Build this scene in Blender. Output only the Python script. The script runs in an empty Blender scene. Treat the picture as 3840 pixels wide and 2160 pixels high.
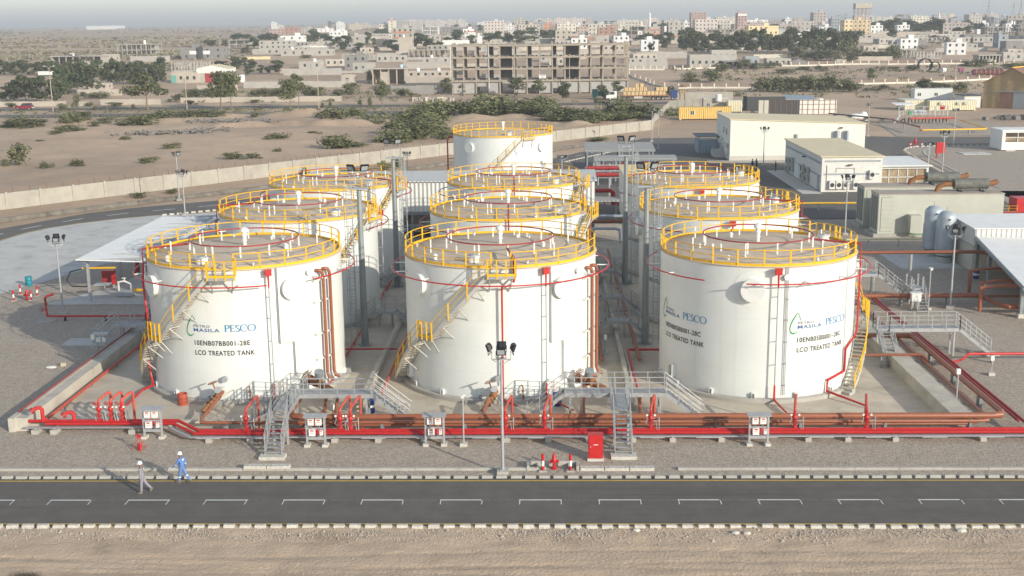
import bpy, math, random
from math import sin, cos, pi, radians as R, sqrt, atan2, hypot
from mathutils import Vector as V, Matrix, noise as mn
C = bpy.data.collections.new('scene'); bpy.context.scene.collection.children.link(C)
sc = bpy.context.scene
# ---------- camera, world, sun, exposure ----------
cam = bpy.data.objects.new('camera', bpy.data.cameras.new('camera')); C.objects.link(cam)
CH, PIT, YAW, ROLL = 24.811, .220468, .02921, -.01215
fw = V((-sin(YAW)*cos(PIT), cos(YAW)*cos(PIT), -sin(PIT)))
r0 = V((cos(YAW), sin(YAW), 0)); u0 = r0.cross(fw)
rt = r0*cos(ROLL) + u0*sin(ROLL); up = u0*cos(ROLL) - r0*sin(ROLL)
m = Matrix((rt, up, -fw)).transposed().to_4x4(); m.translation = (0, 0, CH)
cam.matrix_world = m
cam.data.sensor_width = 36; cam.data.lens = 41.055; cam.data.clip_start = .5; cam.data.clip_end = 40000
sc.camera = cam
SUN_EL, SUN_AZ = 18.5, 135.0          # degrees; azimuth clockwise from +Y
sv = V((sin(R(SUN_AZ))*cos(R(SUN_EL)), cos(R(SUN_AZ))*cos(R(SUN_EL)), sin(R(SUN_EL))))
w = bpy.data.worlds.new('World'); sc.world = w; w.use_nodes = True
nt = w.node_tree; bg = nt.nodes['Background']; sky = nt.nodes.new('ShaderNodeTexSky')
sky.sky_type = 'NISHITA'; sky.sun_disc = False; sky.sun_elevation = R(SUN_EL); sky.sun_rotation = R(SUN_AZ)
sky.air_density = 1.0; sky.dust_density = .6; sky.ozone_density = 2.5; sky.altitude = 20
hs = nt.nodes.new('ShaderNodeHueSaturation'); hs.inputs['Saturation'].default_value = .62   # dust in the air greys the sky light
nt.links.new(sky.outputs[0], hs.inputs['Color']); nt.links.new(hs.outputs[0], bg.inputs[0]); bg.inputs[1].default_value = .15
sl = bpy.data.lights.new('sun', 'SUN'); sl.energy = 3.6; sl.angle = R(.5); sl.color = (1, .925, .80)
so = bpy.data.objects.new('sun', sl); C.objects.link(so); so.location = sv*300
so.rotation_euler = sv.to_track_quat('Z', 'Y').to_euler()
sc.view_settings.view_transform = 'Standard'; sc.view_settings.look = 'None'; sc.view_settings.exposure = .42
sc.render.engine = 'CYCLES'; sc.cycles.use_denoising = True; sc.cycles.max_bounces = 5
sc.cycles.diffuse_bounces = 3; sc.cycles.glossy_bounces = 2; sc.cycles.transparent_max_bounces = 8; sc.cycles.volume_bounces = 0
rnd = random.Random(7)
# ---------- mesh builder ----------
def wloc(o):
    p = V((0, 0, 0))
    while o is not None: p += o.location; o = o.parent
    return p
class MB:
    def __init__(s): s.v = []; s.f = []; s.mi = []; s.cur = 0
    def add(s, vs, fs):
        o = len(s.v); s.v += [tuple(p) for p in vs]
        for f in fs: s.f.append([o+i for i in f]); s.mi.append(s.cur)
        return s
    def box(s, x0, x1, y0, y1, z0, z1):
        if x0 > x1: x0, x1 = x1, x0
        if y0 > y1: y0, y1 = y1, y0
        if z0 > z1: z0, z1 = z1, z0
        return s.add([(x0,y0,z0),(x1,y0,z0),(x1,y1,z0),(x0,y1,z0),(x0,y0,z1),(x1,y0,z1),(x1,y1,z1),(x0,y1,z1)],
              [(0,3,2,1),(4,5,6,7),(0,1,5,4),(1,2,6,5),(2,3,7,6),(3,0,4,7)])
    def obox(s, c, sx, sy, sz, rz=0, tilt=0):
        a, b = cos(rz), sin(rz); vs = []
        for z in (0, sz):
            for x, y in ((-sx/2,-sy/2),(sx/2,-sy/2),(sx/2,sy/2),(-sx/2,sy/2)):
                vs.append((c[0]+x*a-y*b, c[1]+x*b+y*a, c[2]+z+tilt*y))
        return s.add(vs, [(0,3,2,1),(4,5,6,7),(0,1,5,4),(1,2,6,5),(2,3,7,6),(3,0,4,7)])
    def bar(s, p0, p1, w, h=None):            # rectangular bar between two points, h is the upright size
        p0, p1 = V(p0), V(p1); h = w if h is None else h
        d = (p1-p0).normalized(); a = V((0,0,1)) if abs(d.z) < .98 else V((0,1,0))
        sd = d.cross(a).normalized(); uu = sd.cross(d); vs = []
        for p in (p0, p1):
            for i, j in ((-1,-1),(1,-1),(1,1),(-1,1)): vs.append(p+sd*(i*w/2)+uu*(j*h/2))
        return s.add(vs, [(0,1,2,3),(7,6,5,4),(0,4,5,1),(1,5,6,2),(2,6,7,3),(3,7,4,0)])
    def tube(s, pts, r, n=6, closed=False, r1=None):
        pts = [V(p) for p in pts]; N = len(pts); vs = []; pu = None
        for i, p in enumerate(pts):
            if closed: d = pts[(i+1) % N]-pts[i-1]
            else: d = pts[min(i+1, N-1)]-pts[max(i-1, 0)]
            d.normalize()
            if pu is None:
                a = V((0,0,1)) if abs(d.z) < .9 else V((1,0,0)); pu = d.cross(a).normalized()
            pu = (pu-d*pu.dot(d)).normalized(); q = d.cross(pu)
            k = 1.0
            if 0 < i < N-1 and not closed:
                c = (pts[i]-pts[i-1]).normalized().dot((pts[i+1]-pts[i]).normalized()); k = 1/max(.6, sqrt(max(.2,(1+c)/2)))
            rr = r if r1 is None else r+(r1-r)*i/(N-1)
            for j in range(n):
                t = 2*pi*j/n; vs.append(p+(pu*cos(t)+q*sin(t))*rr*(k if k < 1.5 else 1.5))
        fs = []
        for i in range(N if closed else N-1):
            a, b = i*n, ((i+1) % N)*n
            for j in range(n): fs.append((a+j, a+(j+1) % n, b+(j+1) % n, b+j))
        if not closed: fs.append(tuple(range(n-1, -1, -1))); fs.append(tuple(range((N-1)*n, N*n)))
        return s.add(vs, fs)
    def cyl(s, p0, p1, r, r1=None, n=14): return s.tube([p0, p1], r, n, False, r1)
    def lathe(s, prof, c=(0,0,0), n=24, a0=0., a1=2*pi):
        full = abs(a1-a0-2*pi) < 1e-6; m_ = n if full else n+1; vs = []
        for r, z in prof:
            for j in range(m_):
                t = a0+(a1-a0)*j/n; vs.append((c[0]+r*sin(t), c[1]-r*cos(t), c[2]+z))
        fs = []
        for i in range(len(prof)-1):
            for j in range(n):
                k = (j+1) % m_; fs.append((i*m_+j, i*m_+k, (i+1)*m_+k, (i+1)*m_+j))
        return s.add(vs, fs)
    def sph(s, c, rx, ry=None, rz=None, n=10, k=6):
        ry = ry or rx; rz = rz or rx
        vs = [(c[0], c[1], c[2]-rz)]
        for i in range(1, k):
            a = -pi/2+pi*i/k
            for j in range(n): vs.append((c[0]+rx*cos(a)*cos(2*pi*j/n), c[1]+ry*cos(a)*sin(2*pi*j/n), c[2]+rz*sin(a)))
        vs.append((c[0], c[1], c[2]+rz)); fs = []
        for j in range(n):
            q = (j+1) % n; fs.append((0, 1+q, 1+j)); fs.append((len(vs)-1, 1+(k-2)*n+j, 1+(k-2)*n+q))
            for i in range(k-2): fs.append((1+i*n+j, 1+i*n+q, 1+(i+1)*n+q, 1+(i+1)*n+j))
        return s.add(vs, fs)
    def poly(s, pts, z): return s.add([(x, y, z) for x, y in pts], [tuple(range(len(pts)))])
    def prism(s, pts, z0, z1):
        n = len(pts)
        a = sum(pts[i][0]*pts[(i+1) % n][1]-pts[(i+1) % n][0]*pts[i][1] for i in range(n))
        if a < 0: pts = pts[::-1]
        return s.add([(x,y,z0) for x,y in pts]+[(x,y,z1) for x,y in pts],
              [tuple(range(n-1,-1,-1)), tuple(range(n,2*n))]+[(i,(i+1)%n,n+(i+1)%n,n+i) for i in range(n)])
    def build(s, name, mat, parent=None, smooth=False):
        me = bpy.data.meshes.new(name); p = wloc(parent) if parent else V((0,0,0))
        me.from_pydata([(a-p.x, b-p.y, c-p.z) for a, b, c in s.v], [], s.f)
        for q in (mat if isinstance(mat, (list, tuple)) else [mat]): me.materials.append(MT(q))
        if isinstance(mat, (list, tuple)): me.polygons.foreach_set('material_index', s.mi)
        if smooth:
            me.polygons.foreach_set('use_smooth', [True]*len(s.f)); me.set_sharp_from_angle(angle=R(40))
        me.update(); o = bpy.data.objects.new(name, me); C.objects.link(o); o.parent = parent
        return o
def tag(o, label, cat, group=None):
    o['label'] = label; o['category'] = cat
    if group: o['group'] = group
    return o
def thing(name, label, cat, loc=(0,0,0), rz=0, group=None):
    o = bpy.data.objects.new(name, None); C.objects.link(o); o.location = loc; o.rotation_euler = (0,0,rz)
    o.empty_display_size = .3; o['kind'] = 'thing'
    return tag(o, label, cat, group)
def struct(o): o['kind'] = 'structure'; return o
def stuff(o, label=None, cat=None):
    o['kind'] = 'stuff'
    if label: tag(o, label, cat)
    return o
def dup(o, loc=None, rz=None, label=None, group=None, parent=None, scale=None):
    c = o.copy(); C.objects.link(c); c.parent = parent
    if loc is not None: c.location = loc
    if rz is not None: c.rotation_euler = (0,0,rz)
    if scale is not None: c.scale = scale if isinstance(scale, tuple) else (scale,)*3
    if label: c['label'] = label
    if group: c['group'] = group
    for ch in o.children: dup(ch, parent=c)
    return c
# ---------- materials ----------
MATS = {}; SPEC = {}
def D(name, col, rough=.7, var=.12, scale=1.0, metal=0., bump=0., bscale=None, col2=None, stretch=None, fn=None, spec=.4):
    SPEC[name] = (col, rough, var, scale, metal, bump, bscale, col2, stretch, fn, spec)
def MT(name):
    if name in MATS: return MATS[name]
    col, rough, var, scale, metal, bump, bscale, col2, stretch, fn, spec = SPEC[name]
    m = bpy.data.materials.new(name); m.use_nodes = True; nt = m.node_tree; N = nt.nodes; L = nt.links
    b = N['Principled BSDF']; b.inputs['Roughness'].default_value = rough; b.inputs['Metallic'].default_value = metal
    b.inputs['Specular IOR Level'].default_value = spec
    g = N.new('ShaderNodeNewGeometry'); vec = g.outputs['Position']
    if stretch:
        mp = N.new('ShaderNodeMapping'); mp.inputs['Scale'].default_value = stretch; L.new(vec, mp.inputs['Vector']); vec = mp.outputs[0]
    n1 = N.new('ShaderNodeTexNoise'); n1.inputs['Scale'].default_value = scale; n1.inputs['Detail'].default_value = 5
    n1.inputs['Roughness'].default_value = .62; L.new(vec, n1.inputs['Vector'])
    rp = N.new('ShaderNodeValToRGB'); e = rp.color_ramp.elements; e[0].position = .32; e[1].position = .68
    c2 = col2 or [min(1, c*(1+var)) for c in col]; c1 = col if col2 else [c*(1-var) for c in col]
    e[0].color = (*c1, 1); e[1].color = (*c2, 1); L.new(n1.outputs['Fac'], rp.inputs['Fac'])
    out = rp.outputs['Color']
    if fn: out = fn(N, L, g, out, b) or out
    L.new(out, b.inputs['Base Color'])
    if bump:
        n2 = N.new('ShaderNodeTexNoise'); n2.inputs['Scale'].default_value = bscale or scale*6; n2.inputs['Detail'].default_value = 4
        L.new(g.outputs['Position'], n2.inputs['Vector'])
        bp = N.new('ShaderNodeBump'); bp.inputs['Strength'].default_value = 1; bp.inputs['Distance'].default_value = bump
        L.new(n2.outputs['Fac'], bp.inputs['Height']); L.new(bp.outputs['Normal'], b.inputs['Normal'])
    MATS[name] = m; return m
def nmath(N, L, op, a, b=None, c=None):
    q = N.new('ShaderNodeMath'); q.operation = op
    for i, x in enumerate((a, b, c)):
        if x is None: continue
        if isinstance(x, (int, float)): q.inputs[i].default_value = x
        else: L.new(x, q.inputs[i])
    return q.outputs[0]
def nmix(N, L, fac, a, b):
    q = N.new('ShaderNodeMix'); q.data_type = 'RGBA'
    for i, x in ((0, fac), (6, a), (7, b)):
        if isinstance(x, (int, float)): q.inputs[i].default_value = x
        elif isinstance(x, (tuple, list)): q.inputs[i].default_value = (*x, 1)
        else: L.new(x, q.inputs[i])
    return q.outputs[2]
def nnoise(N, L, vec, scale, detail=3, stretch=None):
    if stretch:
        mp = N.new('ShaderNodeMapping'); mp.inputs['Scale'].default_value = stretch; L.new(vec, mp.inputs['Vector']); vec = mp.outputs[0]
    q = N.new('ShaderNodeTexNoise'); q.inputs['Scale'].default_value = scale; q.inputs['Detail'].default_value = detail
    L.new(vec, q.inputs['Vector']); return q.outputs['Fac']
def nramp(N, L, fac, p0, p1):
    q = N.new('ShaderNodeMapRange'); q.inputs[1].default_value = p0; q.inputs[2].default_value = p1; L.new(fac, q.inputs[0]); return q.outputs[0]
def f_shell(N, L, g, out, b):               # plate courses and faint rust runs on the white paint
    s = N.new('ShaderNodeSeparateXYZ'); L.new(g.outputs['Position'], s.inputs[0])
    fr = nmath(N, L, 'FRACT', nmath(N, L, 'MULTIPLY', nmath(N, L, 'SUBTRACT', s.outputs[2], .3), 1/1.79))
    seam = nmath(N, L, 'LESS_THAN', fr, .016)
    out = nmix(N, L, nmath(N, L, 'MULTIPLY', seam, .16), out, (.35, .34, .31))
    st = nramp(N, L, nnoise(N, L, g.outputs['Position'], 1.0, 4, (2.4, 2.4, .10)), .56, .74)
    return nmix(N, L, nmath(N, L, 'MULTIPLY', st, .16), out, (.52, .45, .35))
def f_sand(N, L, g, out, b):
    p = g.outputs['Position']
    big = nramp(N, L, nnoise(N, L, p, .018, 5), .42, .62)
    out = nmix(N, L, nmath(N, L, 'MULTIPLY', big, .55), out, (.30, .22, .155))
    sm = nramp(N, L, nnoise(N, L, p, .35, 6), .55, .75)
    return nmix(N, L, nmath(N, L, 'MULTIPLY', sm, .35), out, (.24, .19, .145))
def f_fore(N, L, g, out, b):                # damp dark patches, pale dust and wheel tracks in the verge sand
    p = g.outputs['Position']
    wt = nramp(N, L, nnoise(N, L, p, .35, 4, (.6, 1.3, 1)), .60, .72)
    out = nmix(N, L, nmath(N, L, 'MULTIPLY', wt, .45), out, (.20, .145, .085))
    pb = nramp(N, L, nnoise(N, L, p, 9, 3), .66, .74)
    out = nmix(N, L, nmath(N, L, 'MULTIPLY', pb, .5), out, (.5, .45, .38))
    dk = nramp(N, L, nnoise(N, L, p, 14, 2), .68, .75)
    return nmix(N, L, nmath(N, L, 'MULTIPLY', dk, .6), out, (.14, .12, .10))
def f_gravel(N, L, g, out, b):
    vo = N.new('ShaderNodeTexVoronoi'); vo.inputs['Scale'].default_value = 9; L.new(g.outputs['Position'], vo.inputs['Vector'])
    sp = N.new('ShaderNodeSeparateColor'); L.new(vo.outputs['Color'], sp.inputs[0])
    o = nmix(N, L, sp.outputs[0], (.27, .225, .175), (.56, .485, .39))
    return nmix(N, L, .62, out, o)
def f_asph(N, L, g, out, b):
    p = g.outputs['Position']
    st = nramp(N, L, nnoise(N, L, p, .9, 5, (.05, 1.8, 1)), .5, .72)
    out = nmix(N, L, nmath(N, L, 'MULTIPLY', st, .5), out, (.10, .095, .088))
    pt = nramp(N, L, nnoise(N, L, p, .55, 4), .66, .78)
    out = nmix(N, L, nmath(N, L, 'MULTIPLY', pt, .35), out, (.17, .15, .12))
    sk = nramp(N, L, nnoise(N, L, p, 2.2, 3, (.03, 1, 1)), .60, .70)
    return nmix(N, L, nmath(N, L, 'MULTIPLY', sk, .35), out, (.07, .069, .067))
def f_conc(N, L, g, out, b):
    p = g.outputs['Position']
    st = nramp(N, L, nnoise(N, L, p, .45, 6), .52, .70)
    out = nmix(N, L, nmath(N, L, 'MULTIPLY', st, .4), out, (.27, .235, .19))
    st = nramp(N, L, nnoise(N, L, p, 1.7, 4), .62, .74)
    return nmix(N, L, nmath(N, L, 'MULTIPLY', st, .35), out, (.19, .165, .14))
def f_corr(N, L, g, out, b):                # ribs of the corrugated sheet: relief only
    s = N.new('ShaderNodeSeparateXYZ'); L.new(g.outputs['Position'], s.inputs[0])
    wv = nmath(N, L, 'SINE', nmath(N, L, 'MULTIPLY', nmath(N, L, 'ADD', s.outputs[0], s.outputs[1]), 2*pi/.5))
    bp = N.new('ShaderNodeBump'); bp.inputs['Strength'].default_value = 1; bp.inputs['Distance'].default_value = .05
    L.new(wv, bp.inputs['Height']); L.new(bp.outputs['Normal'], b.inputs['Normal'])
def f_trans(N, L, g, out, b):
    b.inputs['Subsurface Weight'].default_value = 0
    rn = N.new('ShaderNodeObjectInfo')
    return nmix(N, L, nmath(N, L, 'MULTIPLY', rn.outputs['Random'], .45), out, (.085, .085, .035))
D('white_paint', (.72,.735,.69), .42, .03, .6, fn=f_shell)
D('white', (.74,.745,.70), .45, .04, 2)
D('white_dusty', (.70,.68,.62), .6, .08, 1.5)
D('roof_dust', (.60,.49,.36), .8, .10, 1.1)
D('yellow', (.80,.46,.02), .42, .07, 3)
D('red', (.50,.025,.025), .38, .12, 3)
D('red_faded', (.50,.085,.06), .6, .18, 3)
D('red_dark', (.33,.035,.035), .5, .15, 3)
D('brown_pipe', (.30,.105,.055), .42, .10, 2.5)
D('rust', (.27,.12,.05), .8, .35, 7)
D('galv', (.44,.45,.45), .45, .08, 3, metal=.35)
D('grate', (.36,.37,.37), .6, .10, 6, metal=.2)
D('grey_steel', (.26,.29,.30), .5, .10, 3, metal=.2)
D('dark_steel', (.055,.06,.065), .5, .2, 3, metal=.2)
D('black', (.02,.02,.022), .45, .2, 3)
D('glass_lamp', (.35,.38,.40), .12, .1, 3, spec=.8)
D('tread', (.46,.40,.30), .75, .15, 4)
D('stringer', (.50,.49,.44), .6, .10, 3)
D('letter_black', (.03,.03,.03), .6, .1, 3)
D('letter_blue', (.05,.13,.30), .6, .1, 3)
D('letter_sky', (.03,.22,.42), .6, .1, 3)
D('letter_grey', (.16,.18,.22), .6, .1, 3)
D('logo_green', (.04,.30,.10), .6, .1, 3)
D('concrete', (.50,.465,.39), .85, .12, .8, fn=f_conc, bump=.01, bscale=14)
D('floor_conc', (.54,.475,.375), .85, .09, .5, fn=f_conc, bump=.006, bscale=9)
D('apron_conc', (.55,.54,.50), .85, .07, .35, fn=f_conc)
D('kerb_conc', (.56,.53,.46), .9, .16, 5, bump=.02, bscale=18)
D('kerb_dark', (.10,.095,.085), .9, .2, 5)
D('beam_conc', (.42,.40,.35), .9, .10, 1.2, bump=.01, bscale=12)
D('wall_conc', (.40,.37,.31), .9, .10, .5, fn=f_conc)
D('block_wall', (.40,.36,.30), .9, .12, .6)
D('sand', (.52,.38,.255), .95, .10, .08, fn=f_sand, bump=.12, bscale=1.1)
D('fore_sand', (.52,.395,.275), .95, .10, .5, fn=f_fore, bump=.05, bscale=6)
D('gravel', (.42,.355,.28), .95, .12, .7, fn=f_gravel, bump=.07, bscale=11)
D('asphalt', (.135,.122,.105), .85, .12, .8, fn=f_asph, bump=.006, bscale=40)
D('asphalt_old', (.15,.138,.12), .9, .12, .5, fn=f_asph)
D('line_yellow', (.62,.40,.06), .8, .14, 5)
D('line_white', (.72,.71,.67), .8, .10, 4)
D('line_worn', (.26,.25,.235), .9, .5, 9)
# ---------- setting: ground, roads, floors ----------
def sheet(name, pts, z, mat):
    return struct(MB().poly(pts, z).build(name, mat))
TP = [(-1e5,0),(460,0),(757,10.8),(1000,15.5),(1500,20),(2000,22.5),(3000,27),(5000,38),(8000,56),(20000,105),(40000,180)]
def TZ(y):
    for (a, u), (b, v) in zip(TP, TP[1:]):
        if y <= b: return u+(v-u)*(y-a)/(b-a)
xs = [-20000,-6000,-2000,-800,-400,-200,-100,0,100,200,400,800,2000,6000,20000]
ys = [-300,0,60,200,400,460,600,757,1000,1500,2000,3000,5000,8000,12000,20000,22000]
g = MB(); vs = [(x,y,TZ(y)-.06) for y in ys for x in xs]; nx = len(xs)
g.add(vs, [(j*nx+i, j*nx+i+1, (j+1)*nx+i+1, (j+1)*nx+i) for j in range(len(ys)-1) for i in range(nx-1)])
struct(g.build('ground', 'sand'))
# verge sand in the foreground with real relief
g = MB(); NX, NY = 260, 90; x0, x1, y0, y1 = -40, 40, 42, 55.2
rows = []
for j in range(NY+1):
    for i in range(NX+1):
        x = x0+(x1-x0)*i/NX; y = y0+(y1-y0)*j/NY
        z = .05*mn.noise(V((x*.35, y*.7, 1)))+.03*mn.noise(V((x*1.3, y*1.6, 4)))+.018*mn.noise(V((x*3.1, y*3.7, 9)))
        # wheel tracks: pairs of bands with pressed lugs
        for yc, k, a, xm in ((50.9, .018, .0, -2), (52.1, .02, 1.2, -6), (49.2, -.035, 2., 12), (50.2, -.035, .7, 12), (47.6, .10, .3, -12)):
            d = abs(y-(yc+k*(x-xm)+.25*sin(x*.16+a)))
            if d < .24: z -= .035*(1-(d/.24)**2)+.014*sin(x*16+(y-yc)*20)
        e = (y1-y)
        if e < 1.7: z += .05*(1-e/1.7)+.05*max(0, mn.noise(V((x*2.2, y*2.2, 7))))
        rows.append((x, y, .0+z*(1 if y > y0+.3 else 0)))
g.add(rows, [(j*(NX+1)+i, j*(NX+1)+i+1, (j+1)*(NX+1)+i+1, (j+1)*(NX+1)+i) for j in range(NY) for i in range(NX)])
struct(g.build('verge_sand', 'fore_sand', smooth=True))
# front road
sheet('road', [(-400,55.1),(400,55.1),(400,61.55),(-400,61.55)], .03, 'asphalt')
for nm, y in (('road_edge_line', 55.42), ('road_edge_line', 61.24)):
    sheet(nm, [(-400,y),(400,y),(400,y+.12),(-400,y+.12)], .034, 'line_yellow')
g = MB(); h = MB()
k = -12
while k < 16:
    x = -26.88+4.235*k; j = rnd.uniform(-.06, .06)
    g.add([(x,58.53,.035),(x+2.25+j,58.53,.035),(x+2.25+j,58.64,.035),(x,58.64,.035)], [(0,1,2,3)])
    for xx in (x+.02, x+2.23):
        g.add([(xx,57.98,.035),(xx+.045,57.98,.035),(xx+.045,58.53,.035),(xx,58.53,.035)], [(0,1,2,3)])
    for q in range(7):
        u = x+2.35+q*.26+rnd.uniform(-.05,.05); ww = rnd.uniform(.08,.26)
        h.add([(u,58.56,.0345),(u+ww,58.555,.0345),(u+ww,58.60,.0345),(u,58.595,.0345)], [(0,1,2,3)])
    k += 1
struct(g.build('road_dash_line', 'line_white')); struct(h.build('road_worn_line', 'line_worn'))
# gravel yard
sheet('gravel_yard', [(-400,61.5),(400,61.5),(400,150),(66.6,175),(62,150),(15,150),(0,205),(-20,180),(-48,150),(-54,130),(-60,112),(-75,108),(-400,107)], 0, 'gravel')
sheet('gravel_yard', [(66.6,175.2),(66.6,150),(400,150),(400,239.5),(76,239.5),(72.5,236),(70.6,232.4)], .0, 'gravel')
sheet('gravel_yard', [(78,262),(112,262),(112,300),(84,300)], .0, 'gravel')
# concrete floor inside the bund
sheet('containment_floor', [(-33,70.95),(26,70.95),(26,135),(-33,135)], .02, 'floor_conc')
sheet('apron', [(-78,107.5),(-53,109.3),(-50.9,114.7),(-48,124),(-40,124),(-35.5,128),(-30,158),(-45,160),(-53.4,157.4),(-57.8,154.6),(-61.5,151.2),(-64.2,147.5),(-65.6,144),(-66.4,138.4),(-67,126),(-70,115)], .02, 'apron_conc')
sheet('loading_floor', [(-47,104.5),(-34.6,104.5),(-34.6,128),(-41,126),(-43,112)], .03, 'apron_conc')
# ring road round the plant
inner = [(-70,60+48),(-68.2,120),(-66.9,130),(-66.4,138.4),(-65.6,144),(-64.2,147.5),(-61.5,151.2),(-57.8,154.6),(-53.4,157.4),(-40,166),(-25,182),(-10,200),(1.7,214.6),(7.3,224.8),(16,240)]
outer = [(-76,108),(-75,122),(-73.6,135),(-72,143),(-70.5,147.4),(-68.6,151),(-63.9,160),(-58.5,165),(-50.1,170.5),(-35,181),(-20,197),(-8,211),(1.7,223.6),(7.9,236.2),(13,245)]
n = len(inner)
g = MB(); g.add([(x,y,.012) for x,y in inner]+[(x,y,.012) for x,y in outer], [(i,i+1,n+i+1,n+i) for i in range(n-1)])
struct(g.build('ring_road', 'asphalt_old'))
def band(name, pts, w, z, mat, off=0.):
    g = MB(); L = []; Rr = []
    for i, p in enumerate(pts):
        a = V(pts[max(i-1,0)]); b = V(pts[min(i+1,len(pts)-1)]); d = (b-a).normalized(); nn = V((-d.y, d.x))
        L.append((*(V(p)+nn*(off+w/2)), z)); Rr.append((*(V(p)+nn*(off-w/2)), z))
    m_ = len(pts); g.add(Rr+L, [(i,i+1,m_+i+1,m_+i) for i in range(m_-1)])
    return struct(g.build(name, mat))
band('ring_road_line', inner, .18, .026, 'line_yellow', .25)
mid = [((a[0]+b[0])/2, (a[1]+b[1])/2) for a, b in zip(inner, outer)]
def along(pts, s):
    for a, b in zip(pts, pts[1:]):
        l = hypot(b[0]-a[0], b[1]-a[1])
        if s <= l: return (a[0]+(b[0]-a[0])*s/l, a[1]+(b[1]-a[1])*s/l), atan2(b[1]-a[1], b[0]-a[0])
        s -= l
    return None, None
g = MB(); s_ = 2.
while True:
    p, a = along(mid, s_)
    if p is None: break
    g.obox((p[0],p[1],.012), 3.2, .16, .006, a); s_ += 6.5
struct(g.build('ring_road_dash_line', 'line_white'))
# yard roads on the right
sheet('yard_road', [(7,150.5),(62.6,150.5),(66.2,176),(65.7,195),(70.0,232.6),(74.5,239.8),(89,241.2),(220,241.5),(220,258),(80,259.5),(71,263.5),(22,263),(15,246),(5,222)], .016, 'asphalt_old')
sheet('yard_road', [(54.5,105),(62.6,150.5),(56,150.5),(56,140),(50,128)], .017, 'asphalt_old')
sheet('yard_pavement', [(38.2,173),(41.1,173),(41.1,202),(38.2,202)], .05, 'kerb_conc')
sheet('yard_pavement', [(30,213),(46,213),(46,217.6),(30,217.6)], .05, 'beam_conc')
# ---------- storage tanks ----------
TR, ZB, ZT = 6.8, .3, 9.25
def pol(c, a, r, z): return (c[0]+r*sin(R(a)), c[1]-r*cos(R(a)), z)
def arc(c, a0, a1, r, z, step=4., z1=None):
    n = max(1, int(abs(a1-a0)/step+.5)); z1 = z if z1 is None else z1
    return [pol(c, a0+(a1-a0)*i/n, r, z+(z1-z)*i/n) for i in range(n+1)]
def curved(g, c, a0, a1, r0, r1, z0, z1, step=4.):     # a bent plate
    n = max(1, int(abs(a1-a0)/step+.5)); vs = []
    for i in range(n+1):
        a = a0+(a1-a0)*i/n
        vs += [pol(c,a,r0,z0), pol(c,a,r1,z0), pol(c,a,r1,z1), pol(c,a,r0,z1)]
    fs = [(3,2,1,0), (4*n,4*n+1,4*n+2,4*n+3)]
    for i in range(n):
        for k in range(4): fs.append((4*i+k, 4*i+(k+1)%4, 4*i+4+(k+1)%4, 4*i+4+k))
    return g.add(vs, fs)
_txt = {}
def text2d(s):
    if s in _txt: return _txt[s]
    cu = bpy.data.curves.new('lettering', 'FONT'); cu.body = s; cu.resolution_u = 3; cu.offset = .02; cu.space_character = 1.12
    ob = bpy.data.objects.new('lettering', cu); C.objects.link(ob); dg = bpy.context.evaluated_depsgraph_get()
    me = ob.evaluated_get(dg).to_mesh(); vs = [(v.co.x, v.co.y) for v in me.vertices]; fs = [tuple(p.vertices) for p in me.polygons]
    ob.evaluated_get(dg).to_mesh_clear(); bpy.data.objects.remove(ob); bpy.data.curves.remove(cu)
    a = min(v[0] for v in vs); b = max(v[0] for v in vs); c = max(v[1] for v in vs)
    _txt[s] = ([((x-a)/(b-a), y/c) for x, y in vs], fs); return _txt[s]
def strip2d(vs, fs, pts, ws):
    o = len(vs); n = len(pts)
    for i, (x, y) in enumerate(pts):
        a = pts[max(i-1,0)]; b = pts[min(i+1,n-1)]; dx, dy = b[0]-a[0], b[1]-a[1]; l = hypot(dx, dy) or 1
        w_ = ws[i] if isinstance(ws, (list, tuple)) else ws
        vs += [(x-dy/l*w_/2, y+dx/l*w_/2), (x+dy/l*w_/2, y-dx/l*w_/2)]
    fs += [(o+2*i, o+2*i+1, o+2*i+3, o+2*i+2) for i in range(n-1)]
def ell(cx, cy, rx, ry, a0, a1, n=18): return [(cx+rx*cos(R(a0+(a1-a0)*i/n)), cy+ry*sin(R(a0+(a1-a0)*i/n))) for i in range(n+1)]
def pesco2d():
    vs, fs = [], []; th, tn = .17, .075
    def vst(x, y0=0, y1=1): strip2d(vs, fs, [(x,y0),(x,y1)], th)
    def hst(x0, x1, y): strip2d(vs, fs, [(x0,y),(x1,y)], tn)
    def bow(cx, cy, rx, ry, a0, a1):
        p = ell(cx,cy,rx,ry,a0,a1); strip2d(vs, fs, p, [tn+(th-tn)*abs((q[0]-cx)/rx)**1.5 for q in p])
    x = .1; vst(x); hst(x-.1,x+.12,.017); hst(x-.1,x+.25,.983); bow(x+.22,.74,.24,.235,90,-90); hst(x,x+.23,.5)      # P
    x = .78; vst(x); hst(x-.1,x+.42,.017); hst(x-.1,x+.40,.983); hst(x,x+.28,.52)                                      # E
    strip2d(vs, fs, [(x+.42,0),(x+.46,.2)], tn); strip2d(vs, fs, [(x+.40,1),(x+.41,.82)], tn); strip2d(vs, fs, [(x+.28,.43),(x+.28,.61)], tn)
    x = 1.62; bow(x,.745,.19,.25,40,200); bow(x,.255,.21,.255,-145,25); strip2d(vs, fs, [(x-.18,.66),(x-.02,.52),(x+.19,.36)], [.07,.13,.07])   # S
    strip2d(vs, fs, [(x-.19,.24),(x-.19,.03)], tn); strip2d(vs, fs, [(x+.17,.98),(x+.16,.78)], tn)
    x = 2.42; bow(x,.5,.44,.5,48,312); strip2d(vs, fs, [(x+.3,.98),(x+.31,.72)], tn)                                      # C
    x = 3.36; bow(x,.5,.47,.5,0,360)                                                                                  # O
    return [(a/3.86, b) for a, b in vs], fs
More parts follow.
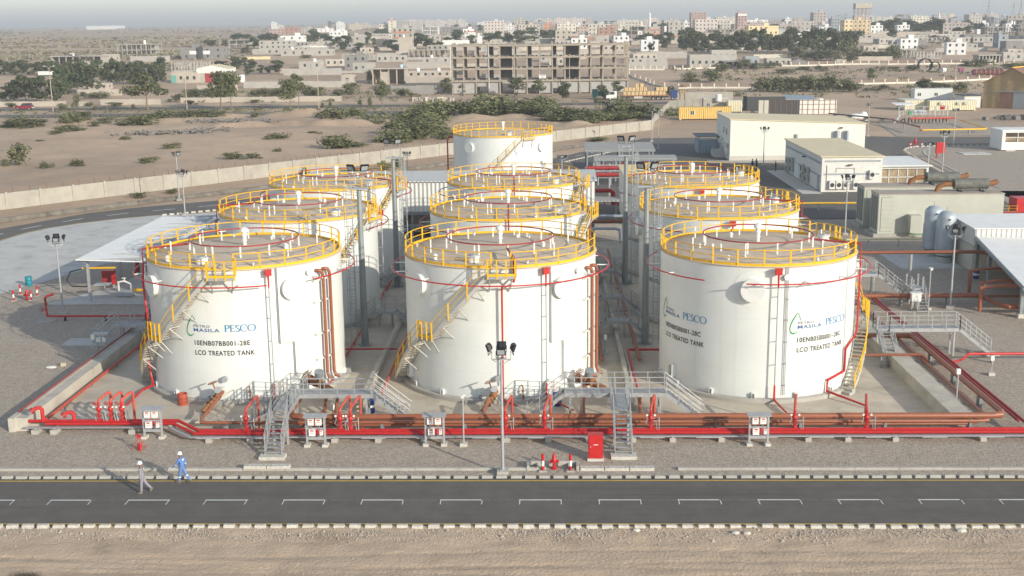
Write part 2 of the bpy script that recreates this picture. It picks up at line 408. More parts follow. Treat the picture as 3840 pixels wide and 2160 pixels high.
def wrap(g, c, data, a0, a1, z0, z1, r=TR+.014):
    vs, fs = data; return g.add([pol(c, a0+(a1-a0)*x, r, z0+(z1-z0)*y) for x, y in vs], fs)
def logo2d():
    vs, fs = [], []
    lf = [(.92,1.0),(.78,.93),(.6,.82),(.42,.70),(.24,.55),(.12,.40),(.06,.26),(.10,.13),(.22,.05),(.42,.01),(.62,.02),(.82,.07),(1.0,.15)]
    lf = [((x-.06)/.94, y) for x, y in lf]
    strip2d(vs, fs, lf, [.015,.06,.085,.10,.11,.115,.115,.11,.095,.08,.06,.04,.012])
    strip2d(vs, fs, [(.91,1.0),(1.06,.86),(1.22,.70),(1.36,.53)], [.02,.07,.06,.012])
    return vs, fs
def lettering(t, c, a, serial, scale=1.):
    s = scale; g = MB(); wrap(g, c, logo2d(), a-4.6*s, a+.4*s, 4.70, 6.13); g.build('logo', 'logo_green', t)
    g = MB(); wrap(g, c, text2d('PETRO'), a, a+10.3*s, 5.33, 5.50); g.build('lettering', 'letter_grey', t)
    g = MB(); wrap(g, c, text2d('MASILA'), a, a+15.8*s, 5.03, 5.26); g.build('lettering', 'letter_blue', t)
    g = MB(); wrap(g, c, pesco2d(), a+18.8*s, a+36*s, 5.05, 5.52); g.build('lettering', 'letter_sky', t)
    g = MB(); wrap(g, c, text2d(serial), a, a+32.4*s, 4.09, 4.42); g.build('lettering', 'letter_black', t)
    g = MB(); wrap(g, c, text2d('LCO TREATED TANK'), a, a+34.8*s, 3.41, 3.74); g.build('lettering', 'letter_black', t)
def stair(t, c, a0, z0, a1, z1, land=None, side='yellow', r0=TR+.10, r1=TR+.95):
    # flight climbing from (a0,z0) to (a1,z1): treads, stringers, outer handrail, knee brackets
    n = int(abs(z1-z0)/.215); g = MB(); da = (a1-a0)/n
    for i in range(n):
        a = a0+(i+.5)*da; z = z0+(z1-z0)*(i+.6)/n; hw = abs(da)*.62
        curved(g, c, a-hw, a+hw, r0, r1, z-.02, z+.02, 6)
    g.build('tread', 'tread', t)['label'] = 'dusty steel treads of one stair flight'
    g = MB(); p = arc(c, a0, a1, r1, z0, 5, z1)
    for q0, q1 in zip(p, p[1:]): g.bar(q0, q1, .05, .24)
    p = arc(c, a0, a1, r0, z0, 5, z1)
    for q0, q1 in zip(p, p[1:]): g.bar(q0, q1, .04, .2)
    g.build('stringer', 'stringer', t)
    g = MB()
    for dz, w_ in ((1.05,.03),(.55,.024)): g.tube(arc(c, a0, a1, r1+.02, z0+dz, 5, z1+dz), w_, 5)
    m_ = max(2, int(abs(a1-a0)/8))
    for i in range(m_+1):
        a = a0+(a1-a0)*i/m_; z = z0+(z1-z0)*i/m_; g.bar(pol(c,a,r1+.02,z-.12), pol(c,a,r1+.02,z+1.06), .09, .05)
    g.build('handrail', 'yellow', t)
    for i in range(1, 4):
        a = a0+(a1-a0)*(i-.3)/3.3; z = z0+(z1-z0)*(i-.3)/3.3
        if z < 1.5: continue
        g = MB(); g.bar(pol(c,a,r1-.02,z-.1), pol(c,a+2.5,TR+.02,z-1.05), .06); g.bar(pol(c,a,r1,z-.12), pol(c,a,TR,z-.12), .06)
        g.build('bracket', 'stringer', t)
def platform(t, c, a0, a1, z, rail, r0=TR+.02, r1=TR+1.12, opening=None):
    g = MB(); curved(g, c, a0, a1, r0, r1, z-.06, z); curved(g, c, a0, a1, r1-.05, r1, z-.2, z-.06); g.build('platform', 'grate', t)
    g = MB(); curved(g, c, a0, a1, r1, r1+.015, z, z+.16)
    for dz in (1.08, .56): g.tube(arc(c, a0, a1, r1, z+dz), .03, 5)
    for i in range(4):
        a = a0+(a1-a0)*i/3; g.bar(pol(c,a,r1,z-.2), pol(c,a,r1,z+1.1), .09, .06)
    if rail:
        a = a1 if rail > 0 else a0
        for dz in (1.08, .56): g.tube([pol(c,a,r0,z+dz), pol(c,a,r1,z+dz)], .03, 5)
        g.bar(pol(c,a,r0+.1,z-.05), pol(c,a,r0+.1,z+1.1), .08, .06)
    g.build('platform_rail', 'yellow', t)
    for a in (a0+1, a1-1):
        g = MB(); g.bar(pol(c,a,r1-.1,z-.1), pol(c,a-1.5,TR+.02,z-1.25), .07); g.build('bracket', 'stringer', t)
def wheel(g, p, d, r):
    d = V(d).normalized(); a = d.cross(V((0,0,1)) if abs(d.z) < .9 else V((1,0,0))).normalized(); b = d.cross(a); p = V(p)
    g.tube([p+a*r*cos(2*pi*i/12)+b*r*sin(2*pi*i/12) for i in range(12)], .022, 4, True)
    for i in range(3): g.tube([p-a*r*cos(pi*i/3)-b*r*sin(pi*i/3), p+a*r*cos(pi*i/3)+b*r*sin(pi*i/3)], .018, 4)
ring_post_me = None
def tank(label, x, y, pa, hatch=(), foam=None, brown=None, spray=(), cond=None, riser=None, rr=TR, full=True, near=False, box=None, posts=24, gap=None, noz=(), flange=None):
    """pa: angle of the platform; the stair winds down from it"""
    global TR
    sv_ = TR; TR = rr; c = (x, y)
    t = thing('storage_tank', label, 'storage tank', (x, y, 0), 0, 'white storage tanks of the plant')
    MB().lathe([(TR+.42,0),(TR+.42,ZB-.02),(TR+.38,ZB),(TR-.1,ZB)], (x,y,0), 72).build('plinth', 'beam_conc', t, True)
    MB().lathe([(TR,ZB),(TR,ZT)], (x,y,0), 96).build('shell', 'white_paint', t, True)
    g = MB(); g.lathe([(TR+.05,ZT-.06),(TR+.09,ZT),(TR+.05,ZT+.03),(4.5,ZT+.2),(2.,ZT+.38),(0.01,ZT+.48)], (x,y,0), 72)
    g.build('roof', 'roof_dust', t, True)
    # guard rail, open at the platform
    a0, a1 = (pa+5.5, pa+354.5) if gap is None else gap
    g = MB(); rg = TR-.04
    for dz, w_ in ((1.09,.036),(.58,.03)): g.tube(arc(c, a0, a1, rg, ZT+dz, 4), w_, 5)
    curved(g, c, a0, a1, rg-.008, rg+.008, ZT+.02, ZT+.20)
    for i in range(posts+1):
        a = a0+(a1-a0)*i/posts; g.bar(pol(c,a,rg,ZT), pol(c,a,rg,ZT+1.1), .10, .055)
    g.build('guardrail', 'yellow', t)
    platform(t, c, pa-6.5, pa+6.5, ZT-.28, 1)
    if full:
        la = pa-41; lz = 4.45
        stair(t, c, la+3.5, lz, pa-6.5, ZT-.3)
        platform(t, c, la-5, la+4.5, lz, 0)
        stair(t, c, la-38, ZB+.05, la-4.5, lz)
        g = MB(); curved(g, c, la-44, la-38, TR+.1, TR+1.05, 0, ZB-.1); curved(g, c, la-41.5, la-38, TR+.1, TR+1.05, ZB-.1, ZB+.08); g.build('stair_base', 'beam_conc', t)
    else: stair(t, c, pa-58, 2.2, pa-6.5, ZT-.3)
    # roof fittings
    zc = ZT+.46
    g = MB(); g.lathe([(.13,0),(.13,.35),(.2,.37),(.2,.43),(.14,.45),(.17,.7),(.22,.74),(.22,.8),(.15,.83),(.19,1.0),(.30,1.04),(.30,1.22),(.12,1.34),(.01,1.35)], (x,y,zc-.04), 12); g.build('vent', 'white', t, True)
    if full:
        rp = 3.83; zr = 10.3
        g = MB(); g.tube([pol(c,i*8,rp,zr) for i in range(45)], .05, 6, True)
        aa = riser if riser is not None else pa+180
        g.tube([pol(c,aa,rp,zr), pol(c,aa,rp,zr-.25), pol(c,aa,TR+.25,zr-.4), pol(c,aa,TR+.25,8.5)], .055, 6); g.build('roof_spray_ring', 'red_dark', t, True)
        for i in range(12):
            a = i*30+10; z_ = ZT+.48-.045*rp; g = MB(); g.bar(pol(c,a,rp,z_-.05), pol(c,a,rp,zr), .10, .06); g.build('ring_post', 'white', t)
        for a, r_, h_ in ((50,5.0,.9),(110,5.2,.8),(170,5.1,.9),(230,5.2,.8),(290,5.1,.9),(340,4.6,.9)):
            z_ = ZT+.48-.055*r_; g = MB(); g.bar(pol(c,a,r_,z_-.05), pol(c,a,r_,z_+h_), .09, .06); g.build('ring_post', 'white', t)
        for a, r_, h_, w_ in ((pa-48,6.0,.42,.13),(pa+78,3.1,.40,.12),(pa+17,6.1,.28,.09),(pa+158,3.5,.3,.08),(pa+146,3.9,.35,.12),(pa+152,4.3,.3,.07),(pa-100,6.1,.22,.08),(pa+200,5.6,.3,.1)):
            z_ = ZT+.48-.05*r_; p = pol(c,a,r_,z_-.06); g = MB()
            g.lathe([(w_,0),(w_,h_*.6),(w_*1.5,h_*.62),(w_*1.5,h_*.75),(w_*.8,h_*.8),(w_*.8,h_),(.01,h_)], p, 8); g.build('roof_nozzle', 'white', t, True)
    ma = pa-20; p = pol(c, ma, 5.4, ZT+.15)
    g = MB(); g.lathe([(.40,0),(.40,.34),(.46,.35),(.46,.42),(.01,.45)], p, 16); mh = g.build('manhole', 'white', t, True)
    g = MB(); g.lathe([(.3,.44),(.3,.5),(.06,.56),(.01,.56)], p, 12); g.tube([(p[0]-.35,p[1],p[2]+.45),(p[0]-.35,p[1],p[2]+.72),(p[0]+.1,p[1]-.1,p[2]+.72)], .025, 5); wheel(g, (p[0]+.2,p[1],p[2]+.66), (0,0,1), .2); g.build('manhole_lid', 'galv', mh)
    # round overflow hatches with their reinforcing plate
    for a, dep in hatch:
        n_ = V((sin(R(a)), -cos(R(a)), 0)); s_ = V((cos(R(a)), sin(R(a)), 0)); u_ = V((0,0,1)); o_ = V(pol(c,a,0,7.72))
        g = MB(); ring = []
        def dish(rads):
            n2 = 28; base = len(g.v); vs = []
            for rr_, off in rads:
                for i in range(n2):
                    th = 2*pi*i/n2; su = rr_*cos(th); zz = rr_*sin(th)
                    dd = sqrt(max(0, TR*TR-su*su))+.016 if off is None else TR+off
                    vs.append(o_+n_*dd+s_*su+u_*zz)
            m2 = len(rads); g.add(vs, [(i*n2+j, i*n2+(j+1)%n2, (i+1)*n2+(j+1)%n2, (i+1)*n2+j) for i in range(m2-1) for j in range(n2)]+[tuple(range((m2-1)*n2, m2*n2))])
        dish([(1.27,None),(.72,None),(.72,dep-.06),(.78,dep-.06),(.78,dep),(.55,dep)])
        g.build('side_hatch', 'white', t, True)
    if foam is not None:     # foam chamber with its drop pipe standing off the shell
        a = foam; p = V(pol(c,a,TR+.42,8.82)); n_ = V((sin(R(a)),-cos(R(a)),0)); s_ = V((cos(R(a)),sin(R(a)),0))
        g = MB(); g.obox(p, .42, .30, .36, R(a)); g.obox(p+V((0,0,.36)), .48, .36, .05, R(a)); g.cyl(p+V((0,0,0)), p+V((0,0,-.85)), .07, .05, 10); g.build('foam_chamber', 'red', t)
        g = MB(); g.cyl(pol(c,a,TR+.42,7.95), pol(c,a,TR+.42,1.3), .045, None, 8)
        for z in (7.35,5.9,4.3,2.7): g.tube([pol(c,a,TR,z-.1), pol(c,a,TR+.25,z), pol(c,a,TR+.44,z)], .03, 5)
        g.build('drop_pipe', 'galv', t)
        if near:
            g = MB(); g.tube([pol(c,a,TR+.42,1.3), pol(c,a,TR+.42,.3), pol(c,a+2,TR+3.6,.25)], .06, 8); g.build('foam_feed_pipe', 'red', t, True)
    if flange is not None:
        n_ = V((sin(R(flange)),-cos(R(flange)),0)); p = V(pol(c,flange,TR-.05,8.6)); g = MB(); g.cyl(p, p+n_*.28, .12, None, 12); g.cyl(p+n_*.22, p+n_*.30, .2, None, 14); g.build('flange', 'white', t, True)
    if brown is not None:
        for a in brown:
            g = MB(); g.tube([pol(c,a-3.0,TR-.1,8.55), pol(c,a-2.8,TR+.22,8.6), pol(c,a-1.6,TR+.36,8.56), pol(c,a-.5,TR+.38,8.35), pol(c,a,TR+.38,8.05), pol(c,a,TR+.38,1.2), pol(c,a+.3,TR+.5,.85), pol(c,a+1.2,TR+.8,.75)], .115, 10); g.build('brown_pipe', 'brown_pipe', t, True)
        a = (brown[0]+brown[1])/2
        for z in (7.9,6.4,4.1,2.3):
            g = MB()
            g.bar(pol(c,brown[0]-6,TR+.2,z), pol(c,brown[1]+2,TR+.2,z), .07, .10); g.bar(pol(c,brown[0]-6,TR,z), pol(c,brown[0]-6,TR+.3,z), .06, .14); g.bar(pol(c,brown[1],TR,z), pol(c,brown[1],TR+.45,z), .06, .1); g.build('pipe_bracket', 'white', t)
    for a0_, a1_ in spray:
        g = MB(); g.tube(arc(c,a0_,a1_,TR+.95,8.28,4), .048, 6); g.build('wall_spray_ring', 'red_dark' if not near else 'red', t, True)
        for q in range(int(a0_)+6, int(a1_), 26):
            g = MB(); g.bar(pol(c,q,TR,8.22), pol(c,q,TR+.98,8.22), .10, .06); g.build('ring_bracket', 'white', t)
    if cond is not None:
        g = MB()
        for da in (0, .75):
            g.tube([pol(c,cond+da,TR-.2,ZT+.05), pol(c,cond+da,TR+.07,ZT-.05), pol(c,cond+da,TR+.07,4.0-da*.1), pol(c,cond+8.5+da,TR+.07,4.0-da*.1), pol(c,cond+8.5+da,TR+.07,1.6)], .022, 5)
        g.build('conduit', 'galv', t)
    if box is not None:
        p = V(pol(c,box,TR+.1,.75)); g = MB(); a = R(box)
        g.obox(p, .5, .5, .1, a); g.obox(p+V((0,0,.85)), .42, .4, .06, a)
        for sx in (-.22, .22): g.obox(p+V((cos(a)*sx, sin(a)*sx, .1)), .04, .46, .76, a)
        g.obox(p+V((sin(a)*-.1,cos(a)*.1,.1)), .42, .04, .76, a); g.build('vent_box', 'white', t)
    if near:
        for q in range(-84, 90, 24):
            p = pol(c,q+2,TR+.1,ZB); g = MB(); a = R(q+2)
            for sx in (-.1,.1): g.obox((p[0]+cos(a)*sx, p[1]+sin(a)*sx, ZB), .025, .22, .32, a)
            g.obox((p[0],p[1],ZB+.32), .28, .24, .03, a); g.cyl((p[0],p[1],ZB-.02), (p[0],p[1],ZB+.45), .025, None, 6); g.build('anchor_chair', 'white', t)
    for a, kind in noz:
        n_ = V((sin(R(a)),-cos(R(a)),0)); s_ = V((cos(R(a)),sin(R(a)),0))
        if kind == 'valve':
            p = V(pol(c,a,TR-.05,1.05)); g = MB(); g.cyl(p, p+n_*.55, .2, None, 12); g.cyl(p+n_*.45, p+n_*.55, .3, None, 14); g.cyl(p+n_*.62, p+n_*.72, .3, None, 14)
            g.build('outlet_nozzle', 'white_dusty', t, True)
            g = MB(); e = p+n_*.72; d = (n_+V((-.5,0,-.45))).normalized(); g.tube([e-n_*.1, e+d*.5, e+d*1.3, e+d*1.9+V((-.1,0,-.15))], .15, 10)
            for q in (.35,.6,.95,1.3): g.cyl(e+d*q, e+d*(q+.09), .25, None, 12)
            g.sph(e+d*.48, .26, None, None, 10, 6); g.build('valve', 'rust', t, True)
            g = MB(); v0 = e+d*.5+V((0,0,.2)); g.tube([v0, v0+V((-.25,-.05,.75))], .05, 6); wheel(g, v0+V((-.25,-.05,.78)), (-.3,0,1), .32); g.build('valve_wheel', 'rust', t)
            g = MB(); h_ = e+V((-.15,-.15,.2)); g.cyl(h_, h_+n_*.35+V((0,0,.1)), .22, None, 14); g.cyl(p+V((.1,0,.75)), p+n_*.4+V((.1,0,.75)), .2, None, 14); g.build('valve_actuator', 'galv', t, True)
        elif kind == 'big':
            p = V(pol(c,a,TR-.05,1.2)); g = MB(); g.cyl(p, p+n_*.7, .28, None, 14); g.cyl(p+n_*.6, p+n_*.7, .38, None, 16); g.build('outlet_nozzle', 'white_dusty', t, True)
            e = p+n_*.7; g = MB(); g.tube([e, e+n_*.6, e+n_*1.2+V((.15,0,-.1)), e+n_*1.9+V((.3,0,-.3)), e+n_*2.5+V((.3,0,-.55))], .22, 12)
            for q in (.1,.5,.8,1.3): g.cyl(e+n_*q, e+n_*(q+.1), .33, None, 14)
            g.sph(e+n_*.65, .36, None, None, 10, 6); g.build('valve', 'rust', t, True)
            g = MB(); v0 = e+n_*.65; g.tube([v0, v0-s_*.55+V((0,0,.55))], .06, 6); wheel(g, v0-s_*.6+V((0,0,.6)), (-1,0,1), .42); wheel(g, v0-s_*.8+V((0,0,.75)), (-1,0,1), .36); g.build('valve_wheel', 'rust', t)
            g = MB(); g.cyl(v0+V((.25,0,.35)), v0+V((.3,-.15,.8)), .3, None, 16); g.build('valve_actuator', 'grey_steel', t, True)
            p = V(pol(c,a-16,TR-.05,.95)); n2 = V((sin(R(a-16)),-cos(R(a-16)),0)); g = MB(); g.cyl(p, p+n2*.35, .45, None, 18); g.cyl(p+n2*.3, p+n2*.42, .56, None, 20); g.build('manway', 'white_dusty', t, True)
            p = V(pol(c,a-33,TR-.05,1.2)); n2 = V((sin(R(a-33)),-cos(R(a-33)),0)); g = MB(); g.tube([p, p+n2*.35, p+n2*.42+V((0,0,-.15)), p+n2*.42+V((0,0,-.9))], .04, 6); g.cyl(p+n2*.42+V((0,0,-.35)), p+n2*.42+V((0,0,-.25)), .1, None, 8); g.build('drain_pipe', 'rust', t)
    TR = sv_; return t
X1, X2, X3 = -21.56, -3.205, 15.07; Y1, Y2, Y3 = 81.98, 100.9, 119.8
tE = tank('front left white tank of the two with wording straight on its front', X1, Y1, 2.4, hatch=((39.5,.34),(-51.5,.34)), foam=25.8, brown=(60.3,66.3), spray=((-100,24.),(49,120)), cond=30.6, riser=-72, near=True, box=-76, noz=((-1.5,'valve'),(45.5,'big')), flange=51)
tD = tank('front middle white tank without wording, straight stair across its front', X2, Y1, 2.6, hatch=((38.5,.34),(-51.5,.34)), foam=26.8, brown=(63.6,71.2), spray=((-180,180),), cond=30.8, riser=9.5, near=True, box=-66, noz=((-.6,'valve'),(46.5,'big')), flange=51)
tC = tank('front right white tank carrying two sets of wording and a stair on its right side', X3, Y1, 130, hatch=((-12,.42),(79,.34)), foam=1.0, spray=((-120,-36),(-15,150)), riser=73, near=True, box=-63.5, cond=None, flange=6.)
lettering(tE, (X1,Y1), -18.1, '10ENB07BB001-28E')
lettering(tC, (X3,Y1), -74.4, '10ENB05BB001-28C', 1.0); lettering(tC, (X3,Y1), 13.8, '10ENB05BB001-28C')
g = MB(); c_ = (X3,Y1)
for da in (0,1.1): g.tube([pol(c_,6.0+da,TR-.3,ZT+.1), pol(c_,6.0+da,TR+.09,ZT), pol(c_,6.2+da,TR+.09,.5)], .025, 5)
for z in (8.6,7.1,5.7,4.2,2.7,1.2): g.bar(pol(c_,6.1,TR,z), pol(c_,7.4,TR+.18,z), .05)
g.tube([pol(c_,50.5,TR+.08,ZT), pol(c_,50.5,TR+.08,1.2)], .025, 5); g.build('conduit', 'galv', tC)
g = MB(); g.tube([pol(c_,73,TR+.28,8.6), pol(c_,72.5,TR+.28,4.0), pol(c_,68,TR+.25,3.6), pol(c_,51,TR+.18,3.0), pol(c_,50.8,TR+.18,1.45), pol(c_,34.8,TR+.18,1.2), pol(c_,34.4,TR+.18,.45), pol(c_,36,TR+3.4,.2)], .065, 8); g.build('wall_riser_pipe', 'red', tC, True)
g = MB(); c_ = (X1,Y1); g.tube([pol(c_,-72,TR+.25,8.7), pol(c_,-64,TR+.4,7.8), pol(c_,-60,TR+.45,7.0), pol(c_,-58,TR+.35,4.2), pol(c_,-62,TR+.55,3.2), pol(c_,-64,TR+.4,1.2), pol(c_,-60,TR+.35,.35), pol(c_,-56,TR+1.3,.25), (-28.2,74.3,.25)], .075, 8); g.build('wall_riser_pipe', 'red', tE, True)
g = MB(); c_ = (X2,Y1); g.tube([pol(c_,2.8,TR+.95,8.28), pol(c_,2.8,TR+.35,8.1), pol(c_,2.8,TR+.35,.4), pol(c_,2.8,TR+.35,.35), (-1.9,73.6,.3)], .055, 8)
g.tube([pol(c_,9.6,TR-.6,10.), pol(c_,9.8,TR+.1,9.95), pol(c_,9.9,TR+.4,9.7), pol(c_,9.9,TR+.4,8.75), pol(c_,8.6,TR+.75,8.5)], .075, 8); g.build('wall_riser_pipe', 'red', tD, True)
tB = tank('middle row white tank directly behind the front middle tank', X2, Y2, 72, hatch=((-40,.34),), foam=150, brown=(95,101), spray=((-120,30),), riser=2)
tA = tank('back row white tank in line behind the two middle tanks', X2, Y3, 72, hatch=((-60,.34),), foam=150, brown=(95,101), spray=((-120,30),), riser=2)
tL = tank('middle row white tank behind the front left tank, red pipe hanging at its left', X1, Y2, 66, hatch=((105,.34),), foam=92, spray=((60,120),(-110,20)), riser=-80)
tK = tank('back row white tank on the left, nearest the concrete boundary wall', X1, Y3, 66, hatch=((105,.34),), foam=92, spray=((60,120),(-110,20)), riser=60)
tR_ = tank('middle row white tank behind the front right tank, red pipe hanging at its right', X3, Y2, 128, hatch=((-85,.34),), foam=1, spray=((-110,-30),(60,150)), riser=80)
tS = tank('back row white tank on the right, nearest the cream control building', X3, Y3, 126, hatch=((-85,.34),), foam=1, spray=((-110,-30),), riser=-80)
for t_, y_ in ((tR_,Y2),(tS,Y3)):
    g = MB(); wrap(g, (X3,y_), text2d('LCO TREATED TANK'), -74.4, -39.6, 3.41, 3.74); g.build('lettering', 'letter_black', t_)
tF = tank('widest white tank at the back, standing alone behind the ribbed warehouse', -6.2, 175.2, 31, hatch=((-38,.34),(50,.34)), rr=7.42, full=False, posts=34)
g = MB(); c_ = (-6.2,175.2); g.tube([pol(c_,-88,7.4,8.7), pol(c_,-86,8.1,8.8), pol(c_,-86,8.3,8.3), pol(c_,-86,8.3,1)], .11, 8)
for z in (8,5.6): g.bar(pol(c_,-86,7.4,z), pol(c_,-86,8.4,z), .1)
g.build('wall_riser_pipe', 'red_dark', tF, True)
D('grey_mast', (.27,.29,.285), .55, .10, 1.5, metal=.2)
D('cream', (.62,.56,.38), .6, .06, 1)
D('rust_red', (.38,.08,.045), .7, .25, 4); D('blue', (.02,.05,.26), .45, .1, 2); D('teal', (.02,.23,.27), .5, .12, 3)
D('skin', (.24,.12,.07), .6, .08, 5); D('cloth_grey', (.27,.255,.29), .85, .12, 6); D('cloth_blue', (.12,.22,.47), .85, .14, 6); D('cloth_navy', (.02,.03,.07), .85, .15, 6); D('reflective', (.72,.74,.74), .5, .05, 5); D('boot', (.20,.17,.13), .85, .2, 8); D('helmet', (.80,.80,.77), .35, .03, 4)
# ---------- bund walls, kerbs, pipes ----------
g = MB(); g.box(-34.15,-33.75,69.6,132,0,.9); g.box(-33.75,-33.0,69.8,132,0,.86); o = g.build('bund_wall', 'concrete'); tag(o, 'concrete containment wall running back along the left side of the tanks', 'wall')
g = MB(); g.box(25.3,26.6,70.42,134,0,.9); o = g.build('bund_wall', 'concrete'); tag(o, 'concrete containment wall running back along the right side of the tanks', 'wall')
g = MB(); g.box(-33.0,25.3,70.45,70.75,0,.42); o = g.build('bund_wall', 'concrete'); tag(o, 'low concrete containment wall in front of the tanks, behind the brown pipes', 'wall')
for x, w_ in ((-12.4, 'between the front left and front middle tanks'), (5.75, 'between the front middle and front right tanks')):
    g = MB(); g.box(x-.16,x+.16,73.5,132,0,.55); g.tube([(x+.3,74,.62),(x+.3,100,.62)], .03, 5); o = g.build('dividing_wall', 'concrete'); tag(o, 'low concrete dividing wall with a cable pipe '+w_, 'wall')
def kerb_block(y, l, label, grp, pitch, x0, x1, mat, dep=.26, h=.2):
    g = MB(); a, b = l/2, dep/2
    g.add([(-a,-b,0),(a,-b,0),(a,b,0),(-a,b,0),(-a+.02,-b+.03,h),(a-.02,-b+.03,h),(a-.02,b-.03,h),(-a+.02,b-.03,h)], [(0,3,2,1),(4,5,6,7),(0,1,5,4),(1,2,6,5),(2,3,7,6),(3,0,4,7)])
    o = g.build('kerb_block', mat); tag(o, label, 'kerb', grp); o.location = (x0, y, .0); x = x0; first = True
    while x < x1:
        if not first: q = dup(o)
        else: q = o; first = False
        q.location = (x+rnd.uniform(-.02,.02), y+rnd.uniform(-.015,.015), rnd.uniform(-.02,.015)); q.rotation_euler = (rnd.uniform(-.05,.05), rnd.uniform(-.02,.02), rnd.uniform(-.03,.03)); x += pitch
kerb_block(55.03, .57, 'pale concrete kerb block along the near edge of the asphalt road', 'kerb blocks along the near edge of the road', .802, -30.6, 27, 'kerb_conc')
kerb_block(61.75, .62, 'grey concrete kerb block along the far edge of the asphalt road', 'kerb blocks along the far edge of the road', .805, -33.9, 30, 'beam_conc', .22, .17)
sheet('road_shoulder', [(-400,54.88),(400,54.88),(400,55.2),(-400,55.2)], .012, 'kerb_dark'); sheet('road_shoulder', [(-400,61.5),(400,61.5),(400,61.92),(-400,61.92)], .018, 'kerb_dark')
g = MB(); x = -60
while x < 60:
    if not (-1.3 < x+.5 < 6.5):
        g.obox((x+1.25,62.99+rnd.uniform(-.012,.012),0), 2.48, .2, .15+rnd.uniform(-.01,.01))
    x += 2.5
o = g.build('kerb_beam', 'beam_conc'); tag(o, 'long low concrete edging beam in the gravel beside the road', 'kerb')
for x0, x1, lb in ((1.95,3.3,'first loose concrete cover slab right of the red hydrant'),(3.35,4.72,'middle one of the three loose concrete cover slabs right of the red hydrant'),(4.77,6.15,'loose concrete cover slab farthest right of the red hydrant'),(-17.4,-16.1,'left one of two loose concrete slabs lying on the edging beam'),(-16.05,-14.75,'right one of two loose concrete slabs lying on the edging beam')):
    g = MB(); z = .15 if x0 < 0 else 0; g.box(x0,x1,62.82,63.24,z,z+.16); o = g.build('cover_slab', 'kerb_conc')
    tag(o, lb, 'slab', 'loose concrete slabs beside the road')
    h = MB()
    for u in (x0+.15, x1-.25): h.box(u,u+.1,63.0,63.06,z+.155,z+.163)
    h.build('lifting_slot', 'kerb_dark', o)
g = MB(); g.box(-1.1,1.9,63.62,63.78,0,.28); g.box(-1.12,-.96,62.85,63.62,0,.28); g.box(-.55,-.45,62.9,63.62,0,.2); g.box(1.72,1.88,62.85,63.62,0,.28); g.box(1.25,1.35,62.9,63.62,0,.2); o = g.build('hydrant_surround', 'beam_conc'); tag(o, 'low concrete surround open to the road round the red hydrant', 'surround')
def bollard(x, y, label, h=1.02, r=.085, grp='red and white bollards'):
    t = thing('bollard', label, 'bollard', (x,y,0), 0, grp)
    MB().box(x-.22,x+.22,y-.2,y+.2,0,.08).build('foot', 'beam_conc', t)
    for i, (a, b, m_) in enumerate(((.06,.32,'red'),(.32,.64,'white'),(.64,1.,'red'))):
        g = MB(); g.cyl((x,y,h*a), (x,y,h*b), r, None, 14)
        if i == 2: g.sph((x,y,h), r, r, .03, 14, 4)
        g.build('band', m_, t, True)
    return t
bollard(-.2, 62.8, 'red and white bollard left of the hydrant beside the road'); bollard(1.37, 62.8, 'red and white bollard right of the hydrant beside the road')
def hydrant(x, y, label, s=1.):
    t = thing('hydrant', label, 'hydrant', (x,y,0), 0, 'red fire hydrants')
    g = MB(); g.lathe([(.18*s,0),(.18*s,.06),(.10*s,.1),(.10*s,.5*s),(.15*s,.52*s),(.15*s,.58*s),(.12*s,.62*s),(.12*s,.74*s),(.08*s,.84*s),(.04*s,.9*s),(.01,.91*s)], (x,y,0), 14); g.build('barrel', 'red', t, True)
    for d in ((-1,0),(1,0),(0,-1)):
        g = MB(); g.cyl((x,y,.45*s), (x+d[0]*.26*s,y+d[1]*.22*s,.45*s), .07*s, None, 10); g.cyl((x+d[0]*.2*s,y+d[1]*.17*s,.45*s), (x+d[0]*.27*s,y+d[1]*.23*s,.45*s), .1*s, None, 10); g.build('outlet', 'red', t, True)
    g = MB(); g.cyl((x,y,.9*s), (x,y,1.0*s), .035*s, None, 6); g.build('operating_nut', 'red', t)
hydrant(.45, 63.2, 'red fire hydrant between two bollards beside the road')
t = thing('hose_cabinet', 'tall red fire hose cabinet on a concrete base beside the road', 'fire cabinet', (2.88,64.7,0))
MB().box(2.4,3.36,64.32,65.1,0,.14).build('base', 'kerb_conc', t); g = MB(); g.box(2.46,3.31,64.45,65.0,.14,1.52); g.box(2.43,3.34,64.42,65.03,1.52,1.56); g.build('cabinet', 'red', t)
MB().box(2.51,3.26,64.425,64.45,.2,1.47).build('door', 'red', t)
g = MB(); g.box(2.76,3.02,64.418,64.426,.96,1.0); g.build('door_sign', 'white', t); g = MB(); g.box(2.55,2.61,64.40,64.426,.82,.9); g.build('handle', 'galv', t)
# brown product pipes and red fire mains with their supports
def pipeline(name, label, cat, pts, r, mat, sup=(), supmat='grey_steel', n=12, grp=None, smooth=True):
    t = thing(name, label, cat, tuple(pts[0][:2])+(0,), 0, grp)
    MB().tube(pts, r, n).build('pipe', mat, t, smooth)
    for s_ in sup:
        x, y, z = s_; g = MB(); g.box(x-.09,x+.09,y-.28,y+.28,.0,z-r-.01) if r > .1 else g.box(x-.05,x+.05,y-.15,y+.15,0,z-r-.01)
        g.build('support', supmat, t)
    return t
bx = [-10.3+5.22*i for i in range(8)]
pipeline('product_pipe', 'thickest brown pipe along the front, turning back at its right end', 'pipe', [(-16.25,72.9,1.0),(-16.3,71.2,.97),(-16.25,70.3,.95),(-15.9,69.75,.95),(-15.3,69.6,.95),(27.6,69.6,.95),(28.2,69.75,.95),(28.45,70.3,.95),(28.45,88.2,.95),(28.3,88.6,.95),(27.6,88.7,.95),(24,88.7,.95),(22.3,88.7,.9)], .19, 'brown_pipe', [(x,69.6,.95) for x in bx[:8]]+[(28.45,y,.95) for y in (74,79,84)], n=14)
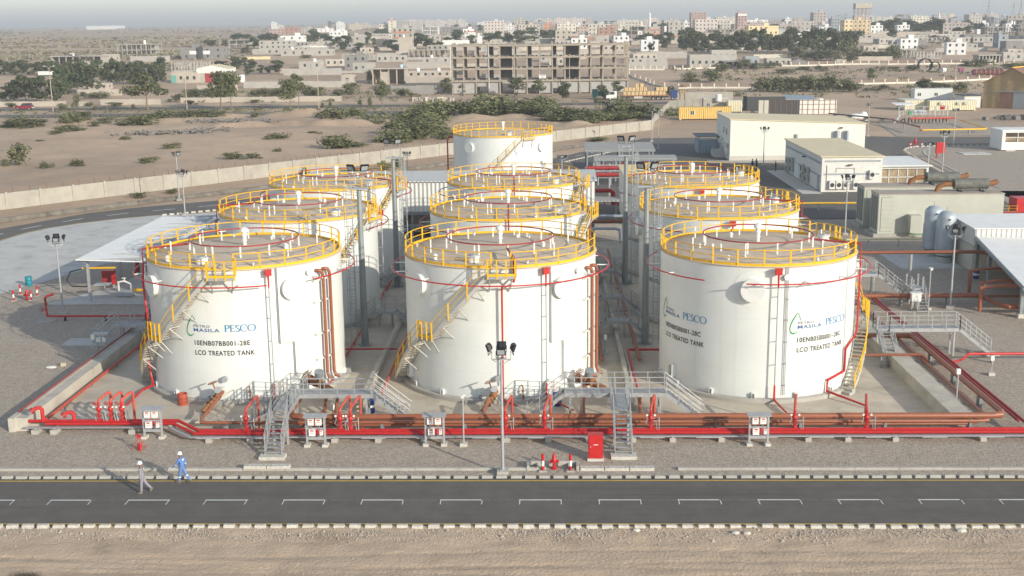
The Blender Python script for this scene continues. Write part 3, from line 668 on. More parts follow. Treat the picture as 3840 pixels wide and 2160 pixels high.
pipeline('product_pipe', 'brown pipe just below the thickest one, starting near the front left tank', 'pipe', [(-21.3,73.2,1.5),(-21.75,71.4,.85),(-21.85,69.9,.75),(-21.7,69.35,.72),(-21.2,69.25,.72),(26.7,69.25,.72),(27.3,69.4,.72),(27.45,69.9,.72),(27.45,100,.72)], .105, 'brown_pipe', [(x,69.25,.72) for x in (-20.,-15.)], n=10)
pipeline('product_pipe', 'lowest brown pipe of the front bundle, mostly hidden below the other two', 'pipe', [(-15.5,69.45,.48),(26.0,69.45,.48),(26.6,69.6,.48),(26.85,70.0,.48),(26.85,100,.48)], .10, 'brown_pipe', n=10)
pipeline('fire_main', 'rear red pipe of the pair along the front, from the left corner with a kink', 'fire pipe', [(-33.9,90,.78),(-33.9,71,.75),(-33.85,70.2,.62),(-33.4,69.98,.6),(-23.35,69.98,.6),(-21.5,68.15,.58),(60,68.15,.58)], .105, 'red', n=12)
pipeline('fire_main', 'front red pipe of the pair along the front, just above the cable tray', 'fire pipe', [(-31.8,69.75,.5),(-23.6,69.75,.5),(-21.75,67.93,.48),(60,67.93,.48)], .10, 'red', n=12)
pipeline('fire_main', 'red pipe along the inside foot of the left containment wall', 'fire pipe', [(-32.4,71.2,.3),(-32.4,131,.3)], .10, 'red_faded', [(-32.4,y,.3) for y in range(74,130,5)], n=8)
g = MB(); g.tube([(-33.95,70.8,.97),(-33.95,131,.97)], .05, 6); o = g.build('fire_main', 'red_dark'); tag(o, 'thin red pipe running along the top of the left containment wall', 'fire pipe')
t = thing('cable_tray', 'grey steel cable tray in front of the red pipes', 'cable tray', (-33,69.4,0))
g = MB()
for a, b in (((-33,69.45,.36),(-23.8,69.45,.36)),((-23.8,69.45,.36),(-21.9,67.62,.36)),((-21.9,67.62,.36),(60,67.62,.36))): g.bar(a, b, .26, .05)
for i in range(24): g.box(-21.5+i*3.4,-20.+i*3.4,67.42,67.50,.30,.36)
g.build('tray', 'galv', t)
for x in (-32.3,-31.1,-26.1): MB().box(x-.2,x+.2,69.1,69.9,0,.28).build('support_block', 'beam_conc', t); MB().box(x-.05,x+.05,69.3,69.9,.27,.34).build('support_bracket', 'galv', t)
for x in (-20.77,-18.2,-13.0,-10.3,-7.5,-2.4,.13,2.6,5.3,7.7,10.66,15.9,18.3,21.15,26.4,31.6): MB().box(x-.18,x+.18,67.5,68.3,0,.27).build('support_block', 'beam_conc', t); MB().box(x-.05,x+.05,67.5,68.3,.27,.34).build('support_bracket', 'galv', t)
pipeline('fire_main', 'dark red pipe running back along the right, outer one of the pair', 'fire pipe', [(31.0,66.5,.6),(29.55,69.0,.6),(29.55,101.5,.6),(29.55,103.5,.75)], .095, 'red_dark', n=10)
pipeline('fire_main', 'dark red pipe running back along the right, inner one of the pair', 'fire pipe', [(29.25,69.6,.6),(29.25,101.5,.6),(29.25,104.0,.75)], .095, 'red_dark', n=10)
pipeline('fire_main', 'red branch pipe crossing the right gravel on one grey post', 'fire pipe', [(29.6,82.4,.6),(30.6,83.2,.65),(31.4,84.4,.68),(60,84.4,.68)], .09, 'red', [(33.1,84.4,.68)], 'galv', n=10)
pipeline('fire_main', 'red pipe running off a monitor on the left gravel towards the tanks', 'fire pipe', [(-43.3,98.5,.42),(-34.2,98.5,.42)], .085, 'red', [(-42.2,98.5,.42),(-38.6,98.5,.42)], 'black', n=10)
pipeline('product_pipe', 'small brown pipe with a valve crossing the right containment wall', 'pipe', [(22.0,83.2,.95),(27.3,83.2,.98),(27.6,83.0,.9),(27.75,82.2,.72)], .10, 'brown_pipe', [(24.6,83.2,.95)], n=10)
pipeline('product_pipe', 'long thick brown pipe crossing the right gravel towards the white canopy', 'pipe', [(26.5,102.6,.9),(38.4,102.6,.9),(38.9,102.0,.85),(39.4,99.0,.8),(39.7,98.6,.8),(60,98.6,.8)], .20, 'brown_pipe', [(31.8,102.6,.9),(35.9,102.6,.9)], n=12)
pipeline('product_pipe', 'overhead brown pipe on a tall grey post leading to the white canopy', 'pipe', [(22,114.2,2.6),(42.6,114.2,2.6),(44.4,112.2,2.6),(52,103,2.6)], .16, 'brown_pipe', [(36.1,114.2,2.6)], 'galv', n=10)
pipeline('product_pipe', 'second brown pipe beside the long thick one on the right gravel', 'pipe', [(26.5,103.5,.6),(40,103.5,.6),(60,103.5,.6)], .12, 'brown_pipe', n=10)
pipeline('pale_pipe', 'thin cream pipe on concrete sleepers in front of the generator containers', 'pipe', [(22,131.2,.8),(43.5,131.2,.8)], .09, 'cream', [(x,131.2,.8) for x in (25,31,36.6,40)], 'beam_conc', n=8)
pipeline('yellow_gas_pipe', 'long yellow pipe behind the tanks in front of the control building', 'pipe', [(18,157.5,1.0),(42,157.5,1.0)], .12, 'yellow', [(x,157.5,1.0) for x in (22,27,32,37)], 'beam_conc', n=8)
for i, (x, y) in enumerate(((X1,Y1),(X2,Y1))):      # suction headers under the walkways
    for k, dx in enumerate((7.1,7.85) if i == 0 else (9.3,10.1)):
        x_ = x+dx; yb = 74.6
        pipeline('product_pipe', ['left','right'][k]+' small bent brown pipe below the walkway of the front '+['left','middle'][i]+' tank', 'pipe', [(x_+.5,yb+.6,.9),(x_+.35,yb-.2,1.05),(x_+.05,73.2,1.15),(x_,72.9,1.0),(x_,72.4,.5),(x_,70.2,.45)], .115, 'brown_pipe', n=8)
pipeline('product_pipe', 'wide brown pipe sloping from the front middle tank under its walkway', 'pipe', [(2.6,75.6,1.0),(2.45,73.6,1.0),(2.35,72.2,.98),(2.3,69.8,.95)], .17, 'brown_pipe', n=10)
pipeline('product_pipe', 'rusty brown pipe from the front middle tank valve to the front pipes', 'pipe', [(-3.75,73.3,.95),(-3.9,71.5,.95),(-3.9,69.7,.95)], .13, 'brown_pipe', n=8)
# deluge valve stands
def deluge(px, label, first=[None], up=1.35, dx=.35, y0=68.15):
    if first[0] is None:
        t = thing('deluge_valve', label, 'valve', (0,0,0), 0, 'deluge valve stands on the red pipes')
        g = MB(); g.tube([(0,0,.05),(0,0,1.25)], .085, 8); g.cyl((0,0,.2),(0,0,.27), .16, None, 10); g.cyl((0,0,.52),(0,0,.58), .16, None, 10); g.sph((0,0,.78), .17, .17, .2, 10, 6); g.build('valve_body', 'red', t, True)
        g = MB(); g.tube([(0,0,1.2),(0,.02,1.3),(.04,.25,1.42),(.32,1.45,1.72),(.36,1.62,1.68),(.38,1.65,1.5),(.38,1.65,-.5)], .075, 8); g.build('feed_pipe', 'red_faded', t, True)
        for sx in (-.24,.24):
            g = MB(); g.cyl((sx,-.12,.98),(sx,-.17,.98), .065, None, 10); gg = g.build('gauge', 'white', t); h = MB(); h.tube([(sx,-.1,.98),(sx,-.05,.75),(0,-.05,.7)], .018, 4); h.build('gauge_pipe', 'galv', gg)
        g = MB(); g.tube([(.14,-.1,.6),(.45,-.1,.62),(.5,-.1,.85),(.5,-.1,.05)], .025, 5); g.tube([(-.12,-.12,.3),(-.3,-.12,.5),(-.2,-.12,.75)], .022, 5); g.tube([(.1,-.15,.35),(.32,-.15,.5),(.38,-.12,.05)], .02, 5); g.build('trim_pipe', 'galv', t)
        g = MB(); wheel(g, (0,-.25,.5), (0,1,0), .12); g.build('valve_wheel', 'red_dark', t); first[0] = t; q = t
    else: q = dup(first[0], label=label)
    q.location = (px, y0, .58); return q
for x, lb in ((-18.53,'red valve stand just left of the foot of the left walkway stair'),(-12.7,'red valve stand right of the second panel, left one of the close pair'),(-12.05,'red valve stand right of the second panel, right one of the close pair'),(-2.5,'red valve stand directly behind the front lamp pole'),(-.1,'red valve stand between the front lamp pole and the red cabinet'),(6.4,'red valve stand right of the right walkway stair'),(15.15,'red valve stand right of the rightmost white panel, nearer one'),(19.5,'red valve stand farthest right along the front pipes')): deluge(x, lb)
def foam_valve(px, label, first=[None]):
    if first[0] is None:
        t = thing('foam_valve', label, 'valve', (0,0,0), 0, 'red foam valve stands at the left corner')
        g = MB(); g.tube([(0,0,.05),(0,0,1.3)], .085, 8); g.cyl((0,0,.3),(0,0,.37), .16, None, 10); g.sph((0,0,.82), .18, .18, .2, 10, 6); g.build('valve_body', 'red', t, True)
        g = MB(); g.tube([(0,0,1.2),(.03,.08,1.38),(.32,.75,1.62),(.42,.9,1.62),(.46,.95,1.5),(.46,.95,-.55)], .085, 8); g.build('feed_pipe', 'red_faded', t, True)
        for sx in (-.26,.2): g = MB(); g.cyl((sx,-.12,.98),(sx,-.17,.98), .065, None, 10); g.build('gauge', 'white', t)
        g = MB(); wheel(g, (-.22,-.1,1.2), (0,1,.2), .13); wheel(g, (0,-.25,.5), (0,1,0), .12); g.build('valve_wheel', 'red_dark', t)
        g = MB(); g.tube([(.14,-.1,.7),(.4,-.1,.7),(.45,-.1,.05)], .025, 5); g.tube([(-.14,-.1,.7),(-.25,-.1,.5),(-.2,-.1,.05)], .025, 5); g.tube([(.1,-.12,.25),(.25,-.15,.45),(.3,-.1,.05)], .02, 5); g.build('trim_pipe', 'galv', t); first[0] = t; q = t
    else: q = dup(first[0], label=label)
    q.location = (px, 69.98, .6)
for x, lb in ((-28.4,'leftmost of the three red bent foam valve stands near the left corner'),(-27.65,'middle one of the three red bent foam valve stands near the left corner'),(-26.95,'rightmost of the three red bent foam valve stands near the left corner')): foam_valve(x, lb)
for x, lb, h in ((-32.4,'red bent pipe with a blind flange at the left front corner',.75),(-30.4,'low red flanged stub left of the three foam valve stands',.45)):
    t = thing('pipe_stub', lb, 'pipe stub', (x,69.98,0)); g = MB(); g.tube([(x+.35,69.98,.6),(x+.35,69.98,.6+h),(x+.2,70.,.75+h),(x-.05,69.9,.72+h),(x-.2,69.8,.62+h)], .12, 8); g.build('pipe', 'red', t, True)
    g = MB(); g.cyl((x-.14,69.84,.66+h),(x-.3,69.74,.55+h), .2, None, 12); g.build('flange', 'red_dark', t)
t = thing('monitor', 'red fire monitor standing on the left gravel with a wheel', 'fire monitor', (-43.5,98.4,0)); g = MB(); g.tube([(-43.4,98.5,.42),(-43.75,98.5,.45),(-43.8,98.5,.8),(-43.8,98.5,1.7)], .09, 8); g.cyl((-43.8,98.5,1.0),(-43.8,98.5,1.08), .18, None, 10); g.cyl((-43.8,98.5,1.5),(-43.8,98.5,1.6), .17, None, 10); g.build('stand_pipe', 'red', t, True)
g = MB(); g.tube([(-43.8,98.5,1.7),(-43.75,98.3,2.1),(-43.5,98.3,2.3),(-43.0,98.4,2.45)], .09, 8, False, .12); g.build('nozzle', 'red_dark', t, True); g = MB(); wheel(g, (-44.1,98.3,1.1), (0,1,0), .2); g.build('valve_wheel', 'red_dark', t)
MB().box(-44.6,-43.1,97.6,98.9,0,.05).build('base', 'beam_conc', t)
# ---------- walkways over the pipes ----------
def rail_run(g, pts, h=1.05, mid=2, post=1.1, r=.024):
    for k in range(mid+1): g.tube([(x,y,z+h*(k+1)/(mid+1)) for x,y,z in pts], r if k == mid else r*.8, 5)
    for a, b in zip(pts, pts[1:]):
        l = (V(b)-V(a)).length; n_ = max(1, int(l/post+.5))
        for i in range(n_+1):
            p = V(a).lerp(V(b), i/n_); g.bar(p+V((0,0,-.16)), p+V((0,0,h)), .05, .05)
def flight(t, top, d, wid, zt, zb=.0, slope=.80, mat='galv'):
    """flight going down from point top along unit d (2d)"""
    run = (zt-zb)/slope; s_ = (-d[1], d[0]); n_ = int((zt-zb)/.2)
    g = MB()
    for i in range(1, n_+1):
        q = i/(n_+.5); c0 = V((top[0]+d[0]*run*q, top[1]+d[1]*run*q, zt-(zt-zb)*q))
        g.obox(c0, .27 if d[0] else wid, wid if d[0] else .27, .035)
    g.build('tread', 'grate', t)
    for k in (-1,1):
        a = V((top[0]+s_[0]*wid/2*k, top[1]+s_[1]*wid/2*k, zt-.08)); b = a+V((d[0]*run, d[1]*run, -(zt-zb)+.0))
        g = MB(); g.bar(a, b, .05, .24); g.build('stringer', mat, t)
        g = MB(); rail_run(g, [a+V((0,0,.1)), b+V((-d[0]*.15,-d[1]*.15,.25))]); g.build('handrail', mat, t)
    return (top[0]+d[0]*run, top[1]+d[1]*run)
def walkway(label, x0, x1, y0, y1, z, flights, legs=True, open_sides=()):
    t = thing('walkway', label, 'walkway', ((x0+x1)/2,(y0+y1)/2,0), 0, 'galvanised walkways over the pipes')
    MB().box(x0+.05,x1-.05,y0+.05,y1-.05,z-.04,z).build('deck', 'grate', t)
    g = MB(); g.box(x0,x1,y0,y0+.05,z-.24,z+.02); g.box(x0,x1,y1-.05,y1,z-.24,z+.02); g.box(x0,x0+.05,y0+.05,y1-.05,z-.24,z+.01); g.box(x1-.05,x1,y0+.05,y1-.05,z-.24,z+.01); g.build('deck_frame', 'galv', t)
    for side in ('f','b','l','r'):
        if side in open_sides: continue
        if side in 'fb':
            y = y0 if side == 'f' else y1; segs = [(x0,x1)]
            for fl in flights:
                if (fl[1] == (0,-1) and side == 'f') or (fl[1] == (0,1) and side == 'b'):
                    a, b = fl[0][0]-fl[2]/2, fl[0][0]+fl[2]/2; segs = [s_ for u, v in segs for s_ in ((u,min(v,a)),(max(u,b),v)) if s_[1]-s_[0] > .15]
            for u, v in segs: g = MB(); rail_run(g, [(u,y,z),(v,y,z)]); g.build('handrail', 'galv', t)
        else:
            x = x0 if side == 'l' else x1
            if any((fl[1] == (-1,0) and side == 'l') or (fl[1] == (1,0) and side == 'r') for fl in flights): continue
            g = MB(); rail_run(g, [(x,y0,z),(x,y1,z)]); g.build('handrail', 'galv', t)
    if legs:
        for x in (x0+.35, x1-.35):
            for y in (y0+.12, y1-.12): g = MB(); g.box(x-.06,x+.06,y-.06,y+.06,0,z-.2); g.build('leg', 'galv', t)
    for top, d, wid, zb in flights: flight(t, top, d, wid, z, zb)
    return t
t = walkway('walkway in front of the front left tank with a stair to the gravel', -16.5, -11.1, 70.75, 72.0, 2.05, [((-11.1,71.37),(1,0),1.1,0),((-16.5,71.6),(-1,0),1.0,0)], open_sides=())
def spur(t, x, yt, z, base_y):
    MB().box(x-.5,x+.5,67.6,yt,z-.04,z).build('deck', 'grate', t)
    for k in (-1,1):
        g = MB(); g.box(x+k*.5-.025,x+k*.5+.025,67.6,yt,z-.24,z+.02); g.build('deck_frame', 'galv', t); g = MB(); rail_run(g, [(x+k*.5,67.6,z),(x+k*.5,yt,z)]); g.build('handrail', 'galv', t)
        g = MB(); g.box(x+k*.42-.07,x+k*.42+.07,67.2,67.34,0,z-.2); g.build('leg', 'galv', t)
    flight(t, (x,67.6), (0,-1), 1.0, z, .2, .72)
    MB().box(x-.75,x+.75,64.55,65.3,0,.2).build('stair_base', 'kerb_conc', t)
spur(t, -16.2, 70.75, 2.05, 64.6)
t = walkway('long walkway in front of the front middle tank with a stair to the gravel', 1.2, 7.6, 70.8, 72.0, 2.05, [((1.2,71.4),(-1,0),1.1,0),((7.6,71.4),(1,0),1.1,0)]); spur(t, 4.55, 70.8, 2.05, 64.6)
t = walkway('walkway over the right pipes beside the front right tank', 25.0, 31.2, 86.0, 87.1, 2.2, [((31.2,86.5),(1,0),1.0,.15),((25.5,86.0),(0,-1),.9,0)]); MB().box(33.3,34.3,85.9,87.1,0,.15).build('stair_base', 'kerb_conc', t)
t = walkway('walkway over the right pipes beside the middle right tank', 27.2, 30.6, 105.8, 106.9, 2.2, [((30.6,106.3),(1,0),1.0,0)])
t = walkway('small steep walkway over the long thick brown pipe on the right', 32.4, 33.5, 102.0, 103.4, 1.7, [((32.95,102.0),(0,-1),.95,0),((32.95,103.4),(0,1),.95,0)])
for x, y, lb in ((-13.6,95.6,'walkway over the dividing wall between the left and middle tank columns, nearer one'),(-13.6,111,'walkway over the dividing wall between the left and middle tank columns, farther one'),(5.9,92.0,'walkway over the dividing wall between the middle and right tank columns, nearest one'),(5.9,100.5,'walkway over the dividing wall between the middle and right tank columns, middle one'),(5.9,112,'walkway over the dividing wall between the middle and right tank columns, farthest one')):
    walkway(lb, x-.9, x+.9, y, y+.9, 1.4, [((x-.9,y+.45),(-1,0),.8,0),((x+.9,y+.45),(1,0),.8,0)], legs=True)
t = walkway('walkway over the left containment wall beside the front left tank', -34.9, -32.3, 90.8, 91.8, 1.6, [((-34.9,91.3),(-1,0),.9,0)])
# ---------- lighting poles ----------
def floodlight(t, c, az, el=-.35, s=1.):
    """head facing azimuth az (angle from -Y towards +X)"""
    f = V((sin(az)*cos(el), -cos(az)*cos(el), sin(el))); sd = V((cos(az), sin(az), 0)); u = sd.cross(f)*-1 if False else f.cross(sd)*-1
    c = V(c); vs = []
    for d, w_, h_ in ((.10,.26,.22),(-.02,.26,.22),(-.14,.14,.12)):
        for i, j in ((-1,-1),(1,-1),(1,1),(-1,1)): vs.append(c+f*d*s+sd*(i*w_*s)+u*(j*h_*s))
    fs = [(0,1,2,3),(11,10,9,8)]
    for k in (0,4):
        for i in range(4): fs.append((k+i,k+4+i,k+4+(i+1)%4,k+(i+1)%4))
    g = MB(); g.add(vs, fs); h = g.build('floodlight', 'black', t)
    g = MB(); g.add([c+f*.107*s+sd*(i*.2*s)+u*(j*.155*s) for i,j in ((-1,-1),(1,-1),(1,1),(-1,1))], [(0,1,2,3)]); g.build('lens', 'glass_lamp', h)
    g = MB()
    for k in (-1,1): g.bar(c+sd*(k*.28*s), c+sd*(k*.28*s)+V((0,0,-.38*s)), .03)
    g.bar(c+sd*(.28*s)+V((0,0,-.38*s)), c-sd*(.28*s)+V((0,0,-.38*s)), .04); g.build('bracket', 'dark_steel', h)
POLE = {}
def lamp_pole(x, y, h, label, az=0., heads=4, rs=1.):
    key = (round(h,1), heads)
    t = thing('lamp_pole', label, 'lamp pole', (0,0,0), 0, 'floodlight poles of the plant')
    MB().box(-.32,.32,-.32,.32,0,.28).build('base', 'beam_conc', t)
    g = MB(); g.tube([(0,0,.26),(0,0,h)], .10*rs, 10, False, .065*rs); g.box(-.16,.16,-.16,.16,.28,.31); g.build('pole', 'galv', t, True)
    g = MB(); g.bar((-.55,0,h+.02),(.55,0,h+.02), .07)
    if heads == 4:
        g.bar((-.53,0,h),(-.53,0,h+.5), .05); g.bar((.53,0,h),(.53,0,h+.5), .05); g.bar((-.5,0,h),(0,0,h-.3), .04); g.bar((.5,0,h),(0,0,h-.3), .04); g.bar((0,-.3,h+.1),(0,.3,h+.1), .06)
    g.build('crossbar', 'galv', t)
    hd = {4: ((0,-.22,h+.55,0),(0.02,.22,h+.78,pi),(-.66,0,h+.72,-pi/2-.2),(.66,0,h+.72,pi/2+.2)), 3: ((0,-.2,h+.5,0),(-.5,.05,h+.5,-1.9),(.5,.05,h+.5,1.9)), 2: ((-.35,-.1,h+.45,-.5),(.35,-.1,h+.45,.5))}[heads]
    for hx, hy, hz, a in hd: floodlight(t, (hx,hy,hz), a)
    t.location = (x,y,0); t.rotation_euler = (0,0,az); return t
lamp_pole(-2.47, 62.35, 6.75, 'grey floodlight pole with four heads at the front beside the road')
lamp_pole(-43.2, 100.5, 6.4, 'floodlight pole on the left gravel in front of the white loading canopy', .3)
lamp_pole(-49.4, 157.5, 5.3, 'floodlight pole beside the ring road, left behind the loading canopy', 0)
lamp_pole(-54.5, 171.5, 6.6, 'floodlight pole between the ring road and the boundary wall on the left', 0, 2)
lamp_pole(-22.2, 188, 4.6, 'floodlight pole between the ribbed warehouse and the boundary wall', 0, 3)
lamp_pole(23.3, 255.2, 6.6, 'floodlight pole nearest the right end of the boundary wall', 0, 2)
lamp_pole(23.2, 239.4, 7.0, 'floodlight pole at the yard in front of the boundary wall end', 0, 2)
lamp_pole(35.75, 101.3, 6.5, 'floodlight pole on the right gravel near the white canopy', -.4, 4)
lamp_pole(35.8, 138.5, 6.3, 'floodlight pole left of the generator containers', 0, 4)
lamp_pole(38.9, 208.6, 6.0, 'floodlight pole in front of the big cream building', 0, 4)
lamp_pole(66.0, 195.3, 6.2, 'floodlight pole on the yard road right of the glazed annex', 0, 4)
lamp_pole(60.6, 186.0, 5.5, 'floodlight pole at the right corner of the glazed annex', 0, 3)
lamp_pole(82.8, 239.5, 6.9, 'floodlight pole on the yard road left of the white kiosk', 0, 3)
lamp_pole(71.8, 262.5, 6.6, 'floodlight pole behind the right end of the big cream building', 0, 2)
lamp_pole(2.5, 168, 6.0, 'floodlight pole in front of the widest tank at the back', 0, 3)
lamp_pole(43.5, 246, 6.5, 'small floodlight pole behind the long cream roof', 0, 2)
def mast(x, y, label, lx):
    t = thing('light_mast', label, 'light mast', (0,0,0), 0, 'tall grey light masts between the tanks')
    g = MB(); g.lathe([(.30,.06),(.19,12.6)], (0,0,0), 8); g.lathe([(.55,0),(.55,.08),(.3,.09)], (0,0,0), 12); g.build('mast', 'grey_mast', t)
    g = MB(); g.box(-.75,.75,-.35,.35,12.58,12.66); g.build('platform', 'galv', t)
    g = MB()
    for sx in (-.5,.5):
        for dx in (-.18,.18): g.bar((sx+dx,0,12.66),(sx+dx,0,14.1), .04)
        for z in (13.2,13.75,14.1): g.bar((sx-.18,0,z),(sx+.18,0,z), .04)
    g.bar((-.5,0,13.5),(.5,0,13.5), .05); g.build('lamp_frame', 'galv', t)
    for sx in (-.5,.5): floodlight(t, (sx,-.2,14.3), .5*(1 if sx > 0 else -1), -.5, 1.25)
    g = MB(); X = lx
    for dx in (-.22,.22): g.bar((X+dx,.0,.1),(X+dx,.0,13.0), .05)
    for i in range(42): g.bar((X-.22,0,.4+i*.3),(X+.22,0,.4+i*.3), .03)
    for z in (2.5,6,9.5,12.3): g.bar((0,0,z),(X,0,z), .05)
    g.build('ladder', 'galv', t)
    g = MB()
    for i in range(11): g.tube([(X+.36*cos(a_*pi/7),-.05-.62*sin(a_*pi/7),2.6+i*1.02) for a_ in range(8)], .022, 4)
    for k in (1,3.5,6): g.bar((X+.36*cos(k*pi/7),-.05-.62*sin(k*pi/7),2.6),(X+.36*cos(k*pi/7),-.05-.62*sin(k*pi/7),12.9), .035)
    g.build('ladder_cage', 'galv', t)
    t.location = (x,y,0)
mast(-14.45, 90.0, 'tall grey light mast with a caged ladder behind the front left tank, nearer one', -.85)
mast(-14.5, 111.5, 'tall grey light mast farther back between the left and middle tank columns', .85)
mast(7.9, 90.0, 'tall grey light mast with a caged ladder behind the front right tank, nearer one', .85)
mast(7.8, 112.0, 'tall grey light mast farther back between the middle and right tank columns', .85)
# ---------- instrument panels ----------
def panel(x, y, label, first=[None]):
    if first[0] is None:
        t = thing('junction_panel', label, 'panel', (0,0,0), 0, 'white junction box panels along the front pipes')
        for sx in (-.55,.55):
            MB().box(sx-.17,sx+.17,-.25,.25,0,.16).build('foot', 'kerb_conc', t); MB().box(sx-.06,sx+.06,-.06,.06,.16,1.9).build('post', 'galv', t)
        g = MB(); g.box(-.6,.6,-.04,.04,.42,.58); g.box(-.6,.6,-.04,.04,1.1,1.18); g.build('crossbar', 'galv', t)
        g = MB(); g.add([(-.72,-.22,1.86),(.72,-.22,1.86),(.72,.25,1.98),(-.72,.25,1.98),(-.72,-.22,1.9),(.72,-.22,1.9),(.72,.25,2.02),(-.72,.25,2.02)], [(0,3,2,1),(4,5,6,7),(0,1,5,4),(1,2,6,5),(2,3,7,6),(3,0,4,7)]); g.build('rain_roof', 'galv', t)
        for bx_, bz, bw, bh in ((-.25,1.4,.36,.38),(.22,1.4,.36,.38),(-.2,.72,.38,.40),(.36,.76,.17,.30)):
            g = MB(); g.box(bx_-bw/2,bx_+bw/2,-.22,-.04,bz,bz+bh); b = g.build('junction_box', 'white', t)
            g = MB(); g.box(bx_-bw*.27,bx_+bw*.27,-.226,-.219,bz+bh*.74,bz+bh*.93); g.box(bx_-bw*.3,bx_+bw*.3,-.226,-.219,bz+bh*.46,bz+bh*.52); g.build('label_strip', 'red', b)
        g = MB()
        for q in (-.32,-.22,.16,.26): g.tube([(q,-.12,1.4),(q+.02,-.1,1.1),(q,-.06,.6)], .014, 4)
        g.build('cable', 'galv', t); first[0] = t; q = t
    else: q = dup(first[0], label=label)
    q.location = (x,y,0)
panel(-24.48, 68.45, 'leftmost white junction box panel, above the red tripod'); panel(-13.98, 66.95, 'white junction box panel right of the left walkway stair'); panel(-6.75, 67.05, 'white junction box panel left of the front lamp pole'); panel(12.78, 67.0, 'rightmost white junction box panel, right of the right walkway stair')
t = thing('control_stand', 'grey roofed control stand beside the left containment wall', 'panel', (-35.3,88.5,0)); g = MB(); g.box(-35.9,-34.6,88.3,88.9,1.35,1.47); g.build('rain_roof', 'galv', t)
for x in (-35.6,-34.9): MB().box(x-.06,x+.06,88.5,88.62,0,1.35).build('post', 'galv', t)
g = MB(); g.box(-35.55,-35.2,88.35,88.5,.8,1.2); g.box(-35.1,-34.8,88.35,88.5,.8,1.2); g.build('junction_box', 'white', t)
def sensor_post(x, y, h, label, head='horn'):
    t = thing('sensor_post', label, 'post', (x,y,0), 0, 'thin grey instrument posts')
    MB().box(x-.22,x+.22,y-.2,y+.2,0,.2).build('foot', 'kerb_conc', t); g = MB(); g.tube([(x,y,.18),(x,y,h)], .05, 8); g.bar((x-.09,y,.2),(x,y,.7), .03); g.build('post', 'galv', t)
    g = MB()
    if head == 'horn': g.box(x-.14,x+.14,y-.12,y+.12,h,h+.1); g.cyl((x,y-.1,h+.05),(x,y-.3,h), .06, .12, 8)
    else: g.box(x-.12,x+.12,y-.1,y+.1,h-.1,h+.25)
    g.build('sensor_head', 'white', t)
sensor_post(-5.0, 66.95, 3.2, 'thin grey instrument post left of the front lamp pole'); sensor_post(33.7, 100.9, 3.7, 'thin white camera post right of the small steep walkway'); sensor_post(26.7, 73.3, 2.6, 'thin grey post inside the right containment wall corner', 'box'); sensor_post(31.9, 81.2, 1.2, 'low white instrument box post on the right gravel', 'box'); sensor_post(-35.1, 86.6, 1.6, 'short grey instrument post left of the left containment wall', 'box'); sensor_post(4.6, 87, 1.3, 'small white sensor post between the front middle and front right tanks', 'box')
t = thing('switch_box', 'small white roofed switch box beside the steep right walkway', 'panel', (32.5,100.6,0)); g = MB(); g.box(32.05,32.85,100.3,100.8,.9,1.6); g.box(31.95,32.95,100.2,100.9,1.6,1.66); g.build('junction_box', 'white', t)
for x in (32.15,32.75): MB().box(x-.04,x+.04,100.5,100.58,0,.9).build('post', 'galv', t)
t = thing('tripod_stand', 'red tripod stand holding a red bucket on the front gravel', 'tripod', (-24.65,66.4,0))
for a in (.5,2.6,4.7): g = MB(); g.tube([(-24.65,66.4,.85),(-24.65+.5*sin(a),66.4-.5*cos(a),.0)], .025, 5); g.build('leg', 'red_faded', t)
g = MB(); g.cyl((-24.65,66.4,.8),(-24.65,66.4,.9), .12, None, 8); wheel(g, (-24.65,66.3,.92), (0,1,.4), .16); g.build('head', 'red', t); g = MB(); g.cyl((-24.63,66.35,.03),(-24.63,66.35,.42), .15, .15, 12); g.build('bucket', 'red', t, True)
def barrel(x, y, label, mat, band=None, r=.29, h=.88, open_=False):
    t = thing('barrel', label, 'barrel', (x,y,0)); g = MB(); pr = [(r*.98,0),(r,.03),(r,h*.32),(r*1.04,h*.34),(r,h*.36),(r,h*.64),(r*1.04,h*.66),(r,h*.68),(r,h)]
    pr += [(r*.94,h),(r*.94,.1),(.01,.1)] if open_ else [(r*.95,h),(r*.94,h-.02),(.01,h-.02)]
    g.lathe(pr, (x,y,.02), 18); g.build('body', mat, t, True)
    if band: MB().lathe([(r*1.006,h*.4),(r*1.006,h*.62)], (x,y,.02), 18).build('band', band, t, True)
barrel(-24.63, 75.0, 'open rusty red barrel on the floor beside the front left tank', 'rust_red', None, .33, .8, True); barrel(-11.6, 73.3, 'blue barrel with a white band below the left walkway', 'blue', 'white'); barrel(.75, 74.6, 'dark blue barrel below the walkway of the front middle tank', 'blue'); barrel(-51.7, 112.9, 'teal barrel at the edge of the concrete apron on the left', 'teal', None, .33, .95); barrel(42.4, 113.6, 'blue barrel below the white canopy on the right', 'blue', 'white')
g = MB(); g.lathe([(.13,0),(.14,.02),(.14,.36),(.13,.38),(.01,.38)], (-14.2,73.8,.02), 14); o = g.build('paint_can', 'white', None, True); tag(o, 'white paint can on the floor below the left walkway', 'can')
bollard(-50.3,106.3,'red and white bollard left of the hydrant on the left gravel, front one',1.0,.09); bollard(-50.8,108.9,'red and white bollard left of the hydrant on the left gravel, rear one',1.0,.09); bollard(-48.7,106.5,'red and white bollard just right of the hydrant on the left gravel',1.0,.09); bollard(-48.9,108.3,'red and white bollard farthest right behind the hydrant on the left gravel',1.0,.09); hydrant(-49.2,106.7,'red fire hydrant among four bollards on the left gravel',1.05)
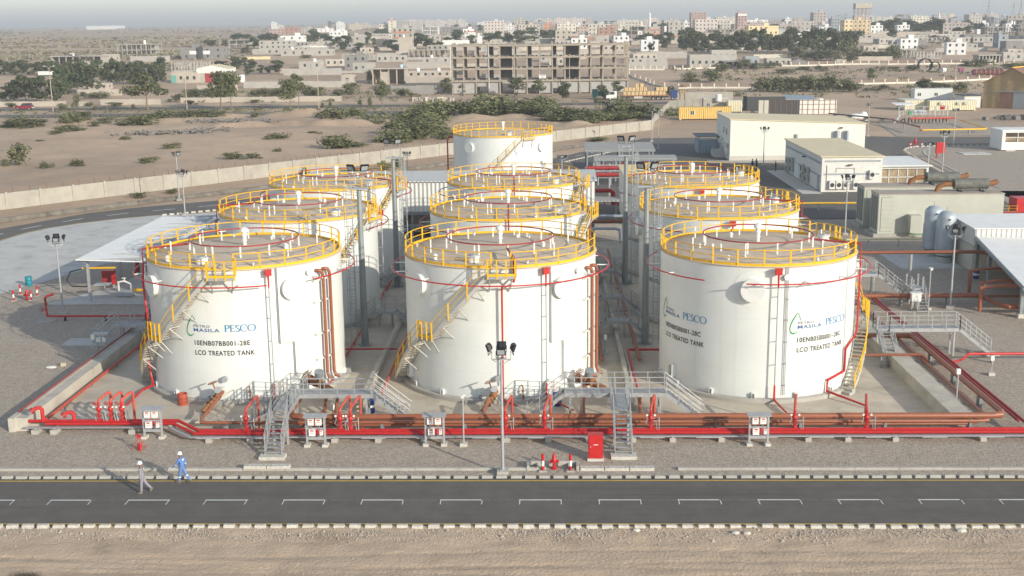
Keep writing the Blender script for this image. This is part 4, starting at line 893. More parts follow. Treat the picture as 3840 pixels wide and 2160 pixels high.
# ---------- people ----------
def skin_obj(name, mat, t, joints, edges, root):
    me = bpy.data.meshes.new(name); ks = list(joints); me.from_pydata([joints[k][0] for k in ks], [(ks.index(a), ks.index(b)) for a, b in edges], []); o = bpy.data.objects.new(name, me); C.objects.link(o)
    m1 = o.modifiers.new('skin', 'SKIN'); m1.use_smooth_shade = True
    for i, k in enumerate(ks):
        sv2 = me.skin_vertices[0].data[i]; r = joints[k][1]; sv2.radius = r if isinstance(r, tuple) else (r, r); sv2.use_root = (k == root)
    m2 = o.modifiers.new('sub', 'SUBSURF'); m2.levels = 2; m2.render_levels = 2
    dg = bpy.context.evaluated_depsgraph_get(); nm = bpy.data.meshes.new_from_object(o.evaluated_get(dg)); bpy.data.objects.remove(o)
    nm.materials.clear(); nm.materials.append(MT(mat)); nm.polygons.foreach_set('use_smooth', [True]*len(nm.polygons)); o = bpy.data.objects.new(name, nm); C.objects.link(o); o.parent = t; return o
def person(label, x, y, face, cloth, P, item=None, helmet='helmet', bands=None, scale=1.):
    """P: pose. local frame: +Y is the walking direction, +X the right hand side"""
    t = thing('person', label, 'person', (0,0,0)); p = P; hp = V((0,0,.93)); J = {}
    J['hip'] = (hp, (.13,.10)); J['waist'] = (V((0,.0,1.08)), (.135,.10)); J['chest'] = (V((0,.02,1.32)), (.165,.115)); J['neck0'] = (V((0,.03,1.47)), .075); J['neck'] = (V((0,.05,1.55)), .055); J['head'] = (V((0,.07,1.64)), (.075,.088)); J['crown'] = (V((0,.065,1.74)), (.07,.08))
    E = [('hip','waist'),('waist','chest'),('chest','neck0'),('neck0','neck'),('neck','head'),('head','crown')]
    J['nose'] = (V((0,.165,1.645)), .016); E.append(('head','nose'))
    def chain(pre, pts, rad, root):
        prev = root
        for i, (q, r) in enumerate(zip(pts, rad)): J[f'{pre}{i}'] = (V(q), r); E.append((prev, f'{pre}{i}')); prev = f'{pre}{i}'
        return prev
    fing = []
    for sgn, s_ in ((1,'R'),(-1,'L')):
        sh = V((.20*sgn,.02,1.42)); el = sh+V((.05*sgn, .29*sin(p['arm'+s_]), -.29*cos(p['arm'+s_]))); b = p['arm'+s_]+p['el'+s_]; wr = el+V((.01*sgn, .25*sin(b), -.25*cos(b))); hd = wr+V((0, .09*sin(b+.1), -.09*cos(b+.1)))
        e = chain('arm'+s_, [sh, el, wr, hd], [.062,.045,.033,(.04,.02)], 'chest'); fing.append((sgn, hd, b))
        for k in range(4):
            f0 = hd+V((0,(k-1.5)*.021*cos(b),(k-1.5)*.021*sin(b))); f1 = f0+V((-.012*sgn,.045*sin(b+.3),-.045*cos(b+.3))); f2 = f1+V((-.02*sgn,.034*sin(b+.9),-.034*cos(b+.9)))
            chain('f%s%d' % (s_, k), [f1, f2], [.010,.009], e)
        th_ = wr+V((-.02*sgn,.05*cos(b)+.02,-.03)); chain('th'+s_, [th_, th_+V((-.005*sgn,.015,-.035))], [.011,.009], f'arm{s_}2')
        hj = V((.09*sgn,0,.90)); a = p['leg'+s_]; kn = hj+V((.01*sgn,.43*sin(a),-.43*cos(a))); b2 = a-p['kn'+s_]; an = kn+V((0,.42*sin(b2),-.42*cos(b2)))
        chain('leg'+s_, [hj, kn, an], [.088,.062,.045], 'hip'); J['an'+s_] = (an, b2)
    zmin = min(J['anR'][0].z, J['anL'][0].z)-.075; an = {s_: J.pop('an'+s_) for s_ in 'RL'}
    skin_obj('body', 'skin', t, J, E, 'hip')
    K = {k: v for k, v in J.items() if k in ('hip','waist','chest','neck0') or k[:4] in ('armR','armL','legR','legL')}
    for k in ('armR3','armL3'): K.pop(k)
    K = {k: (v[0], tuple(r+.022 for r in (v[1] if isinstance(v[1], tuple) else (v[1],)*2))) for k, v in K.items()}
    skin_obj('coverall', cloth, t, K, [(a, b) for a, b in E if a in K and b in K], 'hip')
    for s_, (q, b2) in an.items():
        g = MB(); q = V(q); tilt = max(-.9, min(.6, b2+p.get('toe'+s_, 0))); d = V((0, cos(tilt), sin(tilt))); u = V((0,-sin(tilt),cos(tilt)))
        vs = []
        for w_, l, h0, h1 in ((.045,-.07,-.075,.04),(.05,.0,-.075,.05),(.052,.10,-.075,-.0),(.04,.19,-.075,-.04)):
            for i, hh in ((-1,h0),(1,h0),(1,h1),(-1,h1)): vs.append(q+V((i*w_,0,0))+d*l+u*hh)
        g.add(vs, [(3,2,1,0),(12,13,14,15)]+[(4*k+i,4*k+(i+1)%4,4*k+4+(i+1)%4,4*k+4+i) for k in range(3) for i in range(4)]); g.build('boot', 'boot', t, True)
    g = MB(); c_ = (0,.065,1.70); g.lathe([(.128,0),(.126,.05),(.11,.095),(.075,.13),(.03,.148),(.005,.15)], c_, 16); g.lathe([(.128,0),(.15,-.012),(.15,-.018),(.125,-.01)], c_, 16); g.add([(-.09,.17,1.695),(.09,.17,1.695),(.06,.255,1.675),(-.06,.255,1.675)], [(0,1,2,3)]); g.build('helmet', helmet, t, True)
    if bands:
        g = MB()
        for s_ in 'RL':
            for a_, b_, q in ((f'arm{s_}1',f'arm{s_}2',.15),(f'leg{s_}1',f'leg{s_}2',.2)):
                A = V(J[a_][0]); B_ = V(J[b_][0]); c0 = A.lerp(B_, q); c1 = A.lerp(B_, q+.13); rr = .074 if 'arm' in a_ else .092; g.tube([c0,c1], rr, 10)
        g.build('reflective_band', 'reflective', t)
    g = MB(); g.box(-.07,.07,-.125,-.115,1.33,1.43); g.build('back_print', 'reflective', t)
    t.scale = (scale,)*3; t.location = (x, y, -zmin*scale+bands_z); t.rotation_euler = (0,0,face); return t, J
bands_z = .03
pg, _ = person('person in a grey coverall and white helmet walking left on the road', -22.15, 59.6, pi/2+.12, 'cloth_grey', dict(armR=.05,armL=-.02,elR=.18,elL=.2,legR=-.38,legL=.10,knR=.35,knL=.02,toeR=-.1))
pb, JB = person('person in a blue coverall and white helmet carrying papers at the road edge', -20.4, 61.05, pi/2-.35, 'cloth_blue', dict(armR=-.30,armL=.45,elR=.25,elL=.30,legR=-.42,legL=.22,knR=.25,knL=.05), bands=True)
hd = V(JB['armL3'][0]); g = MB(); q = pb.matrix_basis @ (hd+V((.0,.08,-.03))); g.obox(q, .30, .21, .012, 1.2); o = g.build('paper_sheets', 'helmet'); tag(o, 'white sheets of paper held by the walking person in blue', 'papers')
bands_z = .02
person('person in navy standing with one arm out before the cream building', 36.9, 204.2, 2.0, 'cloth_navy', dict(armR=.9,armL=.1,elR=.5,elL=.3,legR=.05,legL=-.05,knR=0,knL=0), helmet='cloth_navy')
person('person in navy partly hidden behind another near the back right tank', 36.0, 203.4, -1.2, 'cloth_navy', dict(armR=.1,armL=.1,elR=.3,elL=.3,legR=.05,legL=-.05,knR=0,knL=0), helmet='cloth_navy')
person('person in navy with pale cap standing alone before the cream building', 39.6, 200.9, 1.3, 'cloth_navy', dict(armR=.0,armL=.05,elR=.3,elL=.3,legR=.04,legL=-.04,knR=0,knL=0), helmet='helmet')
D('kerb_old', (.17,.155,.13), .9, .45, .6); D('net_dark', (.07,.075,.075), .9, .12, 2)
# ---------- plant buildings ----------
D('roof_white', (.84,.83,.78), .5, .05, .8); D('cream_wall', (.78,.755,.65), .7, .04, .6); D('cream_roof', (.72,.62,.40), .7, .07, .6)
D('gen_grey', (.50,.50,.42), .6, .05, .8); D('gen_roof', (.40,.345,.28), .8, .12, .8); D('rib_white', (.66,.65,.60), .5, .05, 1, fn=f_corr); D('rib_grey', (.42,.41,.37), .6, .08, 1, fn=f_corr)
D('rib_yellow', (.70,.46,.13), .55, .06, 1, fn=f_corr); D('rib_cream', (.70,.64,.44), .55, .06, 1, fn=f_corr); D('blue_grey', (.30,.37,.42), .6, .06, 1, fn=f_corr)
D('void', (.03,.03,.03), .8, .2, 1); D('window', (.045,.05,.055), .25, .2, 1, spec=.6); D('barn_brown', (.36,.26,.14), .7, .10, 1, fn=f_corr); D('barn_roof', (.25,.14,.10), .7, .1, 1); D('vessel', (.40,.45,.48), .45, .12, 1.2, metal=.2)
D('muffler', (.15,.15,.13), .7, .3, 2); D('pink_pave', (.42,.30,.25), .9, .08, 2); D('door_grey', (.33,.35,.36), .6, .1, 2); D('glass_room', (.34,.26,.17), .35, .3, .8)
def slab(g, pts, th):        # inclined sheet with thickness, pts counter-clockwise from above
    n = len(pts); g.add([(x,y,z-th) for x,y,z in pts]+list(pts), [tuple(range(n-1,-1,-1)), tuple(range(n,2*n))]+[(i,(i+1)%n,n+(i+1)%n,n+i) for i in range(n)])
def obj(name, mat, parent, *boxes):
    g = MB()
    for b in boxes: g.box(*b)
    return g.build(name, mat, parent)
# loading canopy on the left
t = thing('loading_canopy', 'long white flat canopy on grey steel posts left of the tanks', 'canopy', (-40.5,117,0))
g = MB(); slab(g, [(-43.5,105.0,4.2),(-37.6,105.9,3.8),(-37.2,131.5,3.8),(-43.5,130.2,4.2)], .07); g.build('roof', 'roof_white', t)
g = MB()
for i in range(11): y = 105.8+i*2.5; g.bar((-43.6,y,3.9),(-37.4,y,4.12), .08, .2)
for x, z in ((-42.9,3.85),(-38.,4.0)): g.bar((x,105.7,z),(x,131,z), .12, .18)
g.build('roof_frame', 'galv', t)
for y in (106.2,114.5,122.8,131):
    for x in (-42.9,-37.6): obj('post', 'galv', t, (x-.11,x+.11,y-.11,y+.11,0,3.8))
t = thing('metering_skid', 'small white metering skid below the left canopy', 'skid', (-40.2,108,0)); obj('base', 'galv', t, (-41,-39.4,107.5,108.5,.1,.2),(-40.9,-39.5,107.6,108.4,.5,.58))
g = MB(); g.tube([(-40.8,108,.55),(-40.8,108,1.4),(-40.2,108,1.5),(-39.6,108,1.2),(-39.6,108,.6)], .09, 8); wheel(g, (-40.2,107.9,1.8), (0,0,1), .2); g.cyl((-40.2,108,1.4),(-40.2,108,1.8), .06); g.build('pipe', 'white_dusty', t, True); g = MB(); g.tube([(-39.4,108,.6),(-37,108,.6)], .14, 8); g.build('feed_pipe', 'yellow', t, True)
t = thing('extinguisher_cabinet', 'red fire extinguisher cabinet standing below the left canopy', 'fire cabinet', (-43.2,112,0)); obj('cabinet', 'red', t, (-43.8,-42.6,111.7,112.3,.35,1.75)); obj('door', 'red_dark', t, (-43.7,-42.7,111.66,111.7,.45,1.6)); obj('foot', 'galv', t, (-43.7,-43.6,111.8,112.2,0,.35),(-42.8,-42.7,111.8,112.2,0,.35))
t = thing('wheeled_extinguisher', 'red wheeled extinguisher at the back below the left canopy', 'extinguisher', (-42.6,118.5,0)); g = MB(); g.cyl((-42.6,118.5,.2),(-42.6,118.5,1.2), .22, .22, 12); g.sph((-42.6,118.5,1.2), .22, .22, .14, 12, 4); g.build('cylinder', 'red_dark', t, True); g = MB(); wheel(g, (-42.9,118.5,.25), (1,0,0), .25); g.build('wheel', 'black', t)
t = thing('hose_unit', 'black loading hose with yellow pipe at the front left canopy post', 'loading arm', (-42.6,106.5,0)); g = MB(); g.tube([(-43.6,106.5,3.0),(-44.6,106.3,2.8),(-45.0,106.2,2.0),(-44.6,106.3,1.4),(-43.4,106.5,1.3),(-42.8,106.5,1.5)], .06, 8); g.build('hose', 'black', t, True); g = MB(); g.tube([(-43.6,106.6,3.05),(-40.5,106.8,3.05)], .09, 8); g.build('arm', 'yellow', t, True); obj('platform', 'galv', t, (-42.6,-41.2,106.4,107.4,1.4,1.5))
t = thing('concrete_pad', 'concrete equipment pad left of the containment wall', 'slab', (-37.2,91,0)); obj('slab', 'apron_conc', t, (-39.2,-35.4,90.2,92.2,0,.1))
# ribbed warehouse behind the tanks
t = thing('warehouse', 'long white ribbed warehouse with an open lower side behind the tanks', 'warehouse', (-10,141,0))
g = MB(); g.box(-29,5.95,138.0,138.1,3.3,6.95); g.box(5.85,5.95,138.1,144.6,0,7.1); g.box(-29,-28.9,138.1,144.6,0,7.1); g.box(-28.9,5.85,144.5,144.6,0,7.2); g.build('wall', 'rib_white', t)
g = MB(); slab(g, [(-29.3,137.7,6.96),(6.2,137.7,6.96),(6.2,145,7.36),(-29.3,145,7.36)], .08); g.build('roof', 'rib_white', t)
for i in range(9): x = -28.8+i*4.3; obj('post', 'grey_steel', t, (x-.12,x+.12,138.15,138.4,0,6.8))
obj('beam', 'grey_steel', t, (-29,5.9,138.12,138.3,2.9,3.3),(-29,5.9,138.12,138.3,1.5,1.7))
for i in range(7):
    x = -26+i*4.3
    q = thing('pump_skid', 'dark pump skid inside the open lower side of the ribbed warehouse', 'pump', (x,140.2,0), 0, 'pump skids inside the ribbed warehouse'); obj('base', 'dark_steel', q, (x-1.4,x+1.4,139.7,140.8,.0,.5)); g = MB(); g.cyl((x-1,140.2,.95),(x+.2,140.2,.95), .4, None, 12); g.cyl((x+.4,140.2,.9),(x+1.1,140.2,.9), .3, None, 12); g.build('motor', 'grey_steel', q, True); g = MB(); g.tube([(x+.9,140.2,.9),(x+.9,140.2,2.4),(x+.9,139,2.6)], .12, 8); g.build('pipe', 'brown_pipe', q, True)
# pump shelters
def shelter(label, x0, x1, y0, y1, z0, z1, nx):
    t = thing('pump_shelter', label, 'shelter', ((x0+x1)/2,(y0+y1)/2,0)); g = MB(); slab(g, [(x0,y0,z0),(x1,y0,z0),(x1,y1,z1),(x0,y1,z1)], .08); g.build('roof', 'rib_grey', t)
    g = MB(); g.box(x0,x1,y0+.05,y0+.2,z0-.35,z0-.1); g.box(x0,x1,y1-.2,y1-.05,z0-.3,z0-.1)
    for i in range(nx+1): x = x0+.4+(x1-x0-.8)*i/nx; g.bar((x,y0+.1,z0-.25),(x,y1-.1,z1-.25), .1, .2)
    g.build('roof_frame', 'grey_steel', t)
    for i in range(nx+1):
        x = x0+.4+(x1-x0-.8)*i/nx
        for y in (y0+.2, y1-.3): obj('post', 'grey_steel', t, (x-.12,x+.12,y-.12,y+.12,0,z0-.1))
    return t
shelter('grey ribbed pump shelter roof behind, left of the cream building', 6.9, 18.9, 200, 207.5, 4.0, 4.6, 4)
shelter('grey ribbed pump shelter roof in front, nearer the tanks', 7.9, 21.2, 187.5, 190.5, 3.9, 4.15, 4)
for i, (x, y, lb) in enumerate(((9.5,203,'left'),(13,203.5,'middle'),(16.5,203,'right'))):
    q = thing('fire_pump', lb+' fire pump set below the rear pump shelter', 'pump', (x,y,0)); obj('base', 'dark_steel', q, (x-1.3,x+1.3,y-.6,y+.6,0,.5)); obj('engine', 'grey_steel', q, (x-1.1,x+.2,y-.5,y+.5,.5,1.7)); g = MB(); g.cyl((x+.3,y,1),(x+1.1,y,1), .4, None, 12); g.tube([(x+.8,y,1),(x+.8,y,2.5)], .15, 8); g.build('pump', 'red_dark', q, True)
t = thing('pipe_rack', 'grey steel pipe rack with several pipe levels below the front shelter', 'pipe rack', (13,185,0))
for x in (8.5,10.5,12.5,14.5,16.5,18.5,20.5): obj('post', 'galv', t, (x-.08,x+.08,184.9,185.1,0,3.3))
g = MB()
for z in (1.2,2.1,2.8,3.2): g.bar((8.4,185,z),(20.6,185,z), .12)
g.build('beam', 'galv', t); g = MB()
for z, y in ((1.5,184.6),(1.7,184.3),(2.3,184.6),(3.0,184.5)): g.tube([(8,y,z),(21,y,z)], .09, 6)
g.build('pipe', 'vessel', t, True)
t = thing('deluge_header', 'red valve manifold of thick bent pipes between warehouse and pump shelter', 'valve', (8.6,170,0)); g = MB()
for z in (3.3,4.3): g.tube([(6.2,172,z),(13.0,172,z)], .3, 8)
g.build('header_pipe', 'red_dark', t, True); g = MB(); g.tube([(6.6,160,2.6),(9.0,160,2.6),(9.4,160,2.3),(9.4,160,.6)], .28, 10); g.tube([(8,160,1.3),(11.4,160,1.3)], .25, 10); g.tube([(9.4,160,.8),(11,160,.6),(11.6,160,1.0)], .22, 8)
for x in (8.2,9.2,10.4): g.cyl((x,160,1.0),(x+.12,160,1.0), .42, None, 12)
g.build('valve_pipe', 'red', t, True)
for x in (7.3,9.6,11.8): obj('post', 'galv', t, (x-.1,x+.1,172.4,172.6,0,4.9))
t = thing('pump_house', 'narrow cream pump house block behind the right tank column', 'building', (12,154,0)); obj('wall', 'cream_wall', t, (10.2,13.0,148,160,0,6.0)); obj('roof', 'cream_roof', t, (10.05,13.15,147.85,160.15,6.0,6.15))
t = thing('small_shelter', 'small grey ribbed roof on posts beside the ribbed warehouse', 'shelter', (8,150,0)); g = MB(); slab(g, [(6.3,147.5,3.0),(9.6,147.5,3.0),(9.6,150,3.2),(6.3,150,3.2)], .08); g.build('roof', 'rib_grey', t)
for x in (6.8,9.1): obj('post', 'dark_steel', t, (x-.1,x+.1,148,148.2,0,2.9))
for i, (z, x1_) in enumerate(((2.6,9.7),(2.1,9.2),(1.6,8.7))): pipeline('process_pipe', ['highest','middle','lowest'][i]+' of three grey bent pipes between the middle and right tank columns', 'pipe', [(5,138-i*1.5,z),(x1_-.5,138-i*1.5,z),(x1_,137.6-i*1.5,z-.1),(x1_,136.5-i*1.5,z-1.0),(x1_,136-i*1.5,.3)], .16, 'vessel', n=8)
pipeline('product_pipe', 'dark brown overhead pipe crossing behind the middle tanks', 'pipe', [(4.2,131,3.1),(9.5,131,3.1)], .2, 'brown_pipe', [(4.6,131,3.1),(9.2,131,3.1)])
for i, x in enumerate((3.6,4.2,7.0)): pipeline('product_pipe', ['left','middle','right'][i]+' long brown pipe on the floor between the middle and right tank columns', 'pipe', [(x,84,.45),(x,128,.45)], .14, 'brown_pipe', [(x,y,.45) for y in (90,100,110,120)])
for i, x in enumerate((-15.3,-11.3)): pipeline('product_pipe', ['left','right'][i]+' long red pipe on the floor between the left and middle tank columns', 'pipe', [(x,76,.3),(x,128,.3)], .09, 'red_faded', [(x,y,.3) for y in (80,90,100,110)])
pipeline('product_pipe', 'red pipe across the floor at the foot of the nearer left light mast', 'pipe', [(-18.5,86.9,.55),(-11.5,86.9,.55)], .07, 'red', [(-16,86.9,.55)]); pipeline('product_pipe', 'red pipe across the floor at the foot of the nearer right light mast', 'pipe', [(6.3,74.5,.3),(6.3,86.6,.5),(12.2,86.6,.5)], .07, 'red', [(9,86.6,.5)])
# big cream building
t = thing('cream_building', 'big cream windowless building with a pale yellow roof', 'building', (46.7,226,0))
g = MB(); x0, x1, y0, y1 = 34.3, 59.0, 217.5, 234.5
g.add([(x0,y0,.9),(x1,y0,.9),(x1,y1,.9),(x0,y1,.9),(x0,y0,7.6),(x1,y0,6.6),(x1,y1,6.6),(x0,y1,7.6)], [(0,1,5,4),(1,2,6,5),(2,3,7,6),(3,0,4,7)]); g.build('wall', 'cream_wall', t)
obj('plinth', 'kerb_conc', t, (x0-.08,x1+.08,y0-.08,y1+.08,0,.9)); g = MB(); slab(g, [(x0-.2,y0-.2,7.72),(x1+.2,y0-.2,6.72),(x1+.2,y1+.2,6.72),(x0-.2,y1+.2,7.72)], .14); g.build('roof', 'cream_roof', t)
obj('wall_joint', 'white', t, (x0,x1-7,y0-.02,y0,5.78,5.83))
for x, a, b in ((46.4,3.2,4.8),): obj('downpipe', 'grey_steel', t, (x-.2,x+.2,y0-.3,y0,a,b))
for x in (53.8,55.6): g = MB(); g.cyl((x,y0-.5,1),(x,y0-.5,5.4), .38, None, 14); g.build('duct', 'vessel', t, True)
for y, z in ((225.4,4.5),(222.0,4.5)): obj('window', 'window', t, (x0-.04,x0,y-.6,y+.6,z,z+1.1))
obj('door', 'door_grey', t, (x0-.05,x0,226.2,227.4,1.2,3.4)); obj('door', 'door_grey', t, (x0-.05,x0,219.0,220.0,.9,3.0))
for y in (229.5,224,220.5): obj('air_conditioner', 'white_dusty', t, (x0-.45,x0,y-.5,y+.5,2.2,3.0))
obj('landing', 'kerb_conc', t, (32.3,34.2,225.2,228,0,1.15)); 
g = MB()
for i in range(6): g.box(32.4,34.2,225.2-.35*(i+1),225.2-.35*i,0,1.0-.18*i)
g.build('stair', 'kerb_conc', t); g = MB(); rail_run(g, [(32.35,228,1.15),(32.35,225.2,1.15),(32.35,223.1,.2)]); rail_run(g, [(34.1,225.2,1.15),(34.1,223.1,.2)]); g.build('handrail', 'galv', t)
obj('wall_lamp', 'dark_steel', t, (54.3,54.8,y0-.5,y0,5.8,6.0))
t = thing('lean_to', 'blue grey lean-to shed left of the big cream building', 'shed', (32,232.5,0)); obj('wall', 'blue_grey', t, (30.2,34.1,230.5,230.6,0,2.7),(30.2,30.3,230.6,236,0,2.7)); g = MB(); slab(g, [(29.7,230,3.35),(34.2,230,3.35),(34.2,236.4,3.5),(29.7,236.4,3.5)], .1); g.build('roof', 'dark_steel', t); obj('post', 'blue_grey', t, (30.1,30.3,230.2,230.4,0,3.3))
# control building with air conditioners
t = thing('control_building', 'white control building with a pale yellow roof and air conditioners', 'building', (45.8,188,0)); x0, x1, y0, y1 = 41.35, 50.3, 175.1, 202
obj('wall', 'white_dusty', t, (x0,x1,y0,y1,.0,5.25)); g = MB(); slab(g, [(x0-.25,y0-.25,5.38),(x1+.25,y0-.25,5.38),(x1+.25,y1+.25,5.5),(x0-.25,y1+.25,5.5)], .16); g.build('roof', 'cream_roof', t)
obj('grey_band', 'door_grey', t, (x0-.03,x0,y0+.5,y1-.5,4.1,4.45),(x0+.4,x1-.3,y0-.03,y0,4.5,4.75),(x0+.3,x1-.4,y0-.03,y0,2.55,2.8),(x0-.03,x0,y0+.6,y1-8,2.2,2.45)); obj('door', 'door_grey', t, (x0-.06,x0,176.2,177.6,0,2.3)); obj('door', 'white', t, (x0-.06,x0,191.2,194.2,0,2.4))
for i, (y, z) in enumerate(((198.4,.3),(195.3,.6),(198.4,1.6),(195.3,1.9),(187,.4),(183.6,.4),(187,1.7),(183.6,1.7))):
    g = MB(); g.box(x0-.55,x0-.1,y-.6,y+.6,z,z+1.1); a = g.build('air_conditioner', 'gen_grey', t); g = MB(); g.cyl((x0-.56,y,z+.55),(x0-.58,y,z+.55), .42, None, 14); g.build('fan', 'dark_steel', a)
for x, z, w_ in ((42.9,.5,.85),(43.9,.5,.85),(44.95,.5,.7),(46.4,.5,.7),(48.75,2.0,.75)):
    g = MB(); g.box(x-w_/2,x+w_/2,y0-.5,y0-.05,z,z+1.25); a = g.build('air_conditioner', 'white_dusty', t); g = MB(); g.cyl((x,y0-.51,z+.62),(x,y0-.53,z+.62), .32, None, 14); g.build('fan', 'dark_steel', a)
g = MB(); g.tube([(42.1,y0-.06,1.5),(42.1,y0-.06,4.0)], .04, 5); g.tube([(43.5,y0-.06,2.9),(43.5,y0-.06,3.6),(46.2,y0-.06,3.55),(46.2,y0-.06,2.0)], .03, 5); g.build('conduit', 'grey_steel', t); obj('wall_lamp', 'dark_steel', t, (45.2,45.8,y0-.45,y0,4.0,4.15)); obj('wall_lamp', 'dark_steel', t, (x0-.45,x0,186.5,187.1,4.0,4.15))
t = thing('glazed_annex', 'white flat roofed annex with a wide glazed front beside the control building', 'building', (54.5,184,0)); x0, x1, y0, y1 = 50.9, 58.4, 178.9, 190
obj('wall', 'white', t, (x0,x1,y0+.1,y1,0,.55),(x0,x0+.2,y0,y1,0,3.3),(x1-.3,x1,y0,y1,0,3.3),(x0+.2,x1-.3,y1-.2,y1,0,3.3),(x0+.2,x1-.3,y0,y0+.2,2.95,3.3)); g = MB(); slab(g, [(x0-.2,y0-.6,3.5),(x1+.4,y0-.6,3.5),(x1+.4,y1+.2,3.65),(x0-.2,y1+.2,3.65)], .14); g.build('roof', 'roof_white', t)
obj('glazing', 'glass_room', t, (x0+.2,x1-.3,y0+.3,y0+.34,.5,2.95)); g = MB()
for i in range(6): x = x0+.2+i*1.4; g.box(x-.05,x+.05,y0+.2,y0+.3,.5,2.95)
g.box(x0+.2,x1-.3,y0+.2,y0+.3,1.6,1.7); g.build('window_frame', 'white', t)
# generator containers
def genset(y0, y1, label, mx):
    t = thing('generator_container', label, 'generator', (46.8,(y0+y1)/2,0), 0, 'grey generator containers'); obj('plinth', 'beam_conc', t, (38.7,54.4,y0-.2,y1+.2,0,.4)); obj('body', 'gen_grey', t, (39.2,53.7,y0,y1,.4,5.0)); obj('roof', 'gen_roof', t, (39.15,53.75,y0-.05,y1+.05,5.0,5.12))
    g = MB(); g.box(39.5,40.9,y0-.02,y0,.7,4.75); g.build('louvre_back', 'dark_steel', t); g = MB()
    for i in range(26): g.add([(39.5,y0-.02,.75+i*.155),(40.9,y0-.02,.75+i*.155),(40.9,y0-.08,.70+i*.155),(39.5,y0-.08,.70+i*.155),(39.5,y0-.02,.83+i*.155),(40.9,y0-.02,.83+i*.155)], [(0,1,2,3),(3,2,5,4)])
    g.build('louvre', 'gen_grey', t); g = MB()
    for k in range(3):
        for i in range(22): g.box(39.17,39.2,y0+.5+k*.95,y0+1.2+k*.95,.8+i*.18,.9+i*.18)
    g.build('louvre', 'dark_steel', t)
    g = MB(); g.cyl((mx,y0+1.9,6.0),(mx+4.0,y0+1.9,6.0), .62, None, 18); m_ = g.build('silencer', 'muffler', t, True); g = MB(); g.tube([(mx-2.0,y0+1.9,5.1),(mx-1.8,y0+1.9,5.6),(mx-1.1,y0+1.9,5.95),(mx+.1,y0+1.9,6.0)], .28, 10); g.tube([(mx+4,y0+1.9,6.0),(mx+4.8,y0+1.9,6.1),(mx+5.1,y0+1.9,6.3)], .3, 10); g.build('exhaust_pipe', 'rust', t, True)
    for x in (mx+.7, mx+3.3): g = MB(); g.bar((x,y0+1.3,5.12),(x,y0+1.6,5.6), .12); g.bar((x,y0+2.5,5.12),(x,y0+2.2,5.6), .12); g.box(x-.1,x+.1,y0+1.0,y0+2.8,5.12,5.2); g.build('saddle', 'dark_steel', t)
    return t
t = genset(137.0, 140.4, 'front grey generator container with a louvred end and rusty silencer', 48.4); obj('switch_cabinet', 'gen_grey', t, (42.6,43.9,135.6,137.0,.7,2.75)); genset(143.4, 146.8, 'rear grey generator container with a rusty silencer on the roof', 47.2)
g = MB(); g.tube([(42.6,136,.5),(44.4,136,.5)], .06, 6); g.tube([(43,136,.5),(43,136,0)], .05, 6); g.tube([(44.2,136,.5),(44.2,136,0)], .05, 6); o = g.build('drain_pipe', 'logo_green'); tag(o, 'short green pipe below the switch cabinet of the front generator', 'pipe')
def vessel(x, y, label):
    t = thing('air_receiver', label, 'tank', (x,y,0), 0, 'upright grey air receivers'); MB().lathe([(.01,.55),(.6,.6),(.95,.85),(.97,1.0),(.97,4.75),(.9,5.05),(.6,5.35),(.01,5.5)], (x,y,0), 28).build('shell', 'vessel', t, True)
    g = MB(); g.cyl((x,y,5.45),(x,y,5.95), .05); g.tube([(x-.97,y,.9),(x-1.1,y-.2,.9),(x-1.1,y-.2,3.6)], .04, 5); g.build('pipe', 'galv', t); MB().lathe([(.8,0),(.8,.65)], (x,y,0), 20).build('skirt', 'galv', t, True)
    for z in (1.2,4.7): g = MB(); g.cyl((x,y-.95,z),(x,y-1.15,z), .08); g.build('nozzle', 'dark_steel', t)
vessel(42.0, 121.9, 'upright grey air receiver vessel nearer the camera'); vessel(41.9, 125.6, 'upright grey air receiver vessel behind the other one')
# white ribbed process building and canopy on the right
t = thing('process_building', 'white ribbed building on the right behind the canopy', 'building', (53,120,0)); obj('wall', 'white_dusty', t, (43.4,64,117.2,124,0,2.6)); obj('upper_wall', 'rib_white', t, (43.3,64.1,117.1,124.1,2.6,4.4)); g = MB(); slab(g, [(43.1,116.9,4.45),(64.3,116.9,4.45),(64.3,124.4,4.75),(43.1,124.4,4.75)], .08); g.build('roof', 'roof_white', t); obj('vent_panel', 'gen_grey', t, (43.36,43.4,118.5,119.4,.6,1.3)); obj('side_wall', 'gen_grey', t, (43.28,43.4,117.3,124,0,2.55))
t = thing('process_canopy', 'large white canopy on grey posts at the right edge', 'canopy', (52,108,0)); g = MB(); slab(g, [(43.35,117.0,3.7),(41.2,104.5,3.45),(39.6,95.3,3.3),(64,95.3,2.4),(64,117.0,2.7)], .08); g.build('roof', 'roof_white', t)
g = MB(); g.bar((43.2,116.9,3.5),(39.6,95.4,3.1), .16, .26)
for y in (97,102,107,112): g.bar((40.2+(y-97)*.17,y,3.0+(y-97)*.015),(64,y,2.2), .14, .24)
g.build('roof_frame', 'grey_steel', t)
for x, y in ((43.3,116.2),(42.3,110.2),(40.6,98.0),(46.5,98.5),(47.5,110)): obj('post', 'grey_steel', t, (x-.16,x+.16,y-.16,y+.16,.3,2.95)); obj('post_foot', 'kerb_conc', t, (x-.3,x+.3,y-.3,y+.3,0,.35))
